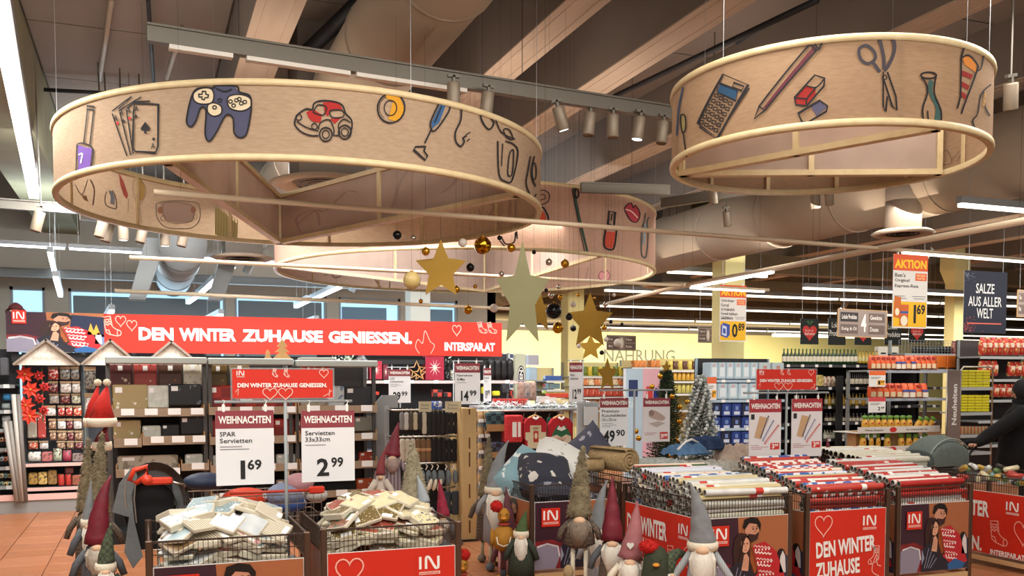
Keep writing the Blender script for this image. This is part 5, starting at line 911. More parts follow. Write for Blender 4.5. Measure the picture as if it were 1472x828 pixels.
def rolled(px, py, y, R, L, rz, m, label, turns=3.4):
    c = aty(px, py, y); t = thing('rolled_blanket', label, 'blanket', c, rz); sp_ = []; n = 60
    for i in range(n): g = turns * 2 * PI * i / n; r = R * (.14 + .86 * i / n); sp_.append((r * math.cos(g), r * math.sin(g)))
    mb = MB(); th = R / turns * .62; vs = []
    for x, z in sp_:
        l = math.hypot(x, z); k = (l - th) / l if l > th else .3
        vs += [(x, 0, z), (x * k, 0, z * k), (x, L, z), (x * k, L, z * k)]
    fs = []
    for i in range(n - 1): a0, b0 = 4 * i, 4 * i + 4; fs += [(a0, b0, b0 + 1, a0 + 1), (a0, a0 + 2, b0 + 2, b0), (a0 + 1, b0 + 1, b0 + 3, a0 + 3), (a0 + 2, a0 + 3, b0 + 3, b0 + 2)]
    mb.add(vs, fs, True); part('rolled_fleece', mb, m, t); return t
rolled(906, 663, 7.55, .125, .5, .25, BEI, 'thick beige blanket rolled up, spiral end facing out'); rolled(868, 668, 7.75, .075, .4, 1.2, BEI, 'thinner beige blanket roll lying left of the spiral one', 2.2)
def heap(px, py, y, sx, sy, sz, m, label, rz=0, folds=5, nm='folded_blanket'):
    c = aty(px, py, y); t = MB(); N, K = 22, 10; vs = []
    for j in range(K + 1):
        for i in range(N + 1): u, v = i / N * 2 - 1, j / K * 2 - 1; e = max(0, (1 - u ** 6) * (1 - v ** 6)) ** .5; vs.append((u * sx / 2, v * sy / 2, sz * e * (.75 + .25 * math.sin(folds * u * 2 + 2 * v)) + .012 * math.sin(folds * 3 * v + u)))
    t.add(vs, [(j * (N + 1) + i, j * (N + 1) + i + 1, (j + 1) * (N + 1) + i + 1, (j + 1) * (N + 1) + i) for j in range(K) for i in range(N)], True)
    t.tube([(-sx / 2, -sy / 2, .01), (sx / 2, -sy / 2, .01)], .012, 8); return single(nm, t, m, label, 'blanket', c, (0, 0, rz))
PG = mat('#b8bdb8', .95, c2='#8f9796', pat='noise', sc=18, bump=.5, bsc=40)
heap(945, 676, 7.9, .5, .5, .12, PG, 'pale grey green fleece folded right of the beige spiral', .2); heap(1000, 680, 7.8, .6, .5, .13, mat('#c8c8c2', .95, c2='#9a9a94', pat='noise', sc=22, bump=.6, bsc=40), 'shaggy light grey blanket in the middle of the blanket bin', -.1, 9)
heap(985, 652, 8.0, .42, .3, .10, mat('#5f86ad', .9, c2='#44688f', pat='noise', sc=12, bump=.4, bsc=30), 'light blue fleece pair tied with white ribbon on the grey blankets', .3, 3, 'folded_fleece'); heap(1012, 645, 8.15, .4, .3, .13, mat('#27436e', .9, c2='#1a2f52', pat='noise', sc=12, bump=.4, bsc=30), 'dark blue fleece on top of the blanket heap', .2, 3, 'folded_fleece')
p = aty(990, 648, 7.92); single('ribbon', MB().tube([(-.16, -.06, .02), (-.05, -.02, .09), (.05, .03, .11), (.16, .08, .07)], [.012] * 4, 6), m_white, 'white ribbon tied round the light blue fleece', 'ribbon', p)
heap(1062, 662, 8.0, .46, .4, .17, mat('#d8c6b6', .95, c2='#bfaa9a', pat='noise', sc=14, bump=.5, bsc=30), 'cream pink fleece blanket at the right of the blanket heap', -.4, 4); heap(1040, 676, 7.75, .36, .3, .10, mat('#d4d0c4', .95, c2='#aaa598', pat='noise', sc=20, bump=.5, bsc=40), 'white curled blanket in front of the cream pink one', .1, 7)
# ================================================================ SHELVING TOOLS
TAGM = MB().box((0, 0, 0), (.07, .004, .05)).mesh(m_tag); TAGL = MB().box((.065, 0, 0), (.13, .004, .07)).mesh(m_tag)
def pxb(name, label, cat, px0, px1, py0, py1, y, dep, m, group=None, card=None, shape='box', tilt=0, m2=None, cache={}):
    xa, xb = xat(px0, y), xat(px1, y); c = (px0 + px1) / 2; z0, z1 = zat(c, py1, y), zat(c, py0, y); w, h = xb - xa, z1 - z0; mb = MB()
    if shape == 'box': mb.rbox((0, dep / 2, h / 2), (w, dep, h), min(.012, w * .15, h * .15))
    elif shape == 'bag':        # filled pouch: bulging body, pinched flat top and bottom seams
        R = []; 
        for f, k, d in ((0, .92, .2), (.08, .98, .8), (.45, 1, 1), (.8, .94, .7), (.93, .9, .1), (1, .96, .08)): R.append((w * k / 2, dep * d / 2, h * f))
        n = 12; vs = []
        for a_, b_, z in R:
            for i in range(n): g = 2 * PI * i / n; vs.append((a_ * math.copysign(abs(math.cos(g)) ** .6, math.cos(g)), dep / 2 + b_ * math.copysign(abs(math.sin(g)) ** .8, math.sin(g)), z))
        mb.add(vs, [(r * n + i, r * n + (i + 1) % n, (r + 1) * n + (i + 1) % n, (r + 1) * n + i) for r in range(5) for i in range(n)] + [tuple(range(n - 1, -1, -1)), tuple(range(5 * n, 6 * n))], True)
    elif shape == 'cyl': mb.lathe([(w * .47, 0), (w * .5, h * .03), (w * .5, h * .97), (w * .47, h)], 14, (0, w / 2, 0))
    t = thing(name, label, cat, ((xa + xb) / 2, y, z0), (tilt, 0, 0) and Euler((tilt, 0, 0)) if tilt else 0, group) if card else single(name, mb, m, label, cat, ((xa + xb) / 2, y, z0), (tilt, 0, 0), group)
    if card:
        part('pack_body', mb, m, t)
        f0 = 0 if shape != 'bag' else dep * .02
        for (u0, u1, v0, v1, mc, nm) in card: part(nm, MB().bx(w * (u0 - .5), w * (u1 - .5), -.004 + f0, .001 + f0 + (dep * .3 if shape == 'bag' else 0), h * v0, h * v1), mc, t)
    return t
def shelf_unit(label, px0, px1, y, dep, pytop, shelves, cat='shelf', m=m_shelf, back=None, rail=None, tags=0, top=None, name='shelf_unit', base=.14, sides=True, x01=None):
    xa, xb = x01 or (xat(px0, y), xat(px1, y)); zt = zat(px0, pytop, y); w = xb - xa; t = thing(name, label, cat, (xa, y, 0))
    if back: part('back_panel', MB().bx(0, w, dep - .02, dep, base, zt), back, t)
    if sides:
        for x in (0, w - .03): part('upright', MB().bx(x, x + .03, dep - .06, dep, 0, zt).bx(x + .005, x + .025, .02, dep, 0, .1), m, t)
    part('plinth', MB().bx(0, w, .04, dep, 0, base), m, t)
    for i, (py, zz) in enumerate((p, zat(px0, p, y) if p > 4 else p) for p in shelves):
        s = part('shelf_board', MB().rbox((w / 2, dep / 2, zz - .015), (w, dep, .03), .004), m, t)
        part('price_rail', MB().bx(0.005, w - .005, -.012, -.002, zz - .045, zz + .0), rail or m_grey, s)
        for k in range(tags): part('price_tag', TAGM, m_tag, s, loc=(w * (k + .5) / tags, -.014, zz - .02))
    if top: part('top_bar', MB().rbox((w / 2, dep * .15, zt - top / 2), (w, dep * .3, top), .006), mat('#b7bbb4', .5), t)
    return t
def wood_print(a): pass

# ================================================================ BACK LEFT WALL: BANNER, HOUSE-GABLED DECORATION SHELVES
YW = 14.0
def banner(a):
    g = Art(lambda u, v: a.xf(u / 6.95, v / .47))
    g.rect(0, 0, 6.95, .47, RED, 0); couple(g, 0, 0, 1.18, .47, wide=True); logo_in(g, .07, .33, .17, lay=11)
    lc = '#f2b3a2'; sock(g, 1.27, .22, .22, .012, lc, rot=10); heart(g, 1.39, .38, .13, .13, .01, lc); heart(g, 1.53, .33, .13, .13, .01, lc)
    a.L += g.L; bu = lambda p: (xat(p, YW) - xat(10, YW)) / (xat(721, YW) - xat(10, YW))
    for s_, q0, q1 in (('DEN', 200, 250), ('WINTER', 258, 340), ('ZUHAUSE', 348, 464), ('GENIESSEN.', 472, 592)): a.text(s_, bu(q0), .33, bu(q1), .67, WHITE, 4, .05)
    g2 = Art(lambda u, v: a.xf(u / 6.95, v / .47)); g2.line(cr([(5.6, .03), (5.54, .12), (5.58, .22), (5.65, .17), (5.69, .34), (5.77, .2), (5.84, .14), (5.78, .03)], 4), .01, lc); heart(g2, 6.2, .35, .14, .15, .012, lc); sock(g2, 6.62, .33, .15, .01, lc, rot=15); sock(g2, 6.78, .33, .15, .01, lc, rot=15); g2.text('INTERSPAR.AT', 6.0, .07, 6.83, .19, WHITE, 4, .045); a.L += g2.L
board(10, 721, 456, 509, YW, banner, 'winter_banner', 'long red winter banner with fireside photo over the back shelves', th=.03, cat='banner')
single('banner_support', MB().bx(0, 6.9, 0, .06, 0, .1), m_dark, 'dark ledge carrying the long red banner', 'ledge', (-1.65, 14.05, 2.0))
BACKM = mat('#1d1e22', .6, c2='#3c3d42', pat='brick', sc=14, amt=.02)
shelf_unit('black yarn and ball shelf at the far left edge', -30, 22, 13.95, .5, 500, (553, 590, 617, 645, 672, 700), m=mat('#26282c', .5), back=BACKM, tags=2)
PR = mat('#e8b9ae', .5)
hs = shelf_unit('tall decoration wall unit under the left house gable', 26, 117, 13.95, .5, 505, (667, 702), m=mat('#5f6568', .5, .3), back=BACKM, rail=PR)
part('base_front', MB().bx(-.3, 1.6, -.12, 0, .0, .17), mat('#8f8f8c', .5), hs); part('base_rail', MB().bx(-.3, 1.6, -.14, -.12, .17, .25), PR, hs)
shelf_unit('decoration wall unit under the middle house gable', 119, 192, 13.95, .5, 505, (640, 702), m=mat('#5f6568', .5, .3), back=BACKM, rail=PR)
shelf_unit('decoration wall unit under the right house gable', 193, 300, 13.95, .5, 505, (600, 702), m=mat('#5f6568', .5, .3), back=BACKM, rail=PR)
def gable(pxl, pxp, pxr, pyp, pye, pyb, y, label, txt):
    xl, xr, xp = xat(pxl, y), xat(pxr, y), xat(pxp, y); zb, zp, ze = zat(pxp, pyb, y), zat(pxp, pyp, y), zat(pxp, pye, y); t = thing('house_gable', label, 'shelf topper', (xp, y, zb)); P_ = [(xl - xp, 0), (xr - xp, 0), (xr - xp, ze - zb), (0, zp - zb), (xl - xp, ze - zb)]
    g = part('gable_board', MB().prism(P_, 0, .03), m_palewood, t); mb = MB()
    for s, x in ((-1, xl - xp), (1, xr - xp)):
        n = Vector((0, 0, zp - zb + .02)) ; e = Vector((x * 1.06, 0, ze - zb - .02)); d = (e - n).normalized(); nn = Vector((-d.z, 0, d.x)) * .03 * (1 if s < 0 else -1)
        mb.add([n - Vector((0, .08, 0)), e - Vector((0, .08, 0)), e + Vector((0, .1, 0)), n + Vector((0, .1, 0)), n + nn - Vector((0, .08, 0)), e + nn - Vector((0, .08, 0)), e + nn + Vector((0, .1, 0)), n + nn + Vector((0, .1, 0))], [(0, 1, 2, 3), (7, 6, 5, 4), (0, 4, 5, 1), (1, 5, 6, 2), (2, 6, 7, 3), (3, 7, 4, 0)])
    part('roof_strip', mb, mat('#9a8d7e', .7, c2='#7d7165', pat='noise', sc=14), t)
    a = Art(); w = xr - xl; hh = zp - zb
    a.text(txt[0], -w * .14, hh * .5, w * .1, hh * .66, '#b9a38e', 1, .0)
    if len(txt) > 1: a.text(txt[1], -w * .24, hh * .2, w * .2, hh * .36, '#b9a38e', 1)
    a.build('faded_lettering', plane((0, 0, 0), (1, 0, 0), (0, 0, 1)), t)
gable(22, 68, 114, 489, 521, 525, 13.7, 'left whitewashed wooden house gable below the fireside photo', ['Frohe', 'Weihnachten']); gable(119, 160, 200, 489, 521, 525, 13.7, 'middle whitewashed wooden house gable beneath the sock drawing', ['Frohe', 'Weihnachten']); gable(208, 247, 287, 491, 521, 525, 13.7, 'right whitewashed wooden house gable below the word WINTER', ['Frohe', 'Weihnachten'])
# hanging decoration packs
PC = [('white', '#e6e4e0', '#b8b0a8'), ('red', '#b5302a', '#e2c4b8'), ('silver', '#a9a49c', '#d8d4cc'), ('dark red', '#6e2430', '#b89a90'), ('green and white', '#dfe0d4', '#6d8a48'), ('orange red', '#d25a3a', '#e8d8c8'), ('brown', '#8a6a54', '#d8c0a0'), ('grey sequinned', '#8b867c', '#4a4640')]
HDR = mat('#a58a68', .7); yy = 14.15
rowsN = ['top row', 'second row', 'third row', 'fourth row', 'fifth row', 'sixth row', 'seventh row', 'lowest row']
grid = [(527, 546, [(69, 84, 1), (86, 101, 7), (102, 114, 7)]), (548, 565, [(69, 83, 3), (86, 102, 0), (103, 115, 0)]), (566, 580, [(70, 84, 2), (86, 100, 3), (102, 115, 4)]), (583, 598, [(62, 79, 0), (82, 92, 1), (93, 103, 1), (104, 116, 5)]), (602, 617, [(68, 79, 6), (81, 93, 0), (94, 103, 3), (104, 116, 0)]), (619, 633, [(69, 79, 6), (80, 94, 6), (95, 104, 3), (105, 117, 6)]), (634, 646, [(38, 52, 5), (54, 67, 0), (79, 92, 6), (93, 104, 6), (105, 117, 3)]), (527, 560, [(121, 138, 7)]), (565, 600, [(121, 134, 2)])]
for ri, (py0, py1, its) in enumerate(grid):
    for ci, (pa, pb, c) in enumerate(its):
        nm, c1, c2 = PC[c]; where = '%s, %s pack on the peg wall' % (rowsN[min(ri, 7)], ORD[ci]) if ri < 7 else 'under the middle gable, %s' % ('upper' if ri == 7 else 'lower')
        pxb('decoration_pack', '%s christmas decoration pack, %s' % (nm, where), 'decoration', pa, pb, py0, py1, yy, .06, mat(c1, .35, c2=c2, pat='blobs', sc=26, amt=.5), 'decoration packs on the peg wall', [(0, 1, .82, 1, HDR, 'header_card')], 'bag')
for i, (pa, pb, lb) in enumerate(((37, 51, 'white pearl garland pack standing left of its twin'), (52, 64, 'white and red pearl garland pack, right of its twin'))): pxb('garland_pack', lb, 'decoration', pa, pb, 592, 630, yy, .05, mat('#e8e4dc', .5, c2='#b5433c' if i else '#a8a090', pat='dots', sc=26, amt=.22), None, [(0, 1, .9, 1, HDR, 'header_card')])
# poinsettia garlands
for gi, (pa, pys, c, lb) in enumerate(((40, (538, 560, 582, 598), '#d4402a', 'orange red poinsettia garland hanging at the left of the peg wall'), (60, (540, 556, 573, 590), '#b82a24', 'red poinsettia garland with small baubles, second on the peg wall'))):
    p0 = aty(pa, 528, 13.9); t = thing('poinsettia_garland', lb, 'garland', p0); part('cord', MB().tube([(0, 0, 0), (0, 0, zat(pa, 606, 13.9) - p0.z)], .008, 5), mat('#4d6b3a', .8), t)
    for k, py in enumerate(pys):
        c0 = aty(pa + (-4, 4, -3, 3)[k], py, 13.85) - p0; f = MB(); sz = .12 if gi == 0 else .075
        for j in range(7): g = j * 2 * PI / 7; u = Vector((math.cos(g), 0, math.sin(g))); v = Vector((-u.z, 0, u.x)); f.add([(0, 0, 0), u * sz * .5 + v * sz * .28 + Vector((0, -.03, 0)), u * sz, u * sz * .5 - v * sz * .28 + Vector((0, -.03, 0))], [(0, 1, 2, 3)])
        part('flower', f, mat(c, .7), t, loc=c0); part('berry', MB().ball((.0, -.03, 0), .014 if gi == 0 else .025, 8, 6), mat('#c9a03a' if gi == 0 else '#8f1c1c', .3), t, loc=c0)
# goods on the lower shelves of the peg wall
for i, (pa, pb, py0, py1, nm, c, sh) in enumerate(((36, 56, 650, 664, 'white and silver leaf bundle', '#cfcabf', 'bag'), (57, 72, 650, 664, 'pink red bauble box', '#b86a6a', 'box'), (73, 86, 645, 664, 'pale green figure pack', '#a9b39a', 'bag'), (87, 100, 648, 664, 'crimson star pack', '#a83a50', 'bag'), (101, 117, 652, 664, 'grey and red figure box', '#8e7f7c', 'box'), (37, 50, 680, 697, 'gold cone box', '#a9843c', 'box'), (51, 64, 679, 697, 'gold and cream ball box', '#c9a85e', 'box'), (65, 78, 676, 697, 'brown gold cone box', '#94703a', 'box'), (79, 89, 682, 698, 'red and white mushroom pair, left', '#c4352c', 'cyl'), (90, 99, 682, 698, 'red and white mushroom pair, right', '#c4352c', 'cyl'), (90, 102, 672, 681, 'dark santa box', '#6b2c2c', 'box'), (100, 116, 683, 698, 'brown red wood piece box', '#a05a44', 'box'))):
    pxb('ornament_box', '%s on the low shelves under the left gable' % nm, 'decoration', pa, pb, py0, py1, 14.0, .12, mat(c, .5, c2='#5c4a3c', pat='blobs', sc=24, amt=.54), 'ornament boxes on the low shelves under the left gable', None, sh)
for i, (pa, pb, py0, py1, nm, c) in enumerate(((0, 11, 514, 540, 'grey knitted ball', '#55565a'), (2, 14, 566, 576, 'blue packet', '#2f6f9c'), (0, 12, 580, 589, 'grey towel', '#8f9694'), (0, 12, 598, 606, 'white towel', '#cdd3d4'), (0, 12, 608, 616, 'pale towel stack', '#b8c0c2'))): pxb('yarn_ball' if i == 0 else 'towel_pack', '%s on the black shelf at the left edge' % nm, 'yarn' if i == 0 else 'towel', pa, pb, py0, py1, 14.0, .2, mat(c, .8, bump=.3, bsc=30), None, None, 'bag' if i else 'box')
for r, (py0, cs) in enumerate(((620, ('#b5704e', '#c9a88a', '#8a3a34')), (632, ('#c9a88a', '#a85a4a', '#7a2c30')), (648, ('#7a93a4', '#b8644a', '#6d8aa0')), (660, ('#9aaab0', '#c07a5a', '#8aa0a8')), (684, ('#c9b890', '#7a9a9a', '#b8a070')), (696, ('#6d8a7a', '#c9b07a', '#a0b0a0')))):
    for k in range(3):
        a0 = aty(2 + k * 6, py0, 13.98); m = MB().tube([(0, 0, 0), (0, .2, 0)], .03, 10); m.k = 1; m.tube([(0, -.002, 0), (0, .0, 0)], .012, 8)
        single('thread_spool', m, [mat(cs[k], .6), m_dark], '%s coloured spool, %s in row %s from the top on the far left shelf' % (['left', 'middle', 'right'][k], 'lying', ORD[r]), 'spool', a0, (0, 0, 0), 'spools on the far left shelf')
for i in range(4):
    p = atz(17 + i * 4, 728, .17); single('wrapping_tube', MB().tube([(0, 0, 0), (-.12 + .02 * i, .05, 1.05 + (.35 if i > 1 else 0))], .03, 10), mat(('#a9a49c', '#8c867e', '#bdb7ad', '#77716a')[i], .5), '%s tall grey tube leaning at the edge of the left gable unit' % ORD[i].capitalize(), 'tube', (p.x, 13.75, .17))
p = aty(23, 454, 14.1); t = thing('plush_toy', 'brown and white plush toy sitting on the banner top at far left', 'toy', p); part('body', MB().ball((0, .0, .05), .10, 12, 8, (1.3, .8, .7)), mat('#3a2420', .9), t); part('face', MB().ball((0, -.07, .05), .05, 10, 7, (1.4, .5, .6)), CREAM, t); part('hat', MB().lathe([(.1, .08), (.08, .13), (.03, .17), (0, .18)], 12), mat('#5a2424', .9), t)

# ================================================================ NAPKIN AND TABLECLOTH DISPLAY (cardboard trays)
YD = 10.8; CARD = m_card; CARDB = mat('#a08a72', .8, c2='#94806a', pat='noise', sc=20)
def display(px0, px1, label, trays, pytop, pyb=None, y=YD):
    xa, xb = xat(px0, y), xat(px1, y); zt = zat(px0, pytop, y); w = xb - xa; t = thing('tray_display', label, 'display shelf', (xa, y, 0))
    part('top_bar', MB().rbox((w / 2, .05, zt - .035), (w, .34, .075), .01), mat('#a3a8a2', .5), t)
    for x in (0, w - .04): part('upright', MB().bx(x, x + .04, .0, .05, 0, zt).bx(x, x + .04, .48, .52, 0, zt), mat('#4d4b4a', .5), t)
    part('back_board', MB().bx(0, w, .5, .52, .1, zt), mat('#221e1e', .7), t); part('base', MB().bx(0, w, 0, .5, 0, .12), m_dark, t)
    for (pa, pb, py, hpx) in trays:
        u0, u1 = xat(pa, y) - xa, xat(pb, y) - xa; z = zat((pa + pb) / 2, py, y); h = hpx / FP * 11.2
        f = part('tray', MB().bx(u0, u1, -.06, .48, z - .012, z).bx(u0, u0 + .012, -.05, .48, z, z + h * 1.5).bx(u1 - .012, u1, -.05, .48, z, z + h * 1.5), CARD, t); part('tray_lip', MB().bx(u0, u1, -.075, -.06, z - .012, z + h), CARDB, f)
        n = max(1, round((pb - pa) / 33)); 
        for k in range(n): part('price_tag', TAGL, m_tag, f, loc=(u0 + (u1 - u0) * (k + .3) / n + .02, -.078, z + h * .55))
    return t
display(152, 297, 'cardboard tray display of white and black tablecloth packs beside the santa hats', [(160, 293, 597, 9), (162, 202, 641, 10), (203, 293, 637, 10), (164, 256, 683, 9), (258, 298, 674, 8)], 513)
display(299, 420, 'middle cardboard tray display behind the 1.69 price sign', [(299, 425, 594, 9), (300, 424, 636, 9), (300, 426, 676, 9), (300, 424, 715, 8)], 515)
display(424, 540, 'right cardboard tray display beside the grey panel', [(427, 540, 592, 9), (428, 540, 632, 9), (428, 540, 672, 9), (428, 540, 712, 8)], 518)
bagm = lambda c, d, a=.3, sc=12: mat(c, .5, c2=d, pat='dots', sc=sc, amt=a)
for pa, pb, py0, py1, m, lb in ((156, 190, 523, 548, bagm('#c9bb9e', '#5e2c2c', .22), 'cream gift bag with dark red spots, first at the left'), (192, 226, 523, 549, bagm('#ddd3c0', '#a8433c', .12), 'white gift bag with red leaf border, second'), (228, 262, 523, 548, bagm('#b4502f', '#5a3a2c', .14), 'rust red gift bag with little fir trees, third'), (264, 290, 523, 548, bagm('#b8b09e', '#e4dcc8', .28, 20), 'grey beige leafy gift bag, fourth'), (300, 327, 524, 548, bagm('#8d7038', '#6b5428', .2), 'golden brown gift bag with round seal, fifth'), (330, 359, 524, 540, bagm('#9a8660', '#7d6b4c', .2), 'beige gift bag behind the slogan sign')):
    t = pxb('gift_bag', lb, 'gift bag', pa, pb, py0, py1 + 8, YD + .28, .1, m, 'gift bags on top of the tray displays', [(.4, .6, .7, .92, m_tag, 'tag')])
    part('handle', MB().tube(cr([(-.06, .9), (-.03, 1.0), (.03, 1.0), (.06, .9)], 3) and [(-.06, 0, .24), (-.04, -.01, .3), (.04, -.01, .3), (.06, 0, .24)], .005, 5), m_dark, t)
WG = lambda: mat('#dcd8c8', .3, c2='#a8956a', pat='dots', sc=13, amt=.2); WS = lambda: mat('#dfe2dc', .25, c2='#b9bcae', pat='noise', sc=14, amt=.5); BK = lambda: mat('#26262a', .3, c2='#63666c', pat='blobs', sc=12, amt=.62); RD = lambda: mat('#a82c22', .3, c2='#84201a', pat='checker', sc=9); BE = lambda: mat('#b5aa98', .4, c2='#8c8272', pat='blobs', sc=12, amt=.55)
tc = [(.08, .28, .68, .9, m_tag, 'label_card')]
for pa, pb, py0, py1, m, lb in ((161, 212, 553, 589, WG(), 'white tablecloth pack with golden stars, first tray left'), (212, 242, 554, 587, WS(), 'plain white tablecloth pack in the first tray'), (242, 290, 552, 583, BK(), 'black tablecloth pack, right of the first tray'), (161, 201, 604, 632, WG(), 'white and gold runner pack, second tray left'), (203, 230, 612, 630, WS(), 'low white and gold napkin pack, second tray'), (231, 257, 610, 628, BK(), 'small black napkin pack, second tray'), (258, 293, 598, 625, BK(), 'black runner pack, right of the second tray'), (166, 254, 655, 676, BE(), 'long beige runner roll pack, third tray'), (264, 290, 653, 669, WS(), 'white pack with gold tree, third tray right'),
        (302, 333, 554, 586, RD(), 'red checked tablecloth pack left of the middle display'), (338, 425, 572, 588, RD(), 'red checked pack under the slogan sign'), (301, 311, 604, 628, RD(), 'slim red pack in the second tray, left of the SPAR sign'), (393, 423, 602, 628, RD(), 'bright red napkin pack right of the 1.69 sign'), (396, 424, 653, 668, WS(), 'white pack right of the 1.69 sign, lower tray'), (302, 312, 655, 670, WS(), 'cream pack left of the 1.69 sign, lower tray'), (396, 424, 690, 706, BE(), 'beige pack above the shopping cart'),
        (430, 472, 576, 586, BE(), 'beige pack behind the right pole clips'), (471, 495, 555, 585, mat('#c9d4da', .3, c2='#7b93ac', pat='blobs', sc=10, amt=.55), 'pale blue snow scene pack in the right display'), (496, 536, 556, 583, mat('#2f2f34', .3, c2='#a8835c', pat='blobs', sc=9, amt=.62), 'dark pack with village picture in the right display'), (509, 537, 599, 620, mat('#8f8f86', .3, c2='#c4643c', pat='blobs', sc=12, amt=.6), 'grey pack with red fruits, second tray of the right display'), (428, 436, 604, 628, RD(), 'narrow crimson pack between pole and 33x33cm sign'), (516, 540, 650, 664, mat('#ddd0a8', .4, c2='#b5442f', pat='dots', sc=16, amt=.2), 'cream pack with red dots, lower right tray'), (512, 541, 688, 706, mat('#c9c6b8', .4, c2='#b5542f', pat='dots', sc=12, amt=.22), 'pale pack with orange figures below the lower right tray')):
    pxb('tablecloth_pack', lb, 'tablecloth', pa, pb, py0, py1, YD + .03, .09, m, None, tc)
# grey end panel, little wooden fir, red carton
p0, p1 = aty(540, 720, 10.9), aty(572, 568, 10.9); single('end_panel', MB().prism([(0, 0), (p1.x - p0.x, 0), (p1.x - p0.x, p1.z - 0), (.09, p1.z), (0, p1.z - .1)], 0, .03), mat('#8f9192', .6), 'plain grey end panel with a cut corner beside the tray displays', 'panel', (p0.x, 10.9, 0))
p = aty(406, 514, 10.85); z0 = p.z; t = thing('wooden_fir', 'small plain wooden fir tree standing on the display top bar', 'ornament', (p.x, 10.85, zat(406, 515, 10.8))); f = [(-.1, 0), (.1, 0), (.03, .07), (.08, .07), (.02, .13), (.06, .13), (0, .22), (-.06, .13), (-.02, .13), (-.08, .07), (-.03, .07)]; part('tree_shape', MB().prism(f, -.01, .01), m_wood, t)
t = thing('wooden_fir', 'tiny wooden fir beside the taller one on the display', 'ornament', (p.x - .16, 10.85, zat(406, 515, 10.8))); part('tree_shape', MB().prism([(a_ * .45, b_ * .45) for a_, b_ in f], -.01, .01), m_wood, t)
def incard(a): a.rect(0, 0, 1, 1, RED, 0); a.line([(.25, .25), (.25, .8)], .07, WHITE, 2); a.line([(.45, .25), (.45, .75), (.75, .3), (.75, .8)], .07, WHITE, 2)
board(433, 474, 523, 545, 10.75, incard, 'header_card', 'red IN card on the right display top bar'); p0, p1 = aty(432, 524, 10.8), aty(480, 514, 10.8); single('header_bar', MB().rbox(((p1.x - p0.x) / 2, .1, (p1.z - p0.z) / 2), (p1.x - p0.x, .3, p1.z - p0.z), .012), mat('#8d9089', .5), 'short grey rounded bar above the red IN card', 'bar', (p0.x, 10.8, p0.z))

# ================================================================ SHOPPING CART AND DRAPED COAT
t = thing('shopping_cart', 'shopping cart with red handle and orange coin lock behind the napkin bins', 'cart', (aty(330, 700, 7.35).x, 7.35, 0)); x0 = aty(330, 700, 7.35).x; L = aty(462, 708, 7.35).x - x0; z1 = aty(400, 706, 7.35).z; xl = aty(205, 700, 7.2).x - x0
b = MB()
for k in range(22): x = xl + (L - xl) * k / 21; b.tube([(x, 0, .5), (x, 0, z1 - .02)], .003, 4); b.tube([(x, .5, .5), (x, .5, z1 - .02)], .003, 4)
for z in (.5, .6, .7, .8, z1 - .03): b.tube([(xl, 0, z), (L, 0, z), (L, .5, z), (xl, .5, z)], .0045, 5, closed=True)
part('wire_basket', b, m_chrome, t); part('handle_bar', MB().tube([(.0, -.02, z1), (L, -.02, z1)], .012, 8), mat('#c4432f', .4), t); part('handle_end', MB().rbox((L - .04, -.02, z1), (.12, .05, .055), .01), mat('#e0402a', .4), t)
part('chassis', MB().tube([(xl + .1, .05, .5), (xl + .1, .05, .15), (L - .05, .05, .15), (L - .05, .05, .5)], .012, 8).tube([(xl + .1, .45, .5), (xl + .1, .45, .15), (L - .05, .45, .15), (L - .05, .45, .5)], .012, 8), m_chrome, t)
for x in (xl + .1, L - .05):
    for y in (.05, .45): part('wheel', MB().tube([(x, y - .02, .06), (x, y + .02, .06)], .06, 14), m_dark, t)
OR = mat('#e0442a', .35); lk = MB(); zz = aty(200, 688, 6.72).z; xx = aty(200, 688, 6.72).x - x0; LY = 6.72 - 7.35 + .25
lk.tube([(xx - .06, -.25 + LY, zz - .01), (xx - .03, -.25 + LY, zz + .06), (xx + .05, -.25 + LY, zz + .08), (xx + .05, -.25 + LY, zz + .02), (xx - .02, -.25 + LY, zz - .03)], .018, 8, closed=True); lk.rbox((xx + .12, -.25 + LY, zz - .02), (.18, .04, .05), .012, ); lk.tube([(xx + .05, -.28 + LY, zz - .01), (xx + .05, -.22 + LY, zz - .01)], .035, 12)
part('coin_lock', lk, OR, t); part('lock_bar', MB().tube([(xx + .2, -.25 + LY, zz - .03), (xx + .28, -.25 + LY, zz - .05), (xx + .3, -.3, zz - .1), (xx + .3, 0, z1 - .03)], .008, 6), m_chrome, t); part('chain', MB().tube([(xx - .08, -.27 + LY, zz), (xx - .09, -.27 + LY, zz - .1), (xx - .08, -.27 + LY, zz - .2)], .006, 5), m_chrome, t)
for pa, py, r, c0_, nm, sc in ((352, 716, .12, '#dc4427', 'red jacket', (1.5, 1, .7)), (410, 712, .13, '#7d8aa6', 'clear bag with blue and red goods', (1.2, 1, .8)), (430, 694, .10, '#b98a90', 'clear bag of pink red packs', (1.2, 1, .8)), (413, 724, .12, '#2c559c', 'blue and white carton', (1.3, 1, .6)), (455, 712, .08, '#b9b6b0', 'crumpled white plastic bag', (1.2, 1, .7)), (295, 692, .14, '#26324c', 'navy cloth', (1.2, .9, .5))):
    c = aty(pa, py, 7.6); single('cart_goods', MB().ball((0, 0, 0), r, 14, 9, sc), mat(c0_, .6, c2='#d8d8dc', pat='blobs', sc=9, amt=.66, bump=.4, bsc=14), '%s lying in the shopping cart' % nm, 'shopping', c)
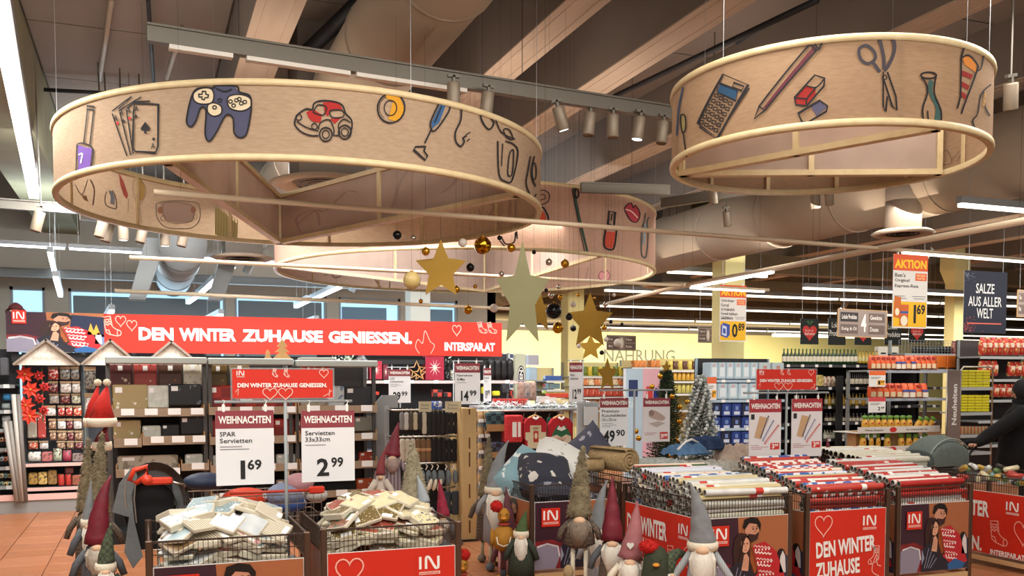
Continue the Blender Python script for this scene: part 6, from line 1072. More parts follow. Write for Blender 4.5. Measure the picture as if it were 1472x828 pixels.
# coat: arched grey shell with black lining, flap falling at the left
def shell(cx, cz, rx, rz, dy, a0, a1, yy, th=.0, k=10, n=16, lean=.0):
    vs = []
    for j in range(k + 1):
        f = j / k
        for i in range(n + 1): g = math.radians(a0 + (a1 - a0) * i / n); s = 1 - .35 * f ** 2; vs.append((cx + rx * s * math.cos(g) + lean * f, yy + dy * f, cz + rz * s * math.sin(g)))
    return vs, [(j * (n + 1) + i, j * (n + 1) + i + 1, (j + 1) * (n + 1) + i + 1, (j + 1) * (n + 1) + i) for j in range(k) for i in range(n)]
yc = 7.0; c = aty(222, 728, yc); W1 = (aty(272, 700, yc).x - aty(168, 700, yc).x) / 2; H1 = aty(222, 664, yc).z - c.z
t = thing('draped_coat', 'dark grey coat with black lining draped over the shopping cart', 'coat', c); m = MB(); m.add(*shell(0, 0, W1, H1, .3, 0, 180, 0), smooth=True); m.add(*shell(0, 0, W1 * .82, H1 * .84, .05, 0, 180, -.03), smooth=True); CO = mat('#7b7e7e', .9, c2='#66696a', pat='noise', sc=6, bump=.3, bsc=20); m.add([(W1 * .6, 0, .0), (W1 * .98, 0, 0), (W1 * .95, .05, -.3), (W1 * .55, .05, -.3)], [(0, 1, 2, 3)]); part('coat_back', m, CO, t)
m = MB(); m.add(*shell(-W1 * .08, -.04, W1 * .74, H1 * .72, .22, -20, 200, -.04), smooth=True); m.add([(-W1 * .7, .0, -.3), (W1 * .62, .0, -.3), (W1 * .5, .0, H1 * .5), (0, .0, H1 * .66), (-W1 * .5, .0, H1 * .5)], [(0, 1, 2, 3, 4)]); part('lining', m, mat('#121114', .9), t)
fl_ = [(-W1 * 1.15, -.02), (-W1 * .95, H1 * .55), (-W1 * .55, H1 * .95), (-W1 * .45, H1 * .7), (-W1 * .62, H1 * .3), (-W1 * .55, -.1), (-W1 * .35, -.34), (-W1 * .62, -.42), (-W1 * .85, -.3), (-W1 * .7, -.06)]; part('hanging_flap', MB().prism(fl_, -.05, -.02), CO, t)
part('zipper', MB().tube([(-W1 * .5, -.06, H1 * .6), (-W1 * .55, -.06, H1 * .2), (-W1 * .5, -.06, -.1)], .006, 5), m_chrome, t)
# ================================================================ CENTRE BACK: SHELF WITH LANTERNS, HOSIERY, SWEATERS
shelf_unit('black mesh shelf with lanterns and star boxes under the banner', 462, 745, 13.95, .5, 505, (547, 600, 650), m=mat('#6d7376', .5, .3), back=BACKM, rail=mat('#dcc0bc', .5), tags=8)
ys = 14.0
def starart(a, c='#f0e4d8'):
    for k in range(10): g = k * PI / 5; a.poly([(.5 + .07 * math.cos(g + .3), .5 + .07 * math.sin(g + .3)), (.5 + .36 * math.cos(g), .5 + .36 * math.sin(g)), (.5 + .07 * math.cos(g - .3), .5 + .07 * math.sin(g - .3))], c, 2)
    a.ell(.5, .5, .1, .1, c, 2)
for pa, pb, py0, py1, c, lb in ((612, 638, 511, 546, '#a01c38', 'large crimson box with white paper star'), (532, 549, 519, 545, '#a8283c', 'small crimson box with white star'), (551, 558, 524, 545, '#6e1c2c', 'narrow dark red box beside the small star box')):
    def d(a, c=c): a.rect(0, 0, 1, 1, c, 0); starart(a)
    t = board(pa, pb, py0, py1, ys, d, 'star_box', lb + ' on the upper shelf', cat='box'); w = xat(pb, ys) - xat(pa, ys); part('carton', MB().bx(-w / 2, w / 2, .004, .2, 0, zat(pa, py0, ys) - zat(pa, py1, ys)), mat(c, .5), t)
def lantern(px, py0, py1, w, label, m=m_steel):
    b = aty(px, py1, 13.98); h = zat(px, py0, 13.98) - b.z; t = thing('lantern', label, 'lantern', b); W2 = w / FP * 15 / 2; f = MB()
    for sx in (-1, 1):
        for sy in (-1, 1): f.bx(sx * W2 - .008, sx * W2 + .008, sy * W2 + W2 - .008, sy * W2 + W2 + .008, 0, h * .68)
    f.bx(-W2, W2, 0, 2 * W2, 0, .02); f.bx(-W2, W2, 0, 2 * W2, h * .66, h * .7)
    for z in (.2, .35, .5): f.bx(-W2, W2, 0, .008, h * z, h * z + .008)
    part('frame', f, m, t); part('roof', MB().lathe([(W2 * 1.4, h * .7), (W2 * .6, h * .85), (W2 * .3, h * .9), (W2 * .3, h * .94)], 4, (0, W2, 0), smooth=False), m, t); part('ring', MB().tube([(.03 * math.cos(g), W2, h * .96 + .03 * math.sin(g)) for g in [k * PI / 5 for k in range(10)]], .004, 4, closed=True), m, t); part('candle', MB().lathe([(.02, .02), (.02, h * .4)], 8, (0, W2, 0)), CREAM, t)
lantern(521, 505, 545, 13, 'tall silver lantern on the upper shelf left of the star boxes'); lantern(510, 518, 545, 9, 'narrow olive lantern beside the tall silver one', mat('#8a8a5e', .5, .3)); lantern(651, 512, 546, 10, 'black lantern left of the 14.99 sign', m_dark); lantern(662, 512, 546, 10, 'second black lantern behind the 14.99 sign', m_dark)
def stars_wood(px, py0, py1, label):
    b = aty(px, py1, 13.96); h = zat(px, py0, 13.96) - b.z; t = thing('wooden_star', label, 'ornament', b); P_ = []
    for i in range(10): g = PI / 2 + i * PI / 5; r = .5 if i % 2 == 0 else .22; P_.append((h * r * math.cos(g), 0, h * .5 + h * r * math.sin(g)))
    part('star_outline', MB().tube(P_, .012, 5, closed=True), m_wood, t)
stars_wood(599, 519, 546, 'wooden outline star standing between the price sign and crimson box'); stars_wood(603, 528, 547, 'smaller wooden outline star inside the larger one')
def bush(px0, px1, py0, py1, y, c, label, n=140, nm='leaf_bunch'):
    c0 = aty((px0 + px1) / 2, py1, y); w = (px1 - px0) / FP * 15; h = (py1 - py0) / FP * 15; rnd = random.Random(px0); m = MB()
    for _ in range(n):
        p = Vector((rnd.uniform(-.5, .5) * w, rnd.uniform(-.1, .1), rnd.uniform(.02, 1) * h)); d = Vector((rnd.uniform(-1, 1), rnd.uniform(-1, .3), rnd.uniform(-.2, 1))).normalized() * .07; o = d.orthogonal().normalized() * .02; m.add([p, p + d * .5 + o, p + d, p + d * .5 - o], [(0, 1, 2, 3)])
    t = thing(nm, label, 'plant', c0); part('leaves', m, mat(c, .7), t, kind='stuff'); part('stem', MB().tube([(0, 0, 0), (0, 0, h * .7)], .01, 5), m_dark, t)
bush(478, 504, 516, 545, 14.05, '#cfe0cc', 'frosted pale green twig bunch left of the lanterns'); bush(641, 652, 516, 545, 14.1, '#a8b0a4', 'grey twig bunch beside the crimson star box', 60)
for i, px in enumerate((706, 715, 724, 733)):
    b = aty(px, 546, 14.0); t = thing('figurine', 'black owl-shaped figure, %s of four on the upper shelf' % ORD[i], 'figurine', b, 0, 'black figures at the right end of the upper shelf'); part('body', MB().lathe([(.05, 0), (.065, .1), (.055, .25), (.06, .3), (.02, .33)], 12), m_black, t)
# mid-shelf small goods
k = 0
for pa, pb, py0, py1, c, nm in ((622, 636, 560, 571, '#b04036', 'red patterned tin'), (638, 649, 564, 571, '#c4483a', 'red and white box'), (722, 733, 552, 565, '#3a3a44', 'dark dotted jar'), (734, 738, 560, 575, '#b9372c', 'red tin'), (694, 702, 556, 566, '#d8d83a', 'yellow green bag'), (710, 719, 562, 569, '#d6d634', 'yellow green ball'), (536, 545, 563, 568, '#c8402c', 'small red price card')):
    pxb('shelf_box', '%s on the second shelf of the black mesh unit' % nm, 'box', pa, pb, py0, py1, 13.9, .1, mat(c, .4, c2='#2a2a2e' if 'yellow' not in nm else c, pat='checker', sc=14), None)
for i in range(7): pxb('red_cup', 'small red cup, %s in the row right of the price signs' % ORD[i], 'cup', 709 + i * 7.4, 715.5 + i * 7.4, 573, 583, 11.5, .07, mat('#c8352a', .35), 'red cups in a row', None, 'cyl')
pxb('wire_counter', 'long pale counter edge carrying the red cups', 'counter', 692, 862, 583, 587, 11.4, .5, m_grey)
# --- hosiery rack
yr = 9.75; xr0, xr1 = xat(571, yr), xat(664, yr); t = thing('hosiery_rack', 'dark rack with hanging tights, gloves and slippers left of the wooden post', 'rack', (xr0, yr, 0)); wr = xr1 - xr0
part('back_panel', MB().bx(0, wr, .5, .52, .1, zat(600, 588, yr)), mat('#1b191b', .7), t); part('base', MB().bx(0, wr, .05, .5, 0, .15), m_dark, t)
for py in (590, 629, 668, 704): z = zat(600, py, yr); part('hang_rail', MB().tube([(0, .12, z), (wr, .12, z)], .012, 8).tube([(0, .12, z), (0, .5, z)], .01, 6).tube([(wr, .12, z), (wr, .5, z)], .01, 6), m_chrome, t)
for px in (571, 662): x = xat(px, yr) - xr0; part('upright', MB().bx(x - .02, x + .02, .45, .5, 0, zat(600, 585, yr)), m_steel, t)
def hang(px0, px1, py0, py1, y, c, label, group, band=None, c2=None, nm='hosiery_pack', cat='hosiery'):
    x0, x1 = xat(px0, y), xat(px1, y); z1, z0 = zat(px0, py0, y), zat(px0, py1, y); w, h = x1 - x0, z1 - z0; t = thing(nm, label, cat, ((x0 + x1) / 2, y, z0), 0, group); R = [(w * .34, h), (w * .5, h * .92), (w * .52, h * .6), (w * .44, h * .5), (w * .55, h * .25), (w * .5, h * .04), (w * .3, 0)]; m = MB(); m.lathe([(a_, b_) for a_, b_ in reversed(R)], 10, sy=.5); part('garment', m, mat(c, .9, c2=c2 or c, pat='noise', sc=14, bump=.3, bsc=24), t)
    part('hanger_hook', MB().tube([(0, 0, h), (0, 0, h + .03), (.012, 0, h + .045)], .004, 5), m_chrome, t)
    if band: part('paper_band', MB().lathe([(w * .56, h * .45), (w * .56, h * .6)], 10, sy=.52), band, t)
    return t
cols1 = ['#8a8a88', '#d0cfca', '#5e564c', '#c9bfa4', '#3a3634', '#ccc6b4', '#2a2829', '#29282b', '#252428', '#2c2a2e', '#242227', '#28262a', '#222126', '#2a282c']
for i, c in enumerate(cols1): px = 574 + i * 6.5; hang(px, px + 6.6, 593, (618 if i < 5 else 624), yr + .1, c, '%s hanging glove or sock pair, %s along the top rail' % ('dark' if i > 5 else 'light', ORD[i]), 'garments on the top rail of the hosiery rack')
for i in range(12):
    px = 574 + i * 7.5; br = 3 <= i < 6
    hang(px, px + 7.6, 631, 664, yr + .1, '#7d5f42' if br else ('#c9bfae' if i < 3 else '#1f1e22'), '%s tights pair, %s along the second rail' % ('brown banded' if br else ('pale' if i < 3 else 'black'), ORD[i]), 'garments on the second rail of the hosiery rack', band=mat('#b98d62', .7) if br else None)
for i, px in enumerate((612, 620, 628, 640, 650)):
    c = aty(px, 682, yr + .05); t = thing('slipper_hanger', '%s grey slipper pair on a white hook, lower rail' % ORD[i].capitalize(), 'slippers', c, 0, 'grey slippers on the lower rail')
    for s in (-1, 1): part('slipper', MB().ball((s * .035, 0, -.03), .05, 10, 7, (.6, .8, 1.6)), mat('#6f7a80', .9, bump=.3, bsc=30), t)
    part('hook', MB().tube([(0, 0, .05), (.02, 0, .09), (.0, 0, .11)], .006, 5), m_white, t)
for i, px in enumerate((618, 625, 632)): c = aty(px, 697, yr); single('slipper', MB().ball((0, 0, 0), .045, 10, 7, (.5, .8, 1.5)), CREAM, '%s cream slipper sole below the grey slippers' % ORD[i].capitalize(), 'slippers', c, (0, .3, 0), 'cream slippers')
for i, px in enumerate((642, 654)): hang(px - 6, px + 6, 706, 740, yr + .05, '#3a4048', '%s dark grey slipper pair on the lowest rail' % ORD[i], 'slippers on the lowest rail')
for i, (pa, pb, lb) in enumerate(((602, 620, 'left'), (640, 663, 'right'))): board(pa, pb, 577, 592, yr - .02, lambda a: (a.rect(0, 0, 1, 1, '#d8d0b0', 0), a.text('Thermo', .15, .55, .8, .75, '#5a5a50', 1), a.text('Socken', .15, .25, .75, .45, '#5a5a50', 1)), 'header_card', '%s cream header card on top of the hosiery rack' % lb, cat='card')
pxb('blue_box', 'blue and white box between the two cream header cards', 'box', 621, 636, 577, 590, yr + .1, .1, mat('#3a5fa8', .4, c2='#dcdce0', pat='blobs', sc=12), None)
# wooden post
yp = 9.64; t = thing('wooden_post', 'tall light wooden post with slots at the end of the hosiery rack', 'post', (xat(675, yp), yp, 0)); w = xat(685, yp) - xat(665, yp); h = zat(675, 587, yp)
m = MB(); m.bx(-w / 2, w / 2, 0, .45, 0, h); part('post_board', m, mat('#cfb27e', .6, c2='#c2a36e', pat='noise', sc=4, stretch=(4, 1, .4)), t); 
for py0, py1 in ((588, 596), (629, 645), (650, 671), (696, 716), (748, 766)): part('slot', MB().bx(-.012, .006, -.003, .001, zat(675, py1, yp), zat(675, py0, yp)), mat('#6b4a22', .8), t)
part('post_foot', MB().bx(-w / 2 - .03, w / 2 + .02, -.02, .45, 0, .02), m_dark, t)
# --- sweater and blanket rack right of the post
ye = 10.6; t = thing('garment_rack', 'grey rack of sweaters and blanket packs right of the wooden post', 'rack', (xat(686, ye), ye, 0)); we = xat(828, ye) - xat(686, ye); zt = zat(700, 588, ye)
part('back_panel', MB().bx(0, we, .55, .57, .1, zt), mat('#241f24', .7), t); part('hang_rail', MB().tube([(0, .1, zt - .03), (we, .1, zt - .03)], .012, 8), m_chrome, t); part('base', MB().bx(0, we, .05, .55, 0, .12), m_dark, t)
for x in (0, we): part('upright', MB().bx(x - .02, x + .02, .5, .56, 0, zt), m_steel, t)
for r, py in enumerate((600, 622, 645, 668, 690, 712, 735)):
    for c in range(2):
        px = 688 + c * 9; nm = ['navy spotted', 'dark brown'][(r + c) % 2]; pxb('sock_pack', '%s sock pack, %s column, %s row right of the post' % (nm, 'left' if c == 0 else 'right', ORD[r]), 'socks', px, px + 8, py - 9, py + 8, ye, .1, mat('#20222c' if nm[0] == 'n' else '#3a2420', .8, c2='#a8845a', pat='dots', sc=16, amt=.18), 'sock packs right of the post', [(.1, .9, .05, .35, m_tag, 'price_card')], 'bag')
for i, (py0, py1, c1, c2) in enumerate(((593, 612, '#22303a', '#3d5a5c'), (636, 650, '#2a2a38', '#4a4a62'))):
    t = pxb('plaid_blanket', '%s folded plaid blanket with cardboard band on the rack' % ('upper green and navy' if i == 0 else 'lower purple and navy'), 'blanket', 700, 726, py0, py1 + 8, ye - .05, .2, mat(c1, .9, c2=c2, pat='checker', sc=16), None, [(-.02, 1.02, .0, .38, CARD, 'cardboard_band')])
t = pxb('plush_pack', 'bright red fluffy plush blanket with white label', 'blanket', 727, 752, 597, 636, ye - .1, .16, mat('#c4202a', .95, c2='#e04a4a', pat='noise', sc=40, bump=.8, bsc=50), None, [(.38, .62, .2, .75, m_tag, 'white_band'), (.7, .86, .2, .75, m_tag, 'white_label')])
def sweater(px0, px1, py0, py1, y, label, v):
    xa, xb = xat(px0, y), xat(px1, y); z0, z1 = zat(px0, py1, y), zat(px0, py0, y); w, h = xb - xa, z1 - z0; t = thing('christmas_sweater', label, 'sweater', ((xa + xb) / 2, y, z0))
    P_ = [(-.42, 0), (.42, 0), (.42, .55), (.5, .3), (.5, .8), (.36, .95), (.12, 1), (0, .93), (-.12, 1), (-.36, .95), (-.5, .8), (-.5, .3), (-.42, .55)]; part('knit', MB().prism([(a_ * w, b_ * h) for a_, b_ in P_], 0, .06), mat('#bb2430', .9, bump=.3, bsc=60), t)
    a = Art(lambda u, q: (u * w, q * h)); c = '#dccfae'
    if v == 0: a.poly([(-.36, 0), (.36, 0), (.36, .25), (.46, .28), (.46, .52), (.25, .52), (.25, .74), (-.25, .74), (-.25, .52), (-.46, .52), (-.46, .28), (-.36, .25)], c, 1); a.rect(-.1, .2, .12, .56, '#b83a2c', 2); a.ell(.01, .4, .07, .1, '#e8d8b8', 3); a.text('MERRY', -.14, .6, .16, .68, '#8a3a34', 3)
    else: a.poly([(-.42, 0), (.42, 0), (.42, .45), (.3, .62), (.15, .72), (-.15, .72), (-.3, .62), (-.42, .45)], '#e0d4bc', 1); a.poly([(-.42, .45), (-.3, .62), (-.15, .78), (0, .68), (.15, .78), (.3, .62), (.42, .45), (.2, .5), (0, .42), (-.2, .5)], '#2f6a4a', 2); a.poly([(-.2, .66), (-.1, .76), (0, .68), (.1, .76), (.2, .66), (0, .6)], WHITE, 3); a.rect(-.09, .1, .09, .34, '#7a5040', 3); a.text('HOHOHO', -.18, .34, .18, .41, '#b03a30', 4)
    a.build('knitted_motif', plane((0, 0, 0), (1, 0, 0), (0, 0, 1)), t, rough=.9)
    part('collar', MB().tube([(-.12 * w, 0, h), (0, -.01, h * .93), (.12 * w, 0, h)], .014, 6), m_white, t); part('hanger', MB().tube([(-.3 * w, .03, h * .96), (0, .03, h * 1.06), (.3 * w, .03, h * .96)], .016, 6), m_wood, t); part('hanger_hook', MB().tube([(0, .03, h * 1.06), (0, .03, h * 1.13), (.02, .03, h * 1.15)], .004, 5), m_chrome, t)
sweater(754, 786, 600, 645, ye - .12, 'red christmas sweater with cream star panel, left of two', 0); sweater(790, 824, 600, 650, ye - .12, 'red christmas sweater with green collar band, right of two', 1)
for i, px in enumerate((752, 789)): hang(px - 3, px + 4, 600, 640, ye + .05, '#1f4a3a' if i else '#8a1c26', '%s sweater edge hanging behind, %s' % (('dark green', 'between the two sweaters') if i else ('dark red', 'left of the cream star sweater')), None, nm='hanging_sweater', cat='sweater')
single('wire_grid', wire_wall(.3, .02, zat(830, 588, 10.5), .03, 14), m_steel, 'grey wire grid beside the red sweaters', 'grid', (xat(826, 10.5), 10.5, 0))
pxb('grid_frame', 'white framed calendar sheet on the grey shelf end', 'frame', 840, 860, 584, 612, 10.37, .02, mat('#d2d6d8', .5, c2='#a8aeb2', pat='brick', sc=30, amt=.05), None)
pxb('shelf_end', 'grey shelf end panel behind the bright cushions', 'panel', 830, 861, 578, 735, 10.4, .03, mat('#a9afb2', .5), None)
# tinsel strip on the counter
rnd = random.Random(5); m = MB()
for _ in range(500): p = Vector((rnd.uniform(0, 2.2), rnd.uniform(-.12, .12), rnd.uniform(0, .09))); d = Vector((rnd.gauss(0, 1), rnd.gauss(0, 1), rnd.gauss(0, 1))).normalized() * .05; o = d.orthogonal().normalized() * .006; m.add([p - d, p + o, p + d, p - o], [(0, 1, 2, 3)])
single('tinsel', m, mat('#9db0b2', .3, .6, c2='#e6ecec', pat='noise', sc=6), 'silver grey tinsel strewn along the counter above the sweaters', 'tinsel', (xat(686, 10.9), 10.9, zat(700, 588, 10.9)), kind='stuff'); pxb('tinsel_counter', 'grey ledge under the silver tinsel', 'counter', 684, 828, 588, 592, 10.85, .3, m_grey)
for px, y, lb in ((700, 11.5, 'left leg of the cup counter'), (855, 11.5, 'right leg of the cup counter'), (690, 10.9, 'left leg of the tinsel ledge'), (822, 10.9, 'right leg of the tinsel ledge')): single('counter_leg', MB().bx(-.02, .02, 0, .04, 0, zat(px, 587, y)), m_grey, lb, 'leg', (xat(px, y), y, 0))
# price signs farther back
board(559, 590, 531, 579, 11.8, xmas([('LED', .2), ('Lichterkette', .6)], 3, '29', '99', hh=.2, bx0=.18, bx1=.85), 'price_sign', 'christmas price sign reading 29.99 behind the grey panel', clips=.04)
board(654, 690, 522, 581, 11.0, xmas([('Pyjamahose', .62), ('X-Mas', .32)], 1, '14', '99', hh=.23, bx0=.18, bx1=.85), 'price_sign', 'christmas price sign reading 14.99 for pyjama trousers', clips=.04)
board(695, 706, 529, 577, 11.9, xmas([('Schal', .6)], 2, '19', '99', hh=.22, bx0=.15, bx1=.8), 'price_sign', 'narrow turned christmas price sign right of the 14.99 sign', clips=.03)
board(818, 837, 521, 578, 10.9, xmas([('Herz', .35), ('Lebkuchen', .6)], 0, '12', '99', hh=.24, bx0=.2, bx1=.9), 'price_sign', 'narrow christmas price sign reading 12.99 below the stars', clips=.03)
for pa, pb, py, pp, y, lb in ((556, 594, 528, 575, 11.81, 'wire stand of the LED price sign'), (650, 694, 519, 652, 11.01, 'wire stand of the pyjama price sign'), (815, 840, 518, 838, 10.91, 'wire stand of the gingerbread price sign')): stand(pa, pb, py, pp, y, 0, lb, .008)
# advertising pillar
yq = 14.6; t = thing('display_pillar', 'pale green pillar with oval black emblem and dotted side', 'pillar', (xat(738, yq), yq, 0)); w0 = xat(757, yq) - xat(738, yq); h = zat(745, 508, yq); part('pillar_body', MB().rbox((w0 / 2, .2, h / 2), (w0, .4, h), .03), mat('#b9bda4', .6), t); part('dotted_side', MB().bx(-.22, -.005, .0, .4, 0, h), mat('#dfe2e0', .5, c2='#3a4a6a', pat='checker', sc=16), t)
a = Art(); a.ell(w0 / 2 + .02, h - .42, .075, .22, '#1a1a1c', 1); a.ell(w0 / 2 + .02, h - .42, .06, .19, WHITE, 2, w=.012); a.text('IMEN', w0 / 2 - .12, h - .45, w0 / 2 + .16, h - .39, WHITE, 3, .03, rot=90); a.build('emblem', plane((0, 0, 0), (1, 0, 0), (0, 0, 1)), t)
for i, (pa, c) in enumerate(((745, '#7a4a44'), (754, '#3a4050'), (762, '#6a4a40'))): hang(pa - 1, pa + 9, 549, 576, 12.6, c, '%s scarf bundle hanging beside the pale pillar, %s' % (['rust', 'slate', 'brown'][i], ORD[i]), 'scarf bundles by the pillar', c2='#b8a090', nm='scarf_bundle', cat='scarf')
pxb('scarf_rail', 'thin rail holding the scarf bundles', 'rail', 742, 774, 546, 548, 12.6, .02, m_steel)
# --- trees
def fir(px, pyt, pyb, wpx, y, label, c1, c2, snow=False, balls=()):
    b = aty(px, pyb, y); tp = aty(px, pyt, y); D = (b - EYE).dot(HF); R = wpx / FP * D / 2; h = tp.z - b.z; t = thing('christmas_tree', label, 'tree', (b.x, b.y, 0)); part('trunk', MB().tube([(0, 0, 0), (0, 0, tp.z - .05)], [.04, .01], 8), mat('#4a3628', .9), t); rnd = random.Random(px); m = MB()
    for i in range(640):
        f = (i + .5) / 640; z = b.z - .35 + (h + .35) * f; r = R * (1 - f) ** .8 * (1.0 if f > .25 else 1) + .03; g = i * 2.399; L = r * rnd.uniform(.75, 1.08); d = Vector((math.cos(g), math.sin(g), .18 if not snow else .05)); base = Vector((0, 0, z)); tip = base + d * L; n = d.cross(Vector((0, 0, 1))).normalized(); m.k = 0
        m.tube([base + d * L * .15, tip], [.006, .002], 3, smooth=False)
        for q in range(9):
            s = rnd.uniform(.3, 1); c = base + d * L * s; o = (n * rnd.choice((-1, 1)) + d * .7 + Vector((0, 0, rnd.uniform(-.3, .5)))).normalized() * rnd.uniform(.03, .055); e = Vector((0, 0, .008)); m.k = 1 if (snow and rnd.random() < .55) else 0; m.add([c - e, c + o * .5 + e, c + o, c + o * .5 - n * .008], [(0, 1, 2), (0, 2, 3)])
        if snow and i % 3 == 0: m.k = 1; m.ball(tip, rnd.uniform(.015, .028), 6, 4)
    part('needles', m, [mat(c1, .8), mat(c2, .8)], t, kind='stuff'); part('pot', MB().lathe([(.12, 0), (.16, .25), (.17, .26)], 16), mat('#3a2e28', .8), t)
    for qx, qy in balls: p = aty(qx, qy, y - R * .6); part('gold_ball', MB().ball(p - Vector((b.x, b.y, 0)), .035, 12, 8), m_bg['g'], t)
    return t
fir(958, 533, 668, 76, 10.6, 'dark green christmas tree with gold baubles behind the blanket signs', '#24381f', '#39502c', balls=((949, 541), (937, 556), (977, 585), (976, 606), (988, 578), (975, 632), (914, 620), (918, 630), (933, 660), (964, 655), (950, 590), (966, 570)))
p = aty(958, 533, 10.6); single('tree_star', star_mesh(.14, .16, .02), m_gold, 'gold star on top of the dark green christmas tree', 'ornament', (p.x, p.y, p.z - .03))
fir(1006, 540, 655, 76, 9.9, 'snow-dusted small christmas tree right of the blanket signs', '#566358', '#c9cfcc', snow=True)
# ================================================================ FOOD AISLES ON THE RIGHT
DARKS = mat('#202124', .6)
def goods(name, cat, desc, where, group, pxs, py0, py1, y, dep, mats, shape, card=None, w=None):
    for i, px in enumerate(pxs):
        ww = w or (pxs[1] - pxs[0]) * .96; m = mats[i % len(mats)]
        pxb(name, '%s, %s %s' % (desc[i % len(desc)], ORD[min(i, 39)], where), cat, px, px + ww, py0, py1, y, dep, m, group, card, shape)
def span(a, b, n): return [a + (b - a) * i / n for i in range(n)]
# light blue cartons on their shelf
yb = 13.6
shelf_unit('pale blue carton shelf left of the red slogan sign', 1021, 1128, yb, .5, 514, (546, 575, 616, 650), back=DARKS, m=mat('#9fb4c4', .5, .2), rail=mat('#a9c0d0', .5), tags=3)
LB = mat('#bcd3de', .5, c2='#a4bfce', pat='noise', sc=8); blu = mat('#1f3f8f', .5, c2='#16306e', pat='noise', sc=8); blud = mat('#1a2340', .5)
for r, (n, a0, a1, p0, p1) in enumerate(((6, 1021, 1090, 521, 545), (4, 1032, 1092, 551, 574))):
    goods('milk_carton', 'carton', ['pale blue carton with white label'], 'from the left in %s row' % ('the upper' if r == 0 else 'the second'), 'pale blue cartons', span(a0, a1, n), p0, p1, yb, .25, [LB], 'box', [(.2, .8, .15, .7, mat('#d9e6ec', .5), 'label'), (.35, .65, .75, .9, mat('#c9a8a0', .5), 'emblem')])
for i in range(2): pxb('milk_carton', 'wide pale blue grey carton, %s at the right end of the upper row' % ORD[i], 'carton', 1091 + 19 * i, 1108 + 19 * i, 521, 545, yb - .01, .3, mat('#b3c4c8', .5), 'pale blue cartons', [(.35, .65, .55, .8, mat('#b98a80', .5), 'emblem')])
for r in range(3):
    for c in range(4): pxb('blue_case', 'deep blue drinks case, %s row, %s from left' % (ORD[r], ORD[c]), 'case', 1024 + c * 14.5, 1037.5 + c * 14.5, 580 + r * 20, 599 + r * 20, yb, .3, blu if (c + r) % 3 else blud, 'deep blue drinks cases', [(.2, .8, .15, .4, mat('#c9d2e4', .5), 'lettering_label'), (.35, .65, .5, .8, mat('#6f8ac0', .5), 'emblem')])
def mini(px0, px1, py0, py1, y, hc, label, price): board(px0, px1, py0, py1, y, lambda a: (a.rect(0, 0, 1, 1, '#e4e2e0', 0), a.rect(0, .72, 1, 1, hc, 1), a.rect(.1, .5, .6, .54, '#8a8a8a', 1), a.rect(.1, .58, .7, .62, '#8a8a8a', 1), a.rect(.5, .1, .95, .42, '#f0b030', 1) if hc != '#c9454a' else None, a.text(price[0], .55, .14, .68, .38, '#1b1a1c', 2, .03), a.text(price[1], .72, .25, .92, .38, '#1b1a1c', 2, .02)), 'price_sign', label)
mini(1016, 1030, 542, 575, yb - .1, '#d8683a', 'small orange topped price card left of the pale blue cartons', ('0', '89'))
# bottle shelves (black), green bottles on top
yg = 14.3; xg0, xg1 = xat(1122, yg), xat(1352, yg)
shelf_unit('black bottle shelf with green bottles on top', 1122, 1352, yg, .6, 520, (524, 557, 585, 609, 633, 660, 690), back=mat('#141416', .7), m=mat('#2a2b2e', .5, .2), rail=mat('#3c3e42', .5), tags=12)
def bottle_mesh(h, r, body, lab, cap): 
    m = MB(); m.lathe([(r * .9, 0), (r, h * .03), (r, h * .55), (r * .35, h * .75), (r * .3, h * .92)], 10); m.k = 1; m.lathe([(r * 1.03, h * .15), (r * 1.03, h * .5)], 10, caps=False); m.k = 2; m.lathe([(r * .38, h * .92), (r * .38, h)], 8); return m.mesh([body, lab, cap])
GL = mat('#17401c', .32); DG = mat('#1c1a18', .15); YG = mat('#c9a42c', .25); LBL = mat('#efe8d4', .5, c2='#c87848', pat='stripes', sc=6, stretch=(0, 0, 1), amt=.6)
def bottles(desc, where, group, pa, pb, n, pyb, y, h, mats, cat='bottle'):
    me = [bottle_mesh(h, (xat(pb, y) - xat(pa, y)) / n * .44, *k) for k in mats]
    for i in range(n): p = aty(pa + (pb - pa) * (i + .5) / n, pyb, y); tag(link('bottle', me[i % len(me)], None, p), '%s, %s from left %s' % (desc, ORD[i], where), cat, group)
bottles('green glass bottle with cream label', 'on the black shelf top', 'green bottles on the black shelf top', 1124, 1232, 20, 523, yg + .12, .28, [(GL, LBL, mat('#3a7a34', .4))])
bottles('yellow oil bottle', 'on the shelf top right of green ones', 'yellow bottles on the shelf top', 1233, 1262, 6, 522, yg + .12, .24, [(YG, mat('#d8cf90', .5), mat('#8a6a20', .4))])
yl = mat('#c99a2a', .4)
for r, (pyb, n, h, ms, nm) in enumerate(((556, 16, .28, [(DG, mat('#c9c4b0', .5), m_dark), (DG, LBL, m_dark)], 'dark sauce bottle'), (584, 16, .24, [(mat('#7a6a30', .3), mat('#dcd8c0', .5), m_steel), (yl, mat('#d8b040', .5), m_dark)], 'pale topped jar'), (608, 14, .17, [(mat('#3a2a20', .3), mat('#c9c0a8', .5), m_steel)], 'low dark jar'), (632, 14, .16, [(mat('#8a7a60', .3), mat('#d8d4c8', .5), m_dark)], 'grey labelled jar'), (659, 16, .2, [(yl, mat('#6a4a20', .5), m_dark), (mat('#a87a28', .3), mat('#2a2420', .5), yl)], 'amber jar'), (689, 16, .2, [(yl, mat('#d0a030', .5), m_dark)], 'yellow black jar'))):
    bottles(nm, 'on %s black shelf' % ORD[r + 1], '%ss on the black shelves' % nm, 1185 if r else 1215, 1262, n, pyb - 1, yg + .1, h, ms, 'jar')
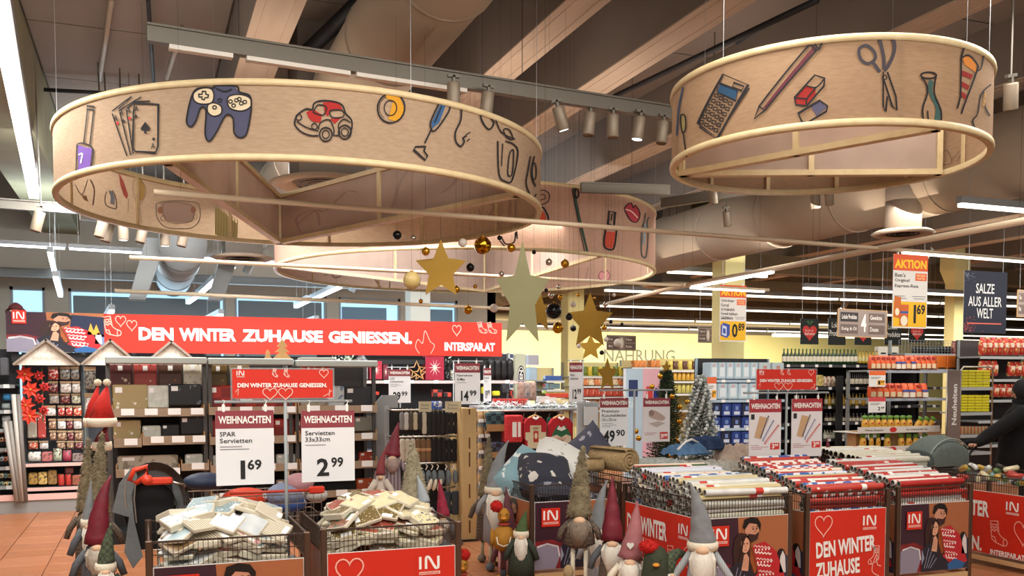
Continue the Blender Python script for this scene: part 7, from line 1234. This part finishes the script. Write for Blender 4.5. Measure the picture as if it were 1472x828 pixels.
bottles('small white bottle', 'left end, second black shelf', 'white bottles', 1140, 1160, 4, 584, yg + .1, .2, [(mat('#b8c8cc', .4), mat('#dce4e4', .5), m_white)]); bottles('pale flask', 'behind the right 3.99 sign', 'pale flasks', 1183, 1200, 4, 632, yg + .1, .2, [(mat('#a8b098', .4), mat('#e0e0d0', .5), m_dark)])
pxb('shelf_pillar', 'black advertising strip standing before the bottle shelves', 'strip', 1203, 1213, 540, 660, yg - .1, .04, m_black)
for i, pa in enumerate(span(1178, 1203, 4)): pxb('snack_bag', 'white and brown snack bag, %s left of the black strip' % ORD[i], 'bag', pa, pa + 6, 541, 556, yg + .05, .1, mat('#d8cdb8', .5, c2='#a8583c', pat='blobs', sc=16), 'snack bags left of the black strip', None, 'bag')
pxb('snack_box', 'small yellow box just right of the red slogan sign', 'box', 1174, 1184, 539, 555, yg, .1, mat('#d8c878', .5, c2='#b09a50', pat='blobs', sc=14), None)
for i, pa in enumerate((1262, 1278)): pxb('paper_bag', 'white coffee bag with dark smile, %s of two' % ORD[i], 'bag', pa, pa + 14, 498, 520, 14.4, .12, mat('#e0ddd0', .6), 'white bags on the shelf top', [(.25, .75, .5, .6, m_dark, 'dark_print')], 'box')
# orange pouch shelf
yo = 12.6
shelf_unit('grey shelf of orange rice pouches with price cards', 1246, 1361, yo, .5, 532, (532, 573), back=None, m=m_shelf, rail=mat('#9fa3ae', .5), tags=0, name='pouch_shelf')
shelf_unit('grey rack top with wire mesh behind the orange pouches', 1299, 1408, yo + .7, .4, 488, (508,), back=None, m=m_shelf)
g = MB(); x0, x1, z0, z1 = 0, xat(1405, yo + .6) - xat(1300, yo + .6), 0, zat(1350, 489, yo + .6) - zat(1350, 508, yo + .6)
for k in range(25): g.bx(x1 * k / 24 - .002, x1 * k / 24 + .002, -.002, .002, z0, z1)
for k in range(6): g.bx(0, x1, -.002, .002, z1 * k / 5 - .002, z1 * k / 5 + .002)
single('mesh_guard', g, m_steel, 'wire mesh guard above the orange pouches', 'grid', (xat(1300, yo + .6), yo + .75, zat(1350, 508, yo + .6)))
OPM = [mat('#d8582a', .35, c2='#e8c8a0', pat='blobs', sc=10, amt=.62), mat('#dc5c2a', .35, c2='#6a3a5a', pat='blobs', sc=9, amt=.64), mat('#e0622c', .35, c2='#c9a060', pat='blobs', sc=10, amt=.6), mat('#d8582a', .35, c2='#e8e0d8', pat='blobs', sc=7, amt=.58)]
ocard = [(.15, .85, .08, .42, mat('#d8bf98', .5), 'food_picture'), (.2, .8, .72, .88, mat('#a8342c', .4), 'name_strip')]; ocard2 = [(.1, .9, .05, .38, mat('#e4dccc', .5), 'food_picture'), (.05, .95, .42, .56, mat('#3a5a9c', .5), 'blue_strip')]
for r, (pys, n, a0, a1) in enumerate((((511, 531), 13, 1252, 1346), ((551, 572), 9, 1252, 1336))):
    for i, px in enumerate(span(a0, a1, n)): pxb('rice_pouch', '%s, %s from left in the %s row' % ('orange rice pouch with blue strip' if i in (5, 6, 8) else 'orange rice pouch with bowl picture', ORD[i], ('upper', 'lower')[r]), 'pouch', px, px + (a1 - a0) / n * .98, pys[0], pys[1], yo - .02 - .02 * (i % 2), .12, OPM[i % 4], 'orange rice pouches', ocard2 if i in (5, 6, 8) else ocard, 'bag')
pxb('shelf_ledge', 'short grey ledge under the orange rice cartons', 'shelf', 1347, 1406, 531, 535, yo + .02, .4, m_grey)
for i in range(4): pxb('rice_carton', 'orange rice carton on the upper row, %s from the right end' % ORD[3 - i], 'carton', 1347 + 14 * i, 1360 + 14 * i, 511, 531, yo + .1, .2, mat('#cf6a28', .4, c2='#c9b890', pat='blobs', sc=7, amt=.66), 'orange rice cartons', [(.1, .9, .04, .14, m_brown_post, 'base_strip')])
mini(1249, 1273, 533, 556, yo - .12, '#e0682c', 'white and orange price card under the upper pouch row', ('1', '69')); mini(1248, 1273, 571, 593, yo - .12, '#c9454a', 'white and red price card reading 2.49 under the lower pouch row', ('2', '49'))
for i in range(12): pxb('dark_jar', 'dark jar behind the mesh guard, %s from left' % ORD[i], 'jar', 1312 + i * 5, 1316.5 + i * 5, 498, 511, 13.6, .07, DG, 'dark jars behind the mesh', None, 'cyl')
for i, px in enumerate(span(1370, 1404, 4)): pxb('pasta_bag', 'dark red pasta bag behind the mesh guard, %s' % ORD[i], 'pasta', px, px + 8, 490, 511, 13.5, .1, mat('#7d2a22', .4, c2='#b87850', pat='blobs', sc=10), 'dark red pasta bags behind the mesh', None, 'bag')
# pasta shelf at the right edge
yp2 = 12.0
shelf_unit('pasta shelf at the right edge of the picture', 1407, 1500, yp2, .5, 487, (512, 545, 575, 605, 640), back=mat('#3a3030', .7), m=m_shelf, rail=mat('#b4b8b8', .5))
PM = [mat('#c23a2e', .35, c2='#d8b070', pat='blobs', sc=9, amt=.5), mat('#b52e26', .35, c2='#c9a060', pat='blobs', sc=11, amt=.52)]
for r, (p0, p1, a0, a1, n) in enumerate(((485, 511, 1411, 1475, 8), (518, 541, 1411, 1437, 3), (520, 541, 1452, 1480, 3), (552, 571, 1430, 1475, 5))):
    goods('pasta_bag', 'pasta', ['red topped pasta bag'], 'in the %s of the pasta shelf' % ['top row', 'second row, left part', 'second row, right part', 'third row'][r], 'red pasta bags at the right edge', span(a0, a1, n), p0, p1, yp2, .12, PM, 'bag', [(.25, .75, .45, .7, mat('#e8d8c0', .5), 'label')])
# Neuheiten display
yn = 11.2; t = thing('novelty_rack', 'chrome framed rack with brown Neuheiten sign and yellow packs', 'rack', (xat(1363, yn), yn, 0)); wn = xat(1427, yn) - xat(1363, yn); u1 = xat(1381, yn) - xat(1363, yn); zt = zat(1380, 532, yn)
part('side_sign', MB().rbox((u1 / 2, 0, zt / 2 + .35), (u1, .02, zt - .7 + .0), .004), mat('#6f5f58', .5), t); a = Art(); a.text('Neuheiten', u1 / 2 - .32, zt - .57, u1 / 2 + .32, zt - .47, '#d8d4d0', 1, .03, rot=90); a.build('sign_lettering', plane((0, -.011, -.02), (1, 0, 0), (0, 0, 1)), t)
part('tube_frame', MB().tube([(u1, 0, .1), (u1, 0, zt), (u1 + .05, 0, zt + .05), (wn - .05, 0, zt + .05), (wn, 0, zt), (wn, 0, .1)], .014, 8).tube([(0, .02, .05), (0, .02, zt)], .012, 6), m_chrome, t)
for py in (557, 593, 625, 650): z = zat(1400, py, yn); part('shelf_board', MB().bx(u1, wn, 0, .4, z - .02, z).bx(u1, wn, -.012, 0, z - .045, z + .005), mat('#aeb2b2', .4, .3), t)
for r, (p0, p1, rows_) in enumerate(((532, 557, 6), (568, 592, 6))):
    for k in range(rows_):
        for c in range(4): h = (p1 - p0) / rows_; pxb('yellow_pack', 'yellow pack, %s in the %s layer of the %s stack' % (ORD[c], ORD[k], ('upper', 'lower')[r]), 'pack', 1382 + c * 10.5, 1392 + c * 10.5, p0 + k * h, p0 + (k + 1) * h - .3, yn + .02, .25, mat('#d4c81e', .45, c2='#b8ac18', pat='noise', sc=8), 'yellow packs in the Neuheiten rack')
goods('small_tin', 'tin', ['small red and green tin'], 'on the low Neuheiten shelf', 'small tins on the Neuheiten rack', span(1384, 1424, 8), 613, 624, yn + .05, .1, [mat('#a85a4a', .4, c2='#8a9a5a', pat='stripes', sc=12)], 'cyl')
# white trays of garlic bread bags
yk = 11.5; t = thing('tray_display', 'white cardboard display of green and yellow snack bags before the rice pouches', 'display shelf', (xat(1234, yk), yk, 0)); wk = xat(1352, yk) - xat(1234, yk); WT = mat('#d4cfc8', .6)
for i, py in enumerate((622, 650, 678)):
    z = zat(1290, py, yk); tr = part('tray', MB().bx(0, wk * (1, .96, .9)[i], 0, .55, z, z + .015).bx(0, wk * (1, .96, .9)[i], -.01, .0, z, z + .1), WT, t); a = Art(); a.ell(wk * .42, z + .05, .07, .04, '#c22a24', 1); a.text('Ohne Zusatz', wk * .08, z + .035, wk * .3, z + .062, '#2a2a2a', 1, .01); a.text('So schmeckt es', wk * .58, z + .035, wk * .84, z + .062, '#2a2a2a', 1, .01); a.build('tray_print', plane((0, -.011, 0), (1, 0, 0), (0, 0, 1)), tr)
for x in (.15, wk * .6): part('upright', MB().bx(x, x + .15, .2, .4, 0, zat(1290, 620, yk)), CARD, t)
YB2 = mat('#c9962c', .4, c2='#a86c20', pat='blobs', sc=9, amt=.58); GT = mat('#6f9a3a', .5, c2='#4f7a2a', pat='noise', sc=12)
def snack(px, p0, p1, w, lb, tilt=0):
    y = yk + .08; h = zat(px, p0, y) - zat(px, p1, y); W_ = w / FP * 13.2; p = aty(px, p1, y); t = thing('snack_bag', lb, 'snack', p, (0, tilt, 0), 'yellow snack bags with green tops'); m = MB(); n = 10
    part('bag', MB().lathe([(W_ * .4, 0), (W_ * .52, h * .12), (W_ * .5, h * .5), (W_ * .34, h * .74)], 12, sy=.6), YB2, t); part('green_top', MB().lathe([(W_ * .34, h * .73), (W_ * .42, h * .84), (W_ * .5, h * .95), (W_ * .2, h)], 9, sy=.4), GT, t); part('red_label', MB().ball((0, -W_ * .3, h * .5), W_ * .16, 8, 6, (1, .3, .8)), mat('#b8332c', .5), t)
for i, px in enumerate(span(1240, 1340, 11)): snack(px + 3, 597, 620, 12.5, 'yellow snack bag with green top, %s from left in the top tray' % ORD[i], .0 if i < 8 else .5)
for i, px in enumerate((1240, 1252, 1262, 1275, 1295, 1306, 1316, 1329)): snack(px, 623, 648, 12.5 if i not in (1, 2) else 9, 'yellow snack bag with green top, %s from left in the middle tray' % ORD[i])
for i, px in enumerate((1243, 1254, 1264, 1274, 1285, 1296, 1306)): snack(px, 653, 676, 10.5, 'yellow snack bag with green top, %s from left in the bottom tray' % ORD[i])
# far shelves behind the stars
def farshelf(px0, px1, y, top, pys, label, rowspec, back='#b8a878'):
    shelf_unit(label, px0, px1, y, .6, top, pys, back=mat(back, .7), m=m_shelf, rail=mat('#c4c8c8', .5))
    for (p0, p1, a0, a1, n, cs, nm, shp) in rowspec:
        goods(nm.split('|')[0], nm.split('|')[1], [nm.split('|')[2]], 'from left', nm.split('|')[2] + 's', span(a0, a1, n), p0, p1, y + .02, .2, [mat(c, .5, c2=d, pat='blobs', sc=8, amt=.55) for c, d in cs], shp)
GY = [('#5f7a34', '#c9b850'), ('#c9b23a', '#6d8a3a')]; RDY = [('#c87848', '#e8d8b0'), ('#d8c8a8', '#b85a3a')]
farshelf(822, 905, 19.5, 520, (541, 555, 571, 590), 'far shelf of salads and green packs behind the small stars', [(527, 540, 838, 898, 8, GY, 'salad_cup|cup|green and yellow salad cup', 'cyl'), (543, 554, 838, 898, 7, RDY, 'chilled_pack|pack|orange and white chilled pack', 'box'), (558, 570, 838, 898, 7, [('#a83a2c', '#d8a888')], 'meat_pack|pack|red meat pack', 'box'), (574, 589, 838, 870, 4, [('#c87a2c', '#8a2c24')], 'heart_cake|cake|brown heart gingerbread', 'bag')], '#d8cf98')
farshelf(958, 1028, 18.5, 515, (532, 548, 566, 590), 'far shelf of jars left of the pale blue cartons', [(519, 531, 962, 1024, 9, [('#c9b85a', '#6a5a2a'), ('#5a3a30', '#c9b8a0')], 'jar|jar|yellow or brown jar, upper far shelf', 'cyl'), (535, 547, 962, 1018, 9, [('#c9a040', '#5a3a24')], 'jar|jar|amber jar, second far shelf', 'cyl'), (552, 565, 962, 1018, 9, [('#b8b060', '#d8d0a8')], 'jar|jar|pale pickle jar, third far shelf', 'cyl')], '#c9b878')
farshelf(908, 952, 19.0, 517, (528, 545), 'far grey shelf of orange packs below the wall letters', [(518, 528, 912, 930, 3, [('#c8783c', '#e8c090')], 'orange_pack|pack|orange pack left of the post', 'box'), (518, 528, 936, 950, 2, [('#c8783c', '#e8c090')], 'orange_pack|pack|orange pack right of the post', 'box')])
farshelf(785, 812, 17.5, 528, (547, 560, 570), 'small far shelf of blue packs left of the 12.99 sign', [(540, 547, 786, 808, 7, [('#3a5a9c', '#c9d2dc')], 'blue_pack|pack|blue white pack', 'box'), (551, 559, 786, 806, 5, [('#7a9aa4', '#c8443c')], 'teal_pack|pack|teal and red pack', 'box'), (561, 566, 784, 808, 5, [('#b8cc58', '#e8e8c0')], 'green_pack|pack|lime pack', 'box')])
for pa, pb, p0, p1, c, lb in ((790, 818, 565, 572, '#d04a30', 'long red carton below the lime packs'), (776, 800, 570, 579, '#e8e0dc', 'white and blue carton left of the red one'), (800, 818, 574, 582, '#e8dca0', 'pale yellow tray below the red carton'), (760, 775, 510, 524, '#a9a8b0', 'grey framed box on the high white bracket'), (761, 772, 528, 547, '#a8c0d0', 'pale blue bottles pack below the bracket')): pxb('carton', lb, 'carton', pa, pb, p0, p1, 15.5, .2, mat(c, .5, c2='#b0b4c0', pat='blobs', sc=7, amt=.62))
pxb('wall_bracket', 'white bracket shelf right of the pale pillar', 'shelf', 758, 776, 524, 526, 15.5, .25, m_white)
def advert(a): a.rect(0, 0, 1, 1, '#b9d4e4', 0); a.poly([(.5, 0), (1, 0), (1, 1), (.5, 1)], '#e8b8c4', 1); a.rect(.08, .75, .35, .9, '#2c3f6c', 2); a.rect(.6, .7, .8, .84, '#d84a4a', 2); a.ell(.9, .76, .08, .07, '#2a3a90', 2)
board(897, 946, 530, 690, 15.0, advert, 'advert_panel', 'light blue and pink advertising panel behind the gold starred tree', cat='panel', th=.1)
# hanging signs
def aktion(lines, big, cents, prod):
    def d(a):
        a.rect(0, 0, 1, 1, '#dcd8d2', 0); a.rect(0, .78, 1, 1, '#d8572c', 1); a.text('AKTION', .04, .81, .96, .93, '#f4c22c', 2, .04); a.rect(.02, .02, .98, .36, '#eab41f', 1); y = .69
        for s, w in lines: a.text(s, .05, y, .05 + w, y + .055, '#1d1d1f', 2, .012); y -= .075
        a.rect(.64, .65, .97, .75, '#e0602c', 2); a.text('MENGEN', .67, .705, .93, .735, '#f6d0a0', 3, .02); a.text('VORTEIL', .67, .665, .93, .695, '#f6d0a0', 3, .02)
        for k in range(4): a.rect((.05, .6, .05, .55)[k], .40 + .03 * (k // 2), (.4, .92, .35, .95)[k], .408 + .03 * (k // 2), '#6a6a6a', 2)
        bigdigits(a, big, .46, .07, .68, .32); a.text(cents, .7, .19, .94, .33, '#1b1a1c', 3, .03); prod(a)
    return d
def rice(a): a.poly([(.03, .15), (.22, .13), (.24, .42), (.05, .43)], '#c96a2a', 3); a.ell(.13, .22, .06, .05, '#f0e0c0', 4); a.poly([(.2, .04), (.44, .03), (.46, .32), (.22, .32)], '#c9622a', 5); a.rect(.22, .2, .45, .23, '#3a5a9c', 6); a.ell(.33, .1, .1, .07, '#e8dcc0', 6)
def milk(a): a.poly([(.04, .1), (.28, .06), (.38, .12), (.38, .3), (.14, .33), (.04, .28)], '#3a4fa0', 3); a.poly([(.08, .12), (.26, .09), (.26, .26), (.1, .29)], '#c9d0e4', 4); a.poly([(.12, .15), (.22, .13), (.22, .22), (.12, .24)], '#3a4fa0', 5)
board(1282, 1334, 366, 472, 10.6, aktion([("Ben's", .3), ('Original', .42), ('Espress-Reis', .68)], '1', '69', rice), 'hanging_sign', 'white AKTION rice sign with price 1.69 hanging over the aisle', clips=.05, wires=.75)
board(1034, 1073, 410, 491, 14.0, aktion([('Schärdinger', .5), ('Formil', .28), ('H-Vollmilch', .5), ('Formil haltbare', .62), ('Leichtmilch', .45)], '0', '89', milk), 'hanging_sign', 'white AKTION milk sign reading 0.89 before the yellow column', clips=.05, wires=.9)
def salze(a):
    a.rect(0, 0, 1, 1, '#1e2233', 0); a.text('SALZE', .27, .64, .70, .80, '#e8e6e4', 2, .01); a.text('AUS ALLER', .1, .43, .88, .59, '#e8e6e4', 2, .01); a.text('WELT', .3, .24, .68, .4, '#e8e6e4', 2, .01); a.rect(.08, .145, .88, .165, '#d8655a', 2); rnd = random.Random(3)
    for _ in range(70): x, y = abs(rnd.gauss(0, .12)), abs(rnd.gauss(0, .1)) ; a.ell(.02 + x, .02 + y, .008, .006, '#c25a50', 2, n=6)
    for _ in range(50): x, y = abs(rnd.gauss(0, .1)), abs(rnd.gauss(0, .07)); a.ell(.02 + x, .97 - y, .006, .005, '#8a8fa0', 2, n=6)
board(1384, 1448, 390, 479, 10.3, salze, 'hanging_sign', 'dark blue hanging sign reading SALZE AUS ALLER WELT', wires=.8)
def heartsign(a): a.rect(0, 0, 1, 1, '#1f2321', 0); heart(a, .5, .42, .78, .62, 0, None, fill='#cf3a34'); a.poly([(.5, .75), (.3, .9), (.45, .92)], '#3a6a3c', 3); a.poly([(.5, .75), (.72, .9), (.55, .92)], '#3a6a3c', 3); a.text('Da bin ich', .25, .5, .7, .58, '#f0d8d0', 4); a.text('daheim', .22, .36, .78, .47, '#f0d8d0', 4, .01)
def lokal(a): a.rect(0, 0, 1, 1, '#1f2321', 0); a.text('Lokale', .2, .66, .75, .86, '#e8e4dc', 1); a.text('Produkte', .08, .34, .92, .56, '#e8e4dc', 1, .01)
for i, (pa, pb, p0, p1, f) in enumerate(((1150, 1177, 458, 495, heartsign), (1190, 1216, 458, 496, lokal), (1228, 1253, 462, 496, heartsign), (1271, 1296, 462, 496, lokal), (1306, 1330, 462, 493, heartsign))): board(pa, pb, p0, p1, 15.4, f, 'hanging_sign', 'black hanging sign with %s, %s of five above the green bottles' % ('red heart apple' if f is heartsign else 'white script', ORD[i]), wires=1.2)
def aisle(num, l):
    def d(a):
        a.rect(0, 0, 1, 1, '#8b7c74', 0); 
        for k, (x0, x1, y0, y1) in enumerate(((.04, .4, .55, .9), (.04, .4, .1, .45), (.62, .96, .55, .9), (.62, .96, .1, .45))): a.rect(x0, y0, x1, y1, '#2a2424' if (k == 0 and num) else '#65554e', 1); a.text(l[k], x0 + .03, y0 + .1, x0 + .03 + min(.3, .035 * len(l[k])), y1 - .08, '#e4dcd6', 2, .01) if l[k] else None
        if num: a.text(num, .46, .18, .57, .85, '#e8e0d8', 2, .02)
        else: a.ell(.5, .5, .07, .35, '#d8d0c4', 2)
    return d
board(1196, 1283, 446, 484, 12.8, aisle('4', ['Lokale Produkte', 'Essig & Öl', 'Gewürze', 'Dosen']), 'aisle_sign', 'grey brown aisle sign with large number 4', yaw=.12, wires=1.0, frame=m_wood)
board(1001, 1034, 471, 493, 17.0, aisle('', ['Teigwaren', 'Fruchtsäfte', '', '']), 'aisle_sign', 'grey aisle sign left of the milk sign', yaw=.1, wires=1.0); board(868, 918, 482, 504, 16.0, aisle('', ['Reis', 'Mehl', 'Pulver', 'Backen']), 'aisle_sign', 'grey wooden aisle sign behind the small baubles', yaw=.15, wires=1.2); board(1462, 1492, 418, 455, 12.5, aisle('', ['Tee', 'Pet', '', '']), 'aisle_sign', 'brown aisle sign cut by the right edge', wires=1.0, frame=m_wood)
# ================================================================ STROLLER AND PERSON
HOOD = mat('#66706a', .85, c2='#59635d', pat='noise', sc=20, bump=.15, bsc=60); yv = 9.3
c = aty(1346, 668, yv); Wv = (aty(1386, 650, yv).x - aty(1311, 650, yv).x) / 2; Hv = aty(1346, 625, yv).z - c.z; t = thing('stroller', 'grey green stroller hood with dark opening before the Neuheiten rack', 'stroller', c, .15)
def hoodshell(s, a0, a1, dep): 
    vs = []; n, k = 16, 12
    for j in range(k + 1):
        b = PI * j / k
        for i in range(n + 1): g = math.radians(a0 + (a1 - a0) * i / n); vs.append((s * Wv * math.cos(g), -math.cos(b) * dep * s, s * Hv * math.sin(g) * (math.sin(b) ** .4)))
    return vs, [(j * (n + 1) + i, j * (n + 1) + i + 1, (j + 1) * (n + 1) + i + 1, (j + 1) * (n + 1) + i) for j in range(k) for i in range(n)]
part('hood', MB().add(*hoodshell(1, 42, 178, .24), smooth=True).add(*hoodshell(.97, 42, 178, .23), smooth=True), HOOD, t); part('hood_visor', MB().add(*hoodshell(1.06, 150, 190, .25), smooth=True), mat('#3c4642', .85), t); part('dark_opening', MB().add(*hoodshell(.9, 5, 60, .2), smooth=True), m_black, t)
part('hood_seam', MB().tube([(Wv * 1.01 * math.cos(g), -.2, Hv * .9 * math.sin(g)) for g in [k * PI / 14 for k in range(3, 14)]], .008, 5), mat('#98a29a', .7), t)
part('seat', MB().rbox((0, 0, -.18), (Wv * 1.7, .42, .32), .06), mat('#3a403e', .9), t); hx = aty(1398, 640, yv).x - c.x; hz = aty(1398, 640, yv).z - c.z; part('handle', MB().tube([(Wv * .6, -.15, -.1), (hx * .8, -.15, hz - .08), (hx, -.15, hz), (hx, .15, hz), (hx * .8, .15, hz - .08), (Wv * .6, .15, -.1)], .016, 8), m_black, t)
part('frame', MB().tube([(Wv * .7, -.18, -.1), (-Wv * .6, -.18, .2 - c.z)], .014, 8).tube([(Wv * .7, .18, -.1), (-Wv * .6, .18, .2 - c.z)], .014, 8).tube([(-Wv * .4, -.18, -.3), (Wv, -.18, .18 - c.z)], .014, 8).tube([(-Wv * .4, .18, -.3), (Wv, .18, .18 - c.z)], .014, 8), m_dark, t)
for sx in (-.6, 1.0):
    for sy in (-.2, .2): part('wheel', MB().tube([(Wv * sx, sy - .02, .11 - c.z), (Wv * sx, sy + .02, .11 - c.z)], .11, 16), m_dark, t)
# person: one continuous skinned body in a long dark coat, leaning to the handle
yw_ = 9.15; hd = aty(1466, 563, yw_); hand = aty(1398, 641, yv - .15); bx0 = aty(1470, 700, yw_).x; J = {}
def limb(nodes, links, name, m, par, lv=2):
    me = bpy.data.meshes.new('body'); me.from_pydata([n[0] for n in nodes], links, []); o = part(name, me, None, par); me.materials.append(m); o.modifiers.new('s', 'SKIN'); sv = me.skin_vertices[0].data
    for i, n in enumerate(nodes): sv[i].radius = (n[1], n[2] if len(n) > 2 else n[1]); sv[i].use_root = i == 0
    u = o.modifiers.new('d', 'SUBSURF'); u.levels = u.render_levels = lv
    for p in me.polygons: p.use_smooth = True
    o.modifiers['s'].use_smooth_shade = True; return o
px_, py_ = bx0 + .04, yw_; t = thing('person', 'person in long black coat and dark hood pushing the stroller, leaning forward', 'person', (px_, py_, 0)); L = lambda p: (p[0] - px_, p[1] - py_, p[2]); H = L(hd)
sh = (H[0] + .07, .02, hd.z - .27); ha = L(hand); el = (ha[0] + .24, ha[1] + .02, ha[2] + .10)
BC = mat('#0a0a0b', 1.0, c2='#101012', pat='noise', sc=6, bump=.25, bsc=12)
N = [((-.06, 0, .95), .28, .2), ((-.06, 0, 1.2), .27, .19), (sh, .25, .17), ((H[0] + .02, 0, hd.z - .14), .075), ((H[0] - .12, -.16, sh[2] - .03), .12), (el, .095), ((ha[0] + .05, ha[1], ha[2] + .015), .055), ((H[0] + .17, .18, sh[2] - .03), .08), ((H[0] + .08, .26, ha[2] + .1), .06), ((ha[0] + .05, .2, ha[2] + .015), .045), ((-.1, -.1, .75), .15), ((-.12, -.11, .45), .09), ((-.16, -.11, .1), .055), ((.04, .1, .75), .15), ((.1, .11, .45), .09), ((.18, .11, .1), .055)]
limb(N, [(0, 1), (1, 2), (2, 3), (2, 4), (4, 5), (5, 6), (2, 7), (7, 8), (8, 9), (0, 10), (10, 11), (11, 12), (0, 13), (13, 14), (14, 15)], 'body', BC, t)
part('coat_skirt', MB().lathe([(.36, .5), (.34, .8), (.32, 1.02), (.28, 1.15)], 20, (-.06, 0, 0), sy=.8), BC, t)
SK = mat('#b98a6e', .6); fc = MB(); fc.ball(H, .095, 18, 12, (1.02, .86, 1.22)); part('head', fc, SK, t); fn = MB(); fn.ball((H[0] - .068, .07, H[2] - .005), .018, 8, 6, (1.2, 1.2, 1.2)); fn.ball((H[0] - .055, .06, H[2] - .05), .02, 8, 6, (1.1, 1.0, .5)); part('nose_and_mouth', fn, SK, t)
for ex, ey in ((-.085, .035), (-.035, .085)): part('eye', MB().ball((H[0] + ex, ey, H[2] + .02), .01, 8, 6), m_dark, t)
part('hood', MB().ball((H[0] + .02, -.022, H[2] + .02), .13, 18, 12, (.95, .95, 1.14)), mat('#131316', .9, bump=.4, bsc=40), t); part('collar', MB().lathe([(.11, -.05), (.12, .02), (.09, .07)], 16, (H[0] + .04, 0, H[2] - .14), caps=False), BC, t)
hn = [((0, 0, 0), .026, .018), ((-.04, 0, -.005), .032, .016)]; lk_ = [(0, 1)]
for k in range(4): b = len(hn); y_ = -.027 + .018 * k; l = (.028, .034, .032, .024)[k]; hn += [((-.055, y_, .002), .0095), ((-.055 - l * .7, y_, -.012), .0088), ((-.05 - l * .5, y_, -.036), .0075)]; lk_ += [(1, b), (b, b + 1), (b + 1, b + 2)]
b = len(hn); hn += [((-.03, -.035, -.015), .010), ((-.045, -.03, -.04), .008)]; lk_ += [(0, b), (b, b + 1)]
for s, y_ in ((1, ha[1]), (2, .2)): o = limb(hn, lk_, 'hand', SK, t, 1); o.location = (ha[0] + .03, y_, ha[2] + .02)
for s, x_ in ((-.11, -.2), (.11, .14)): part('boot', MB().rbox((x_, s, .05), (.26, .1, .1), .03), m_black, t)
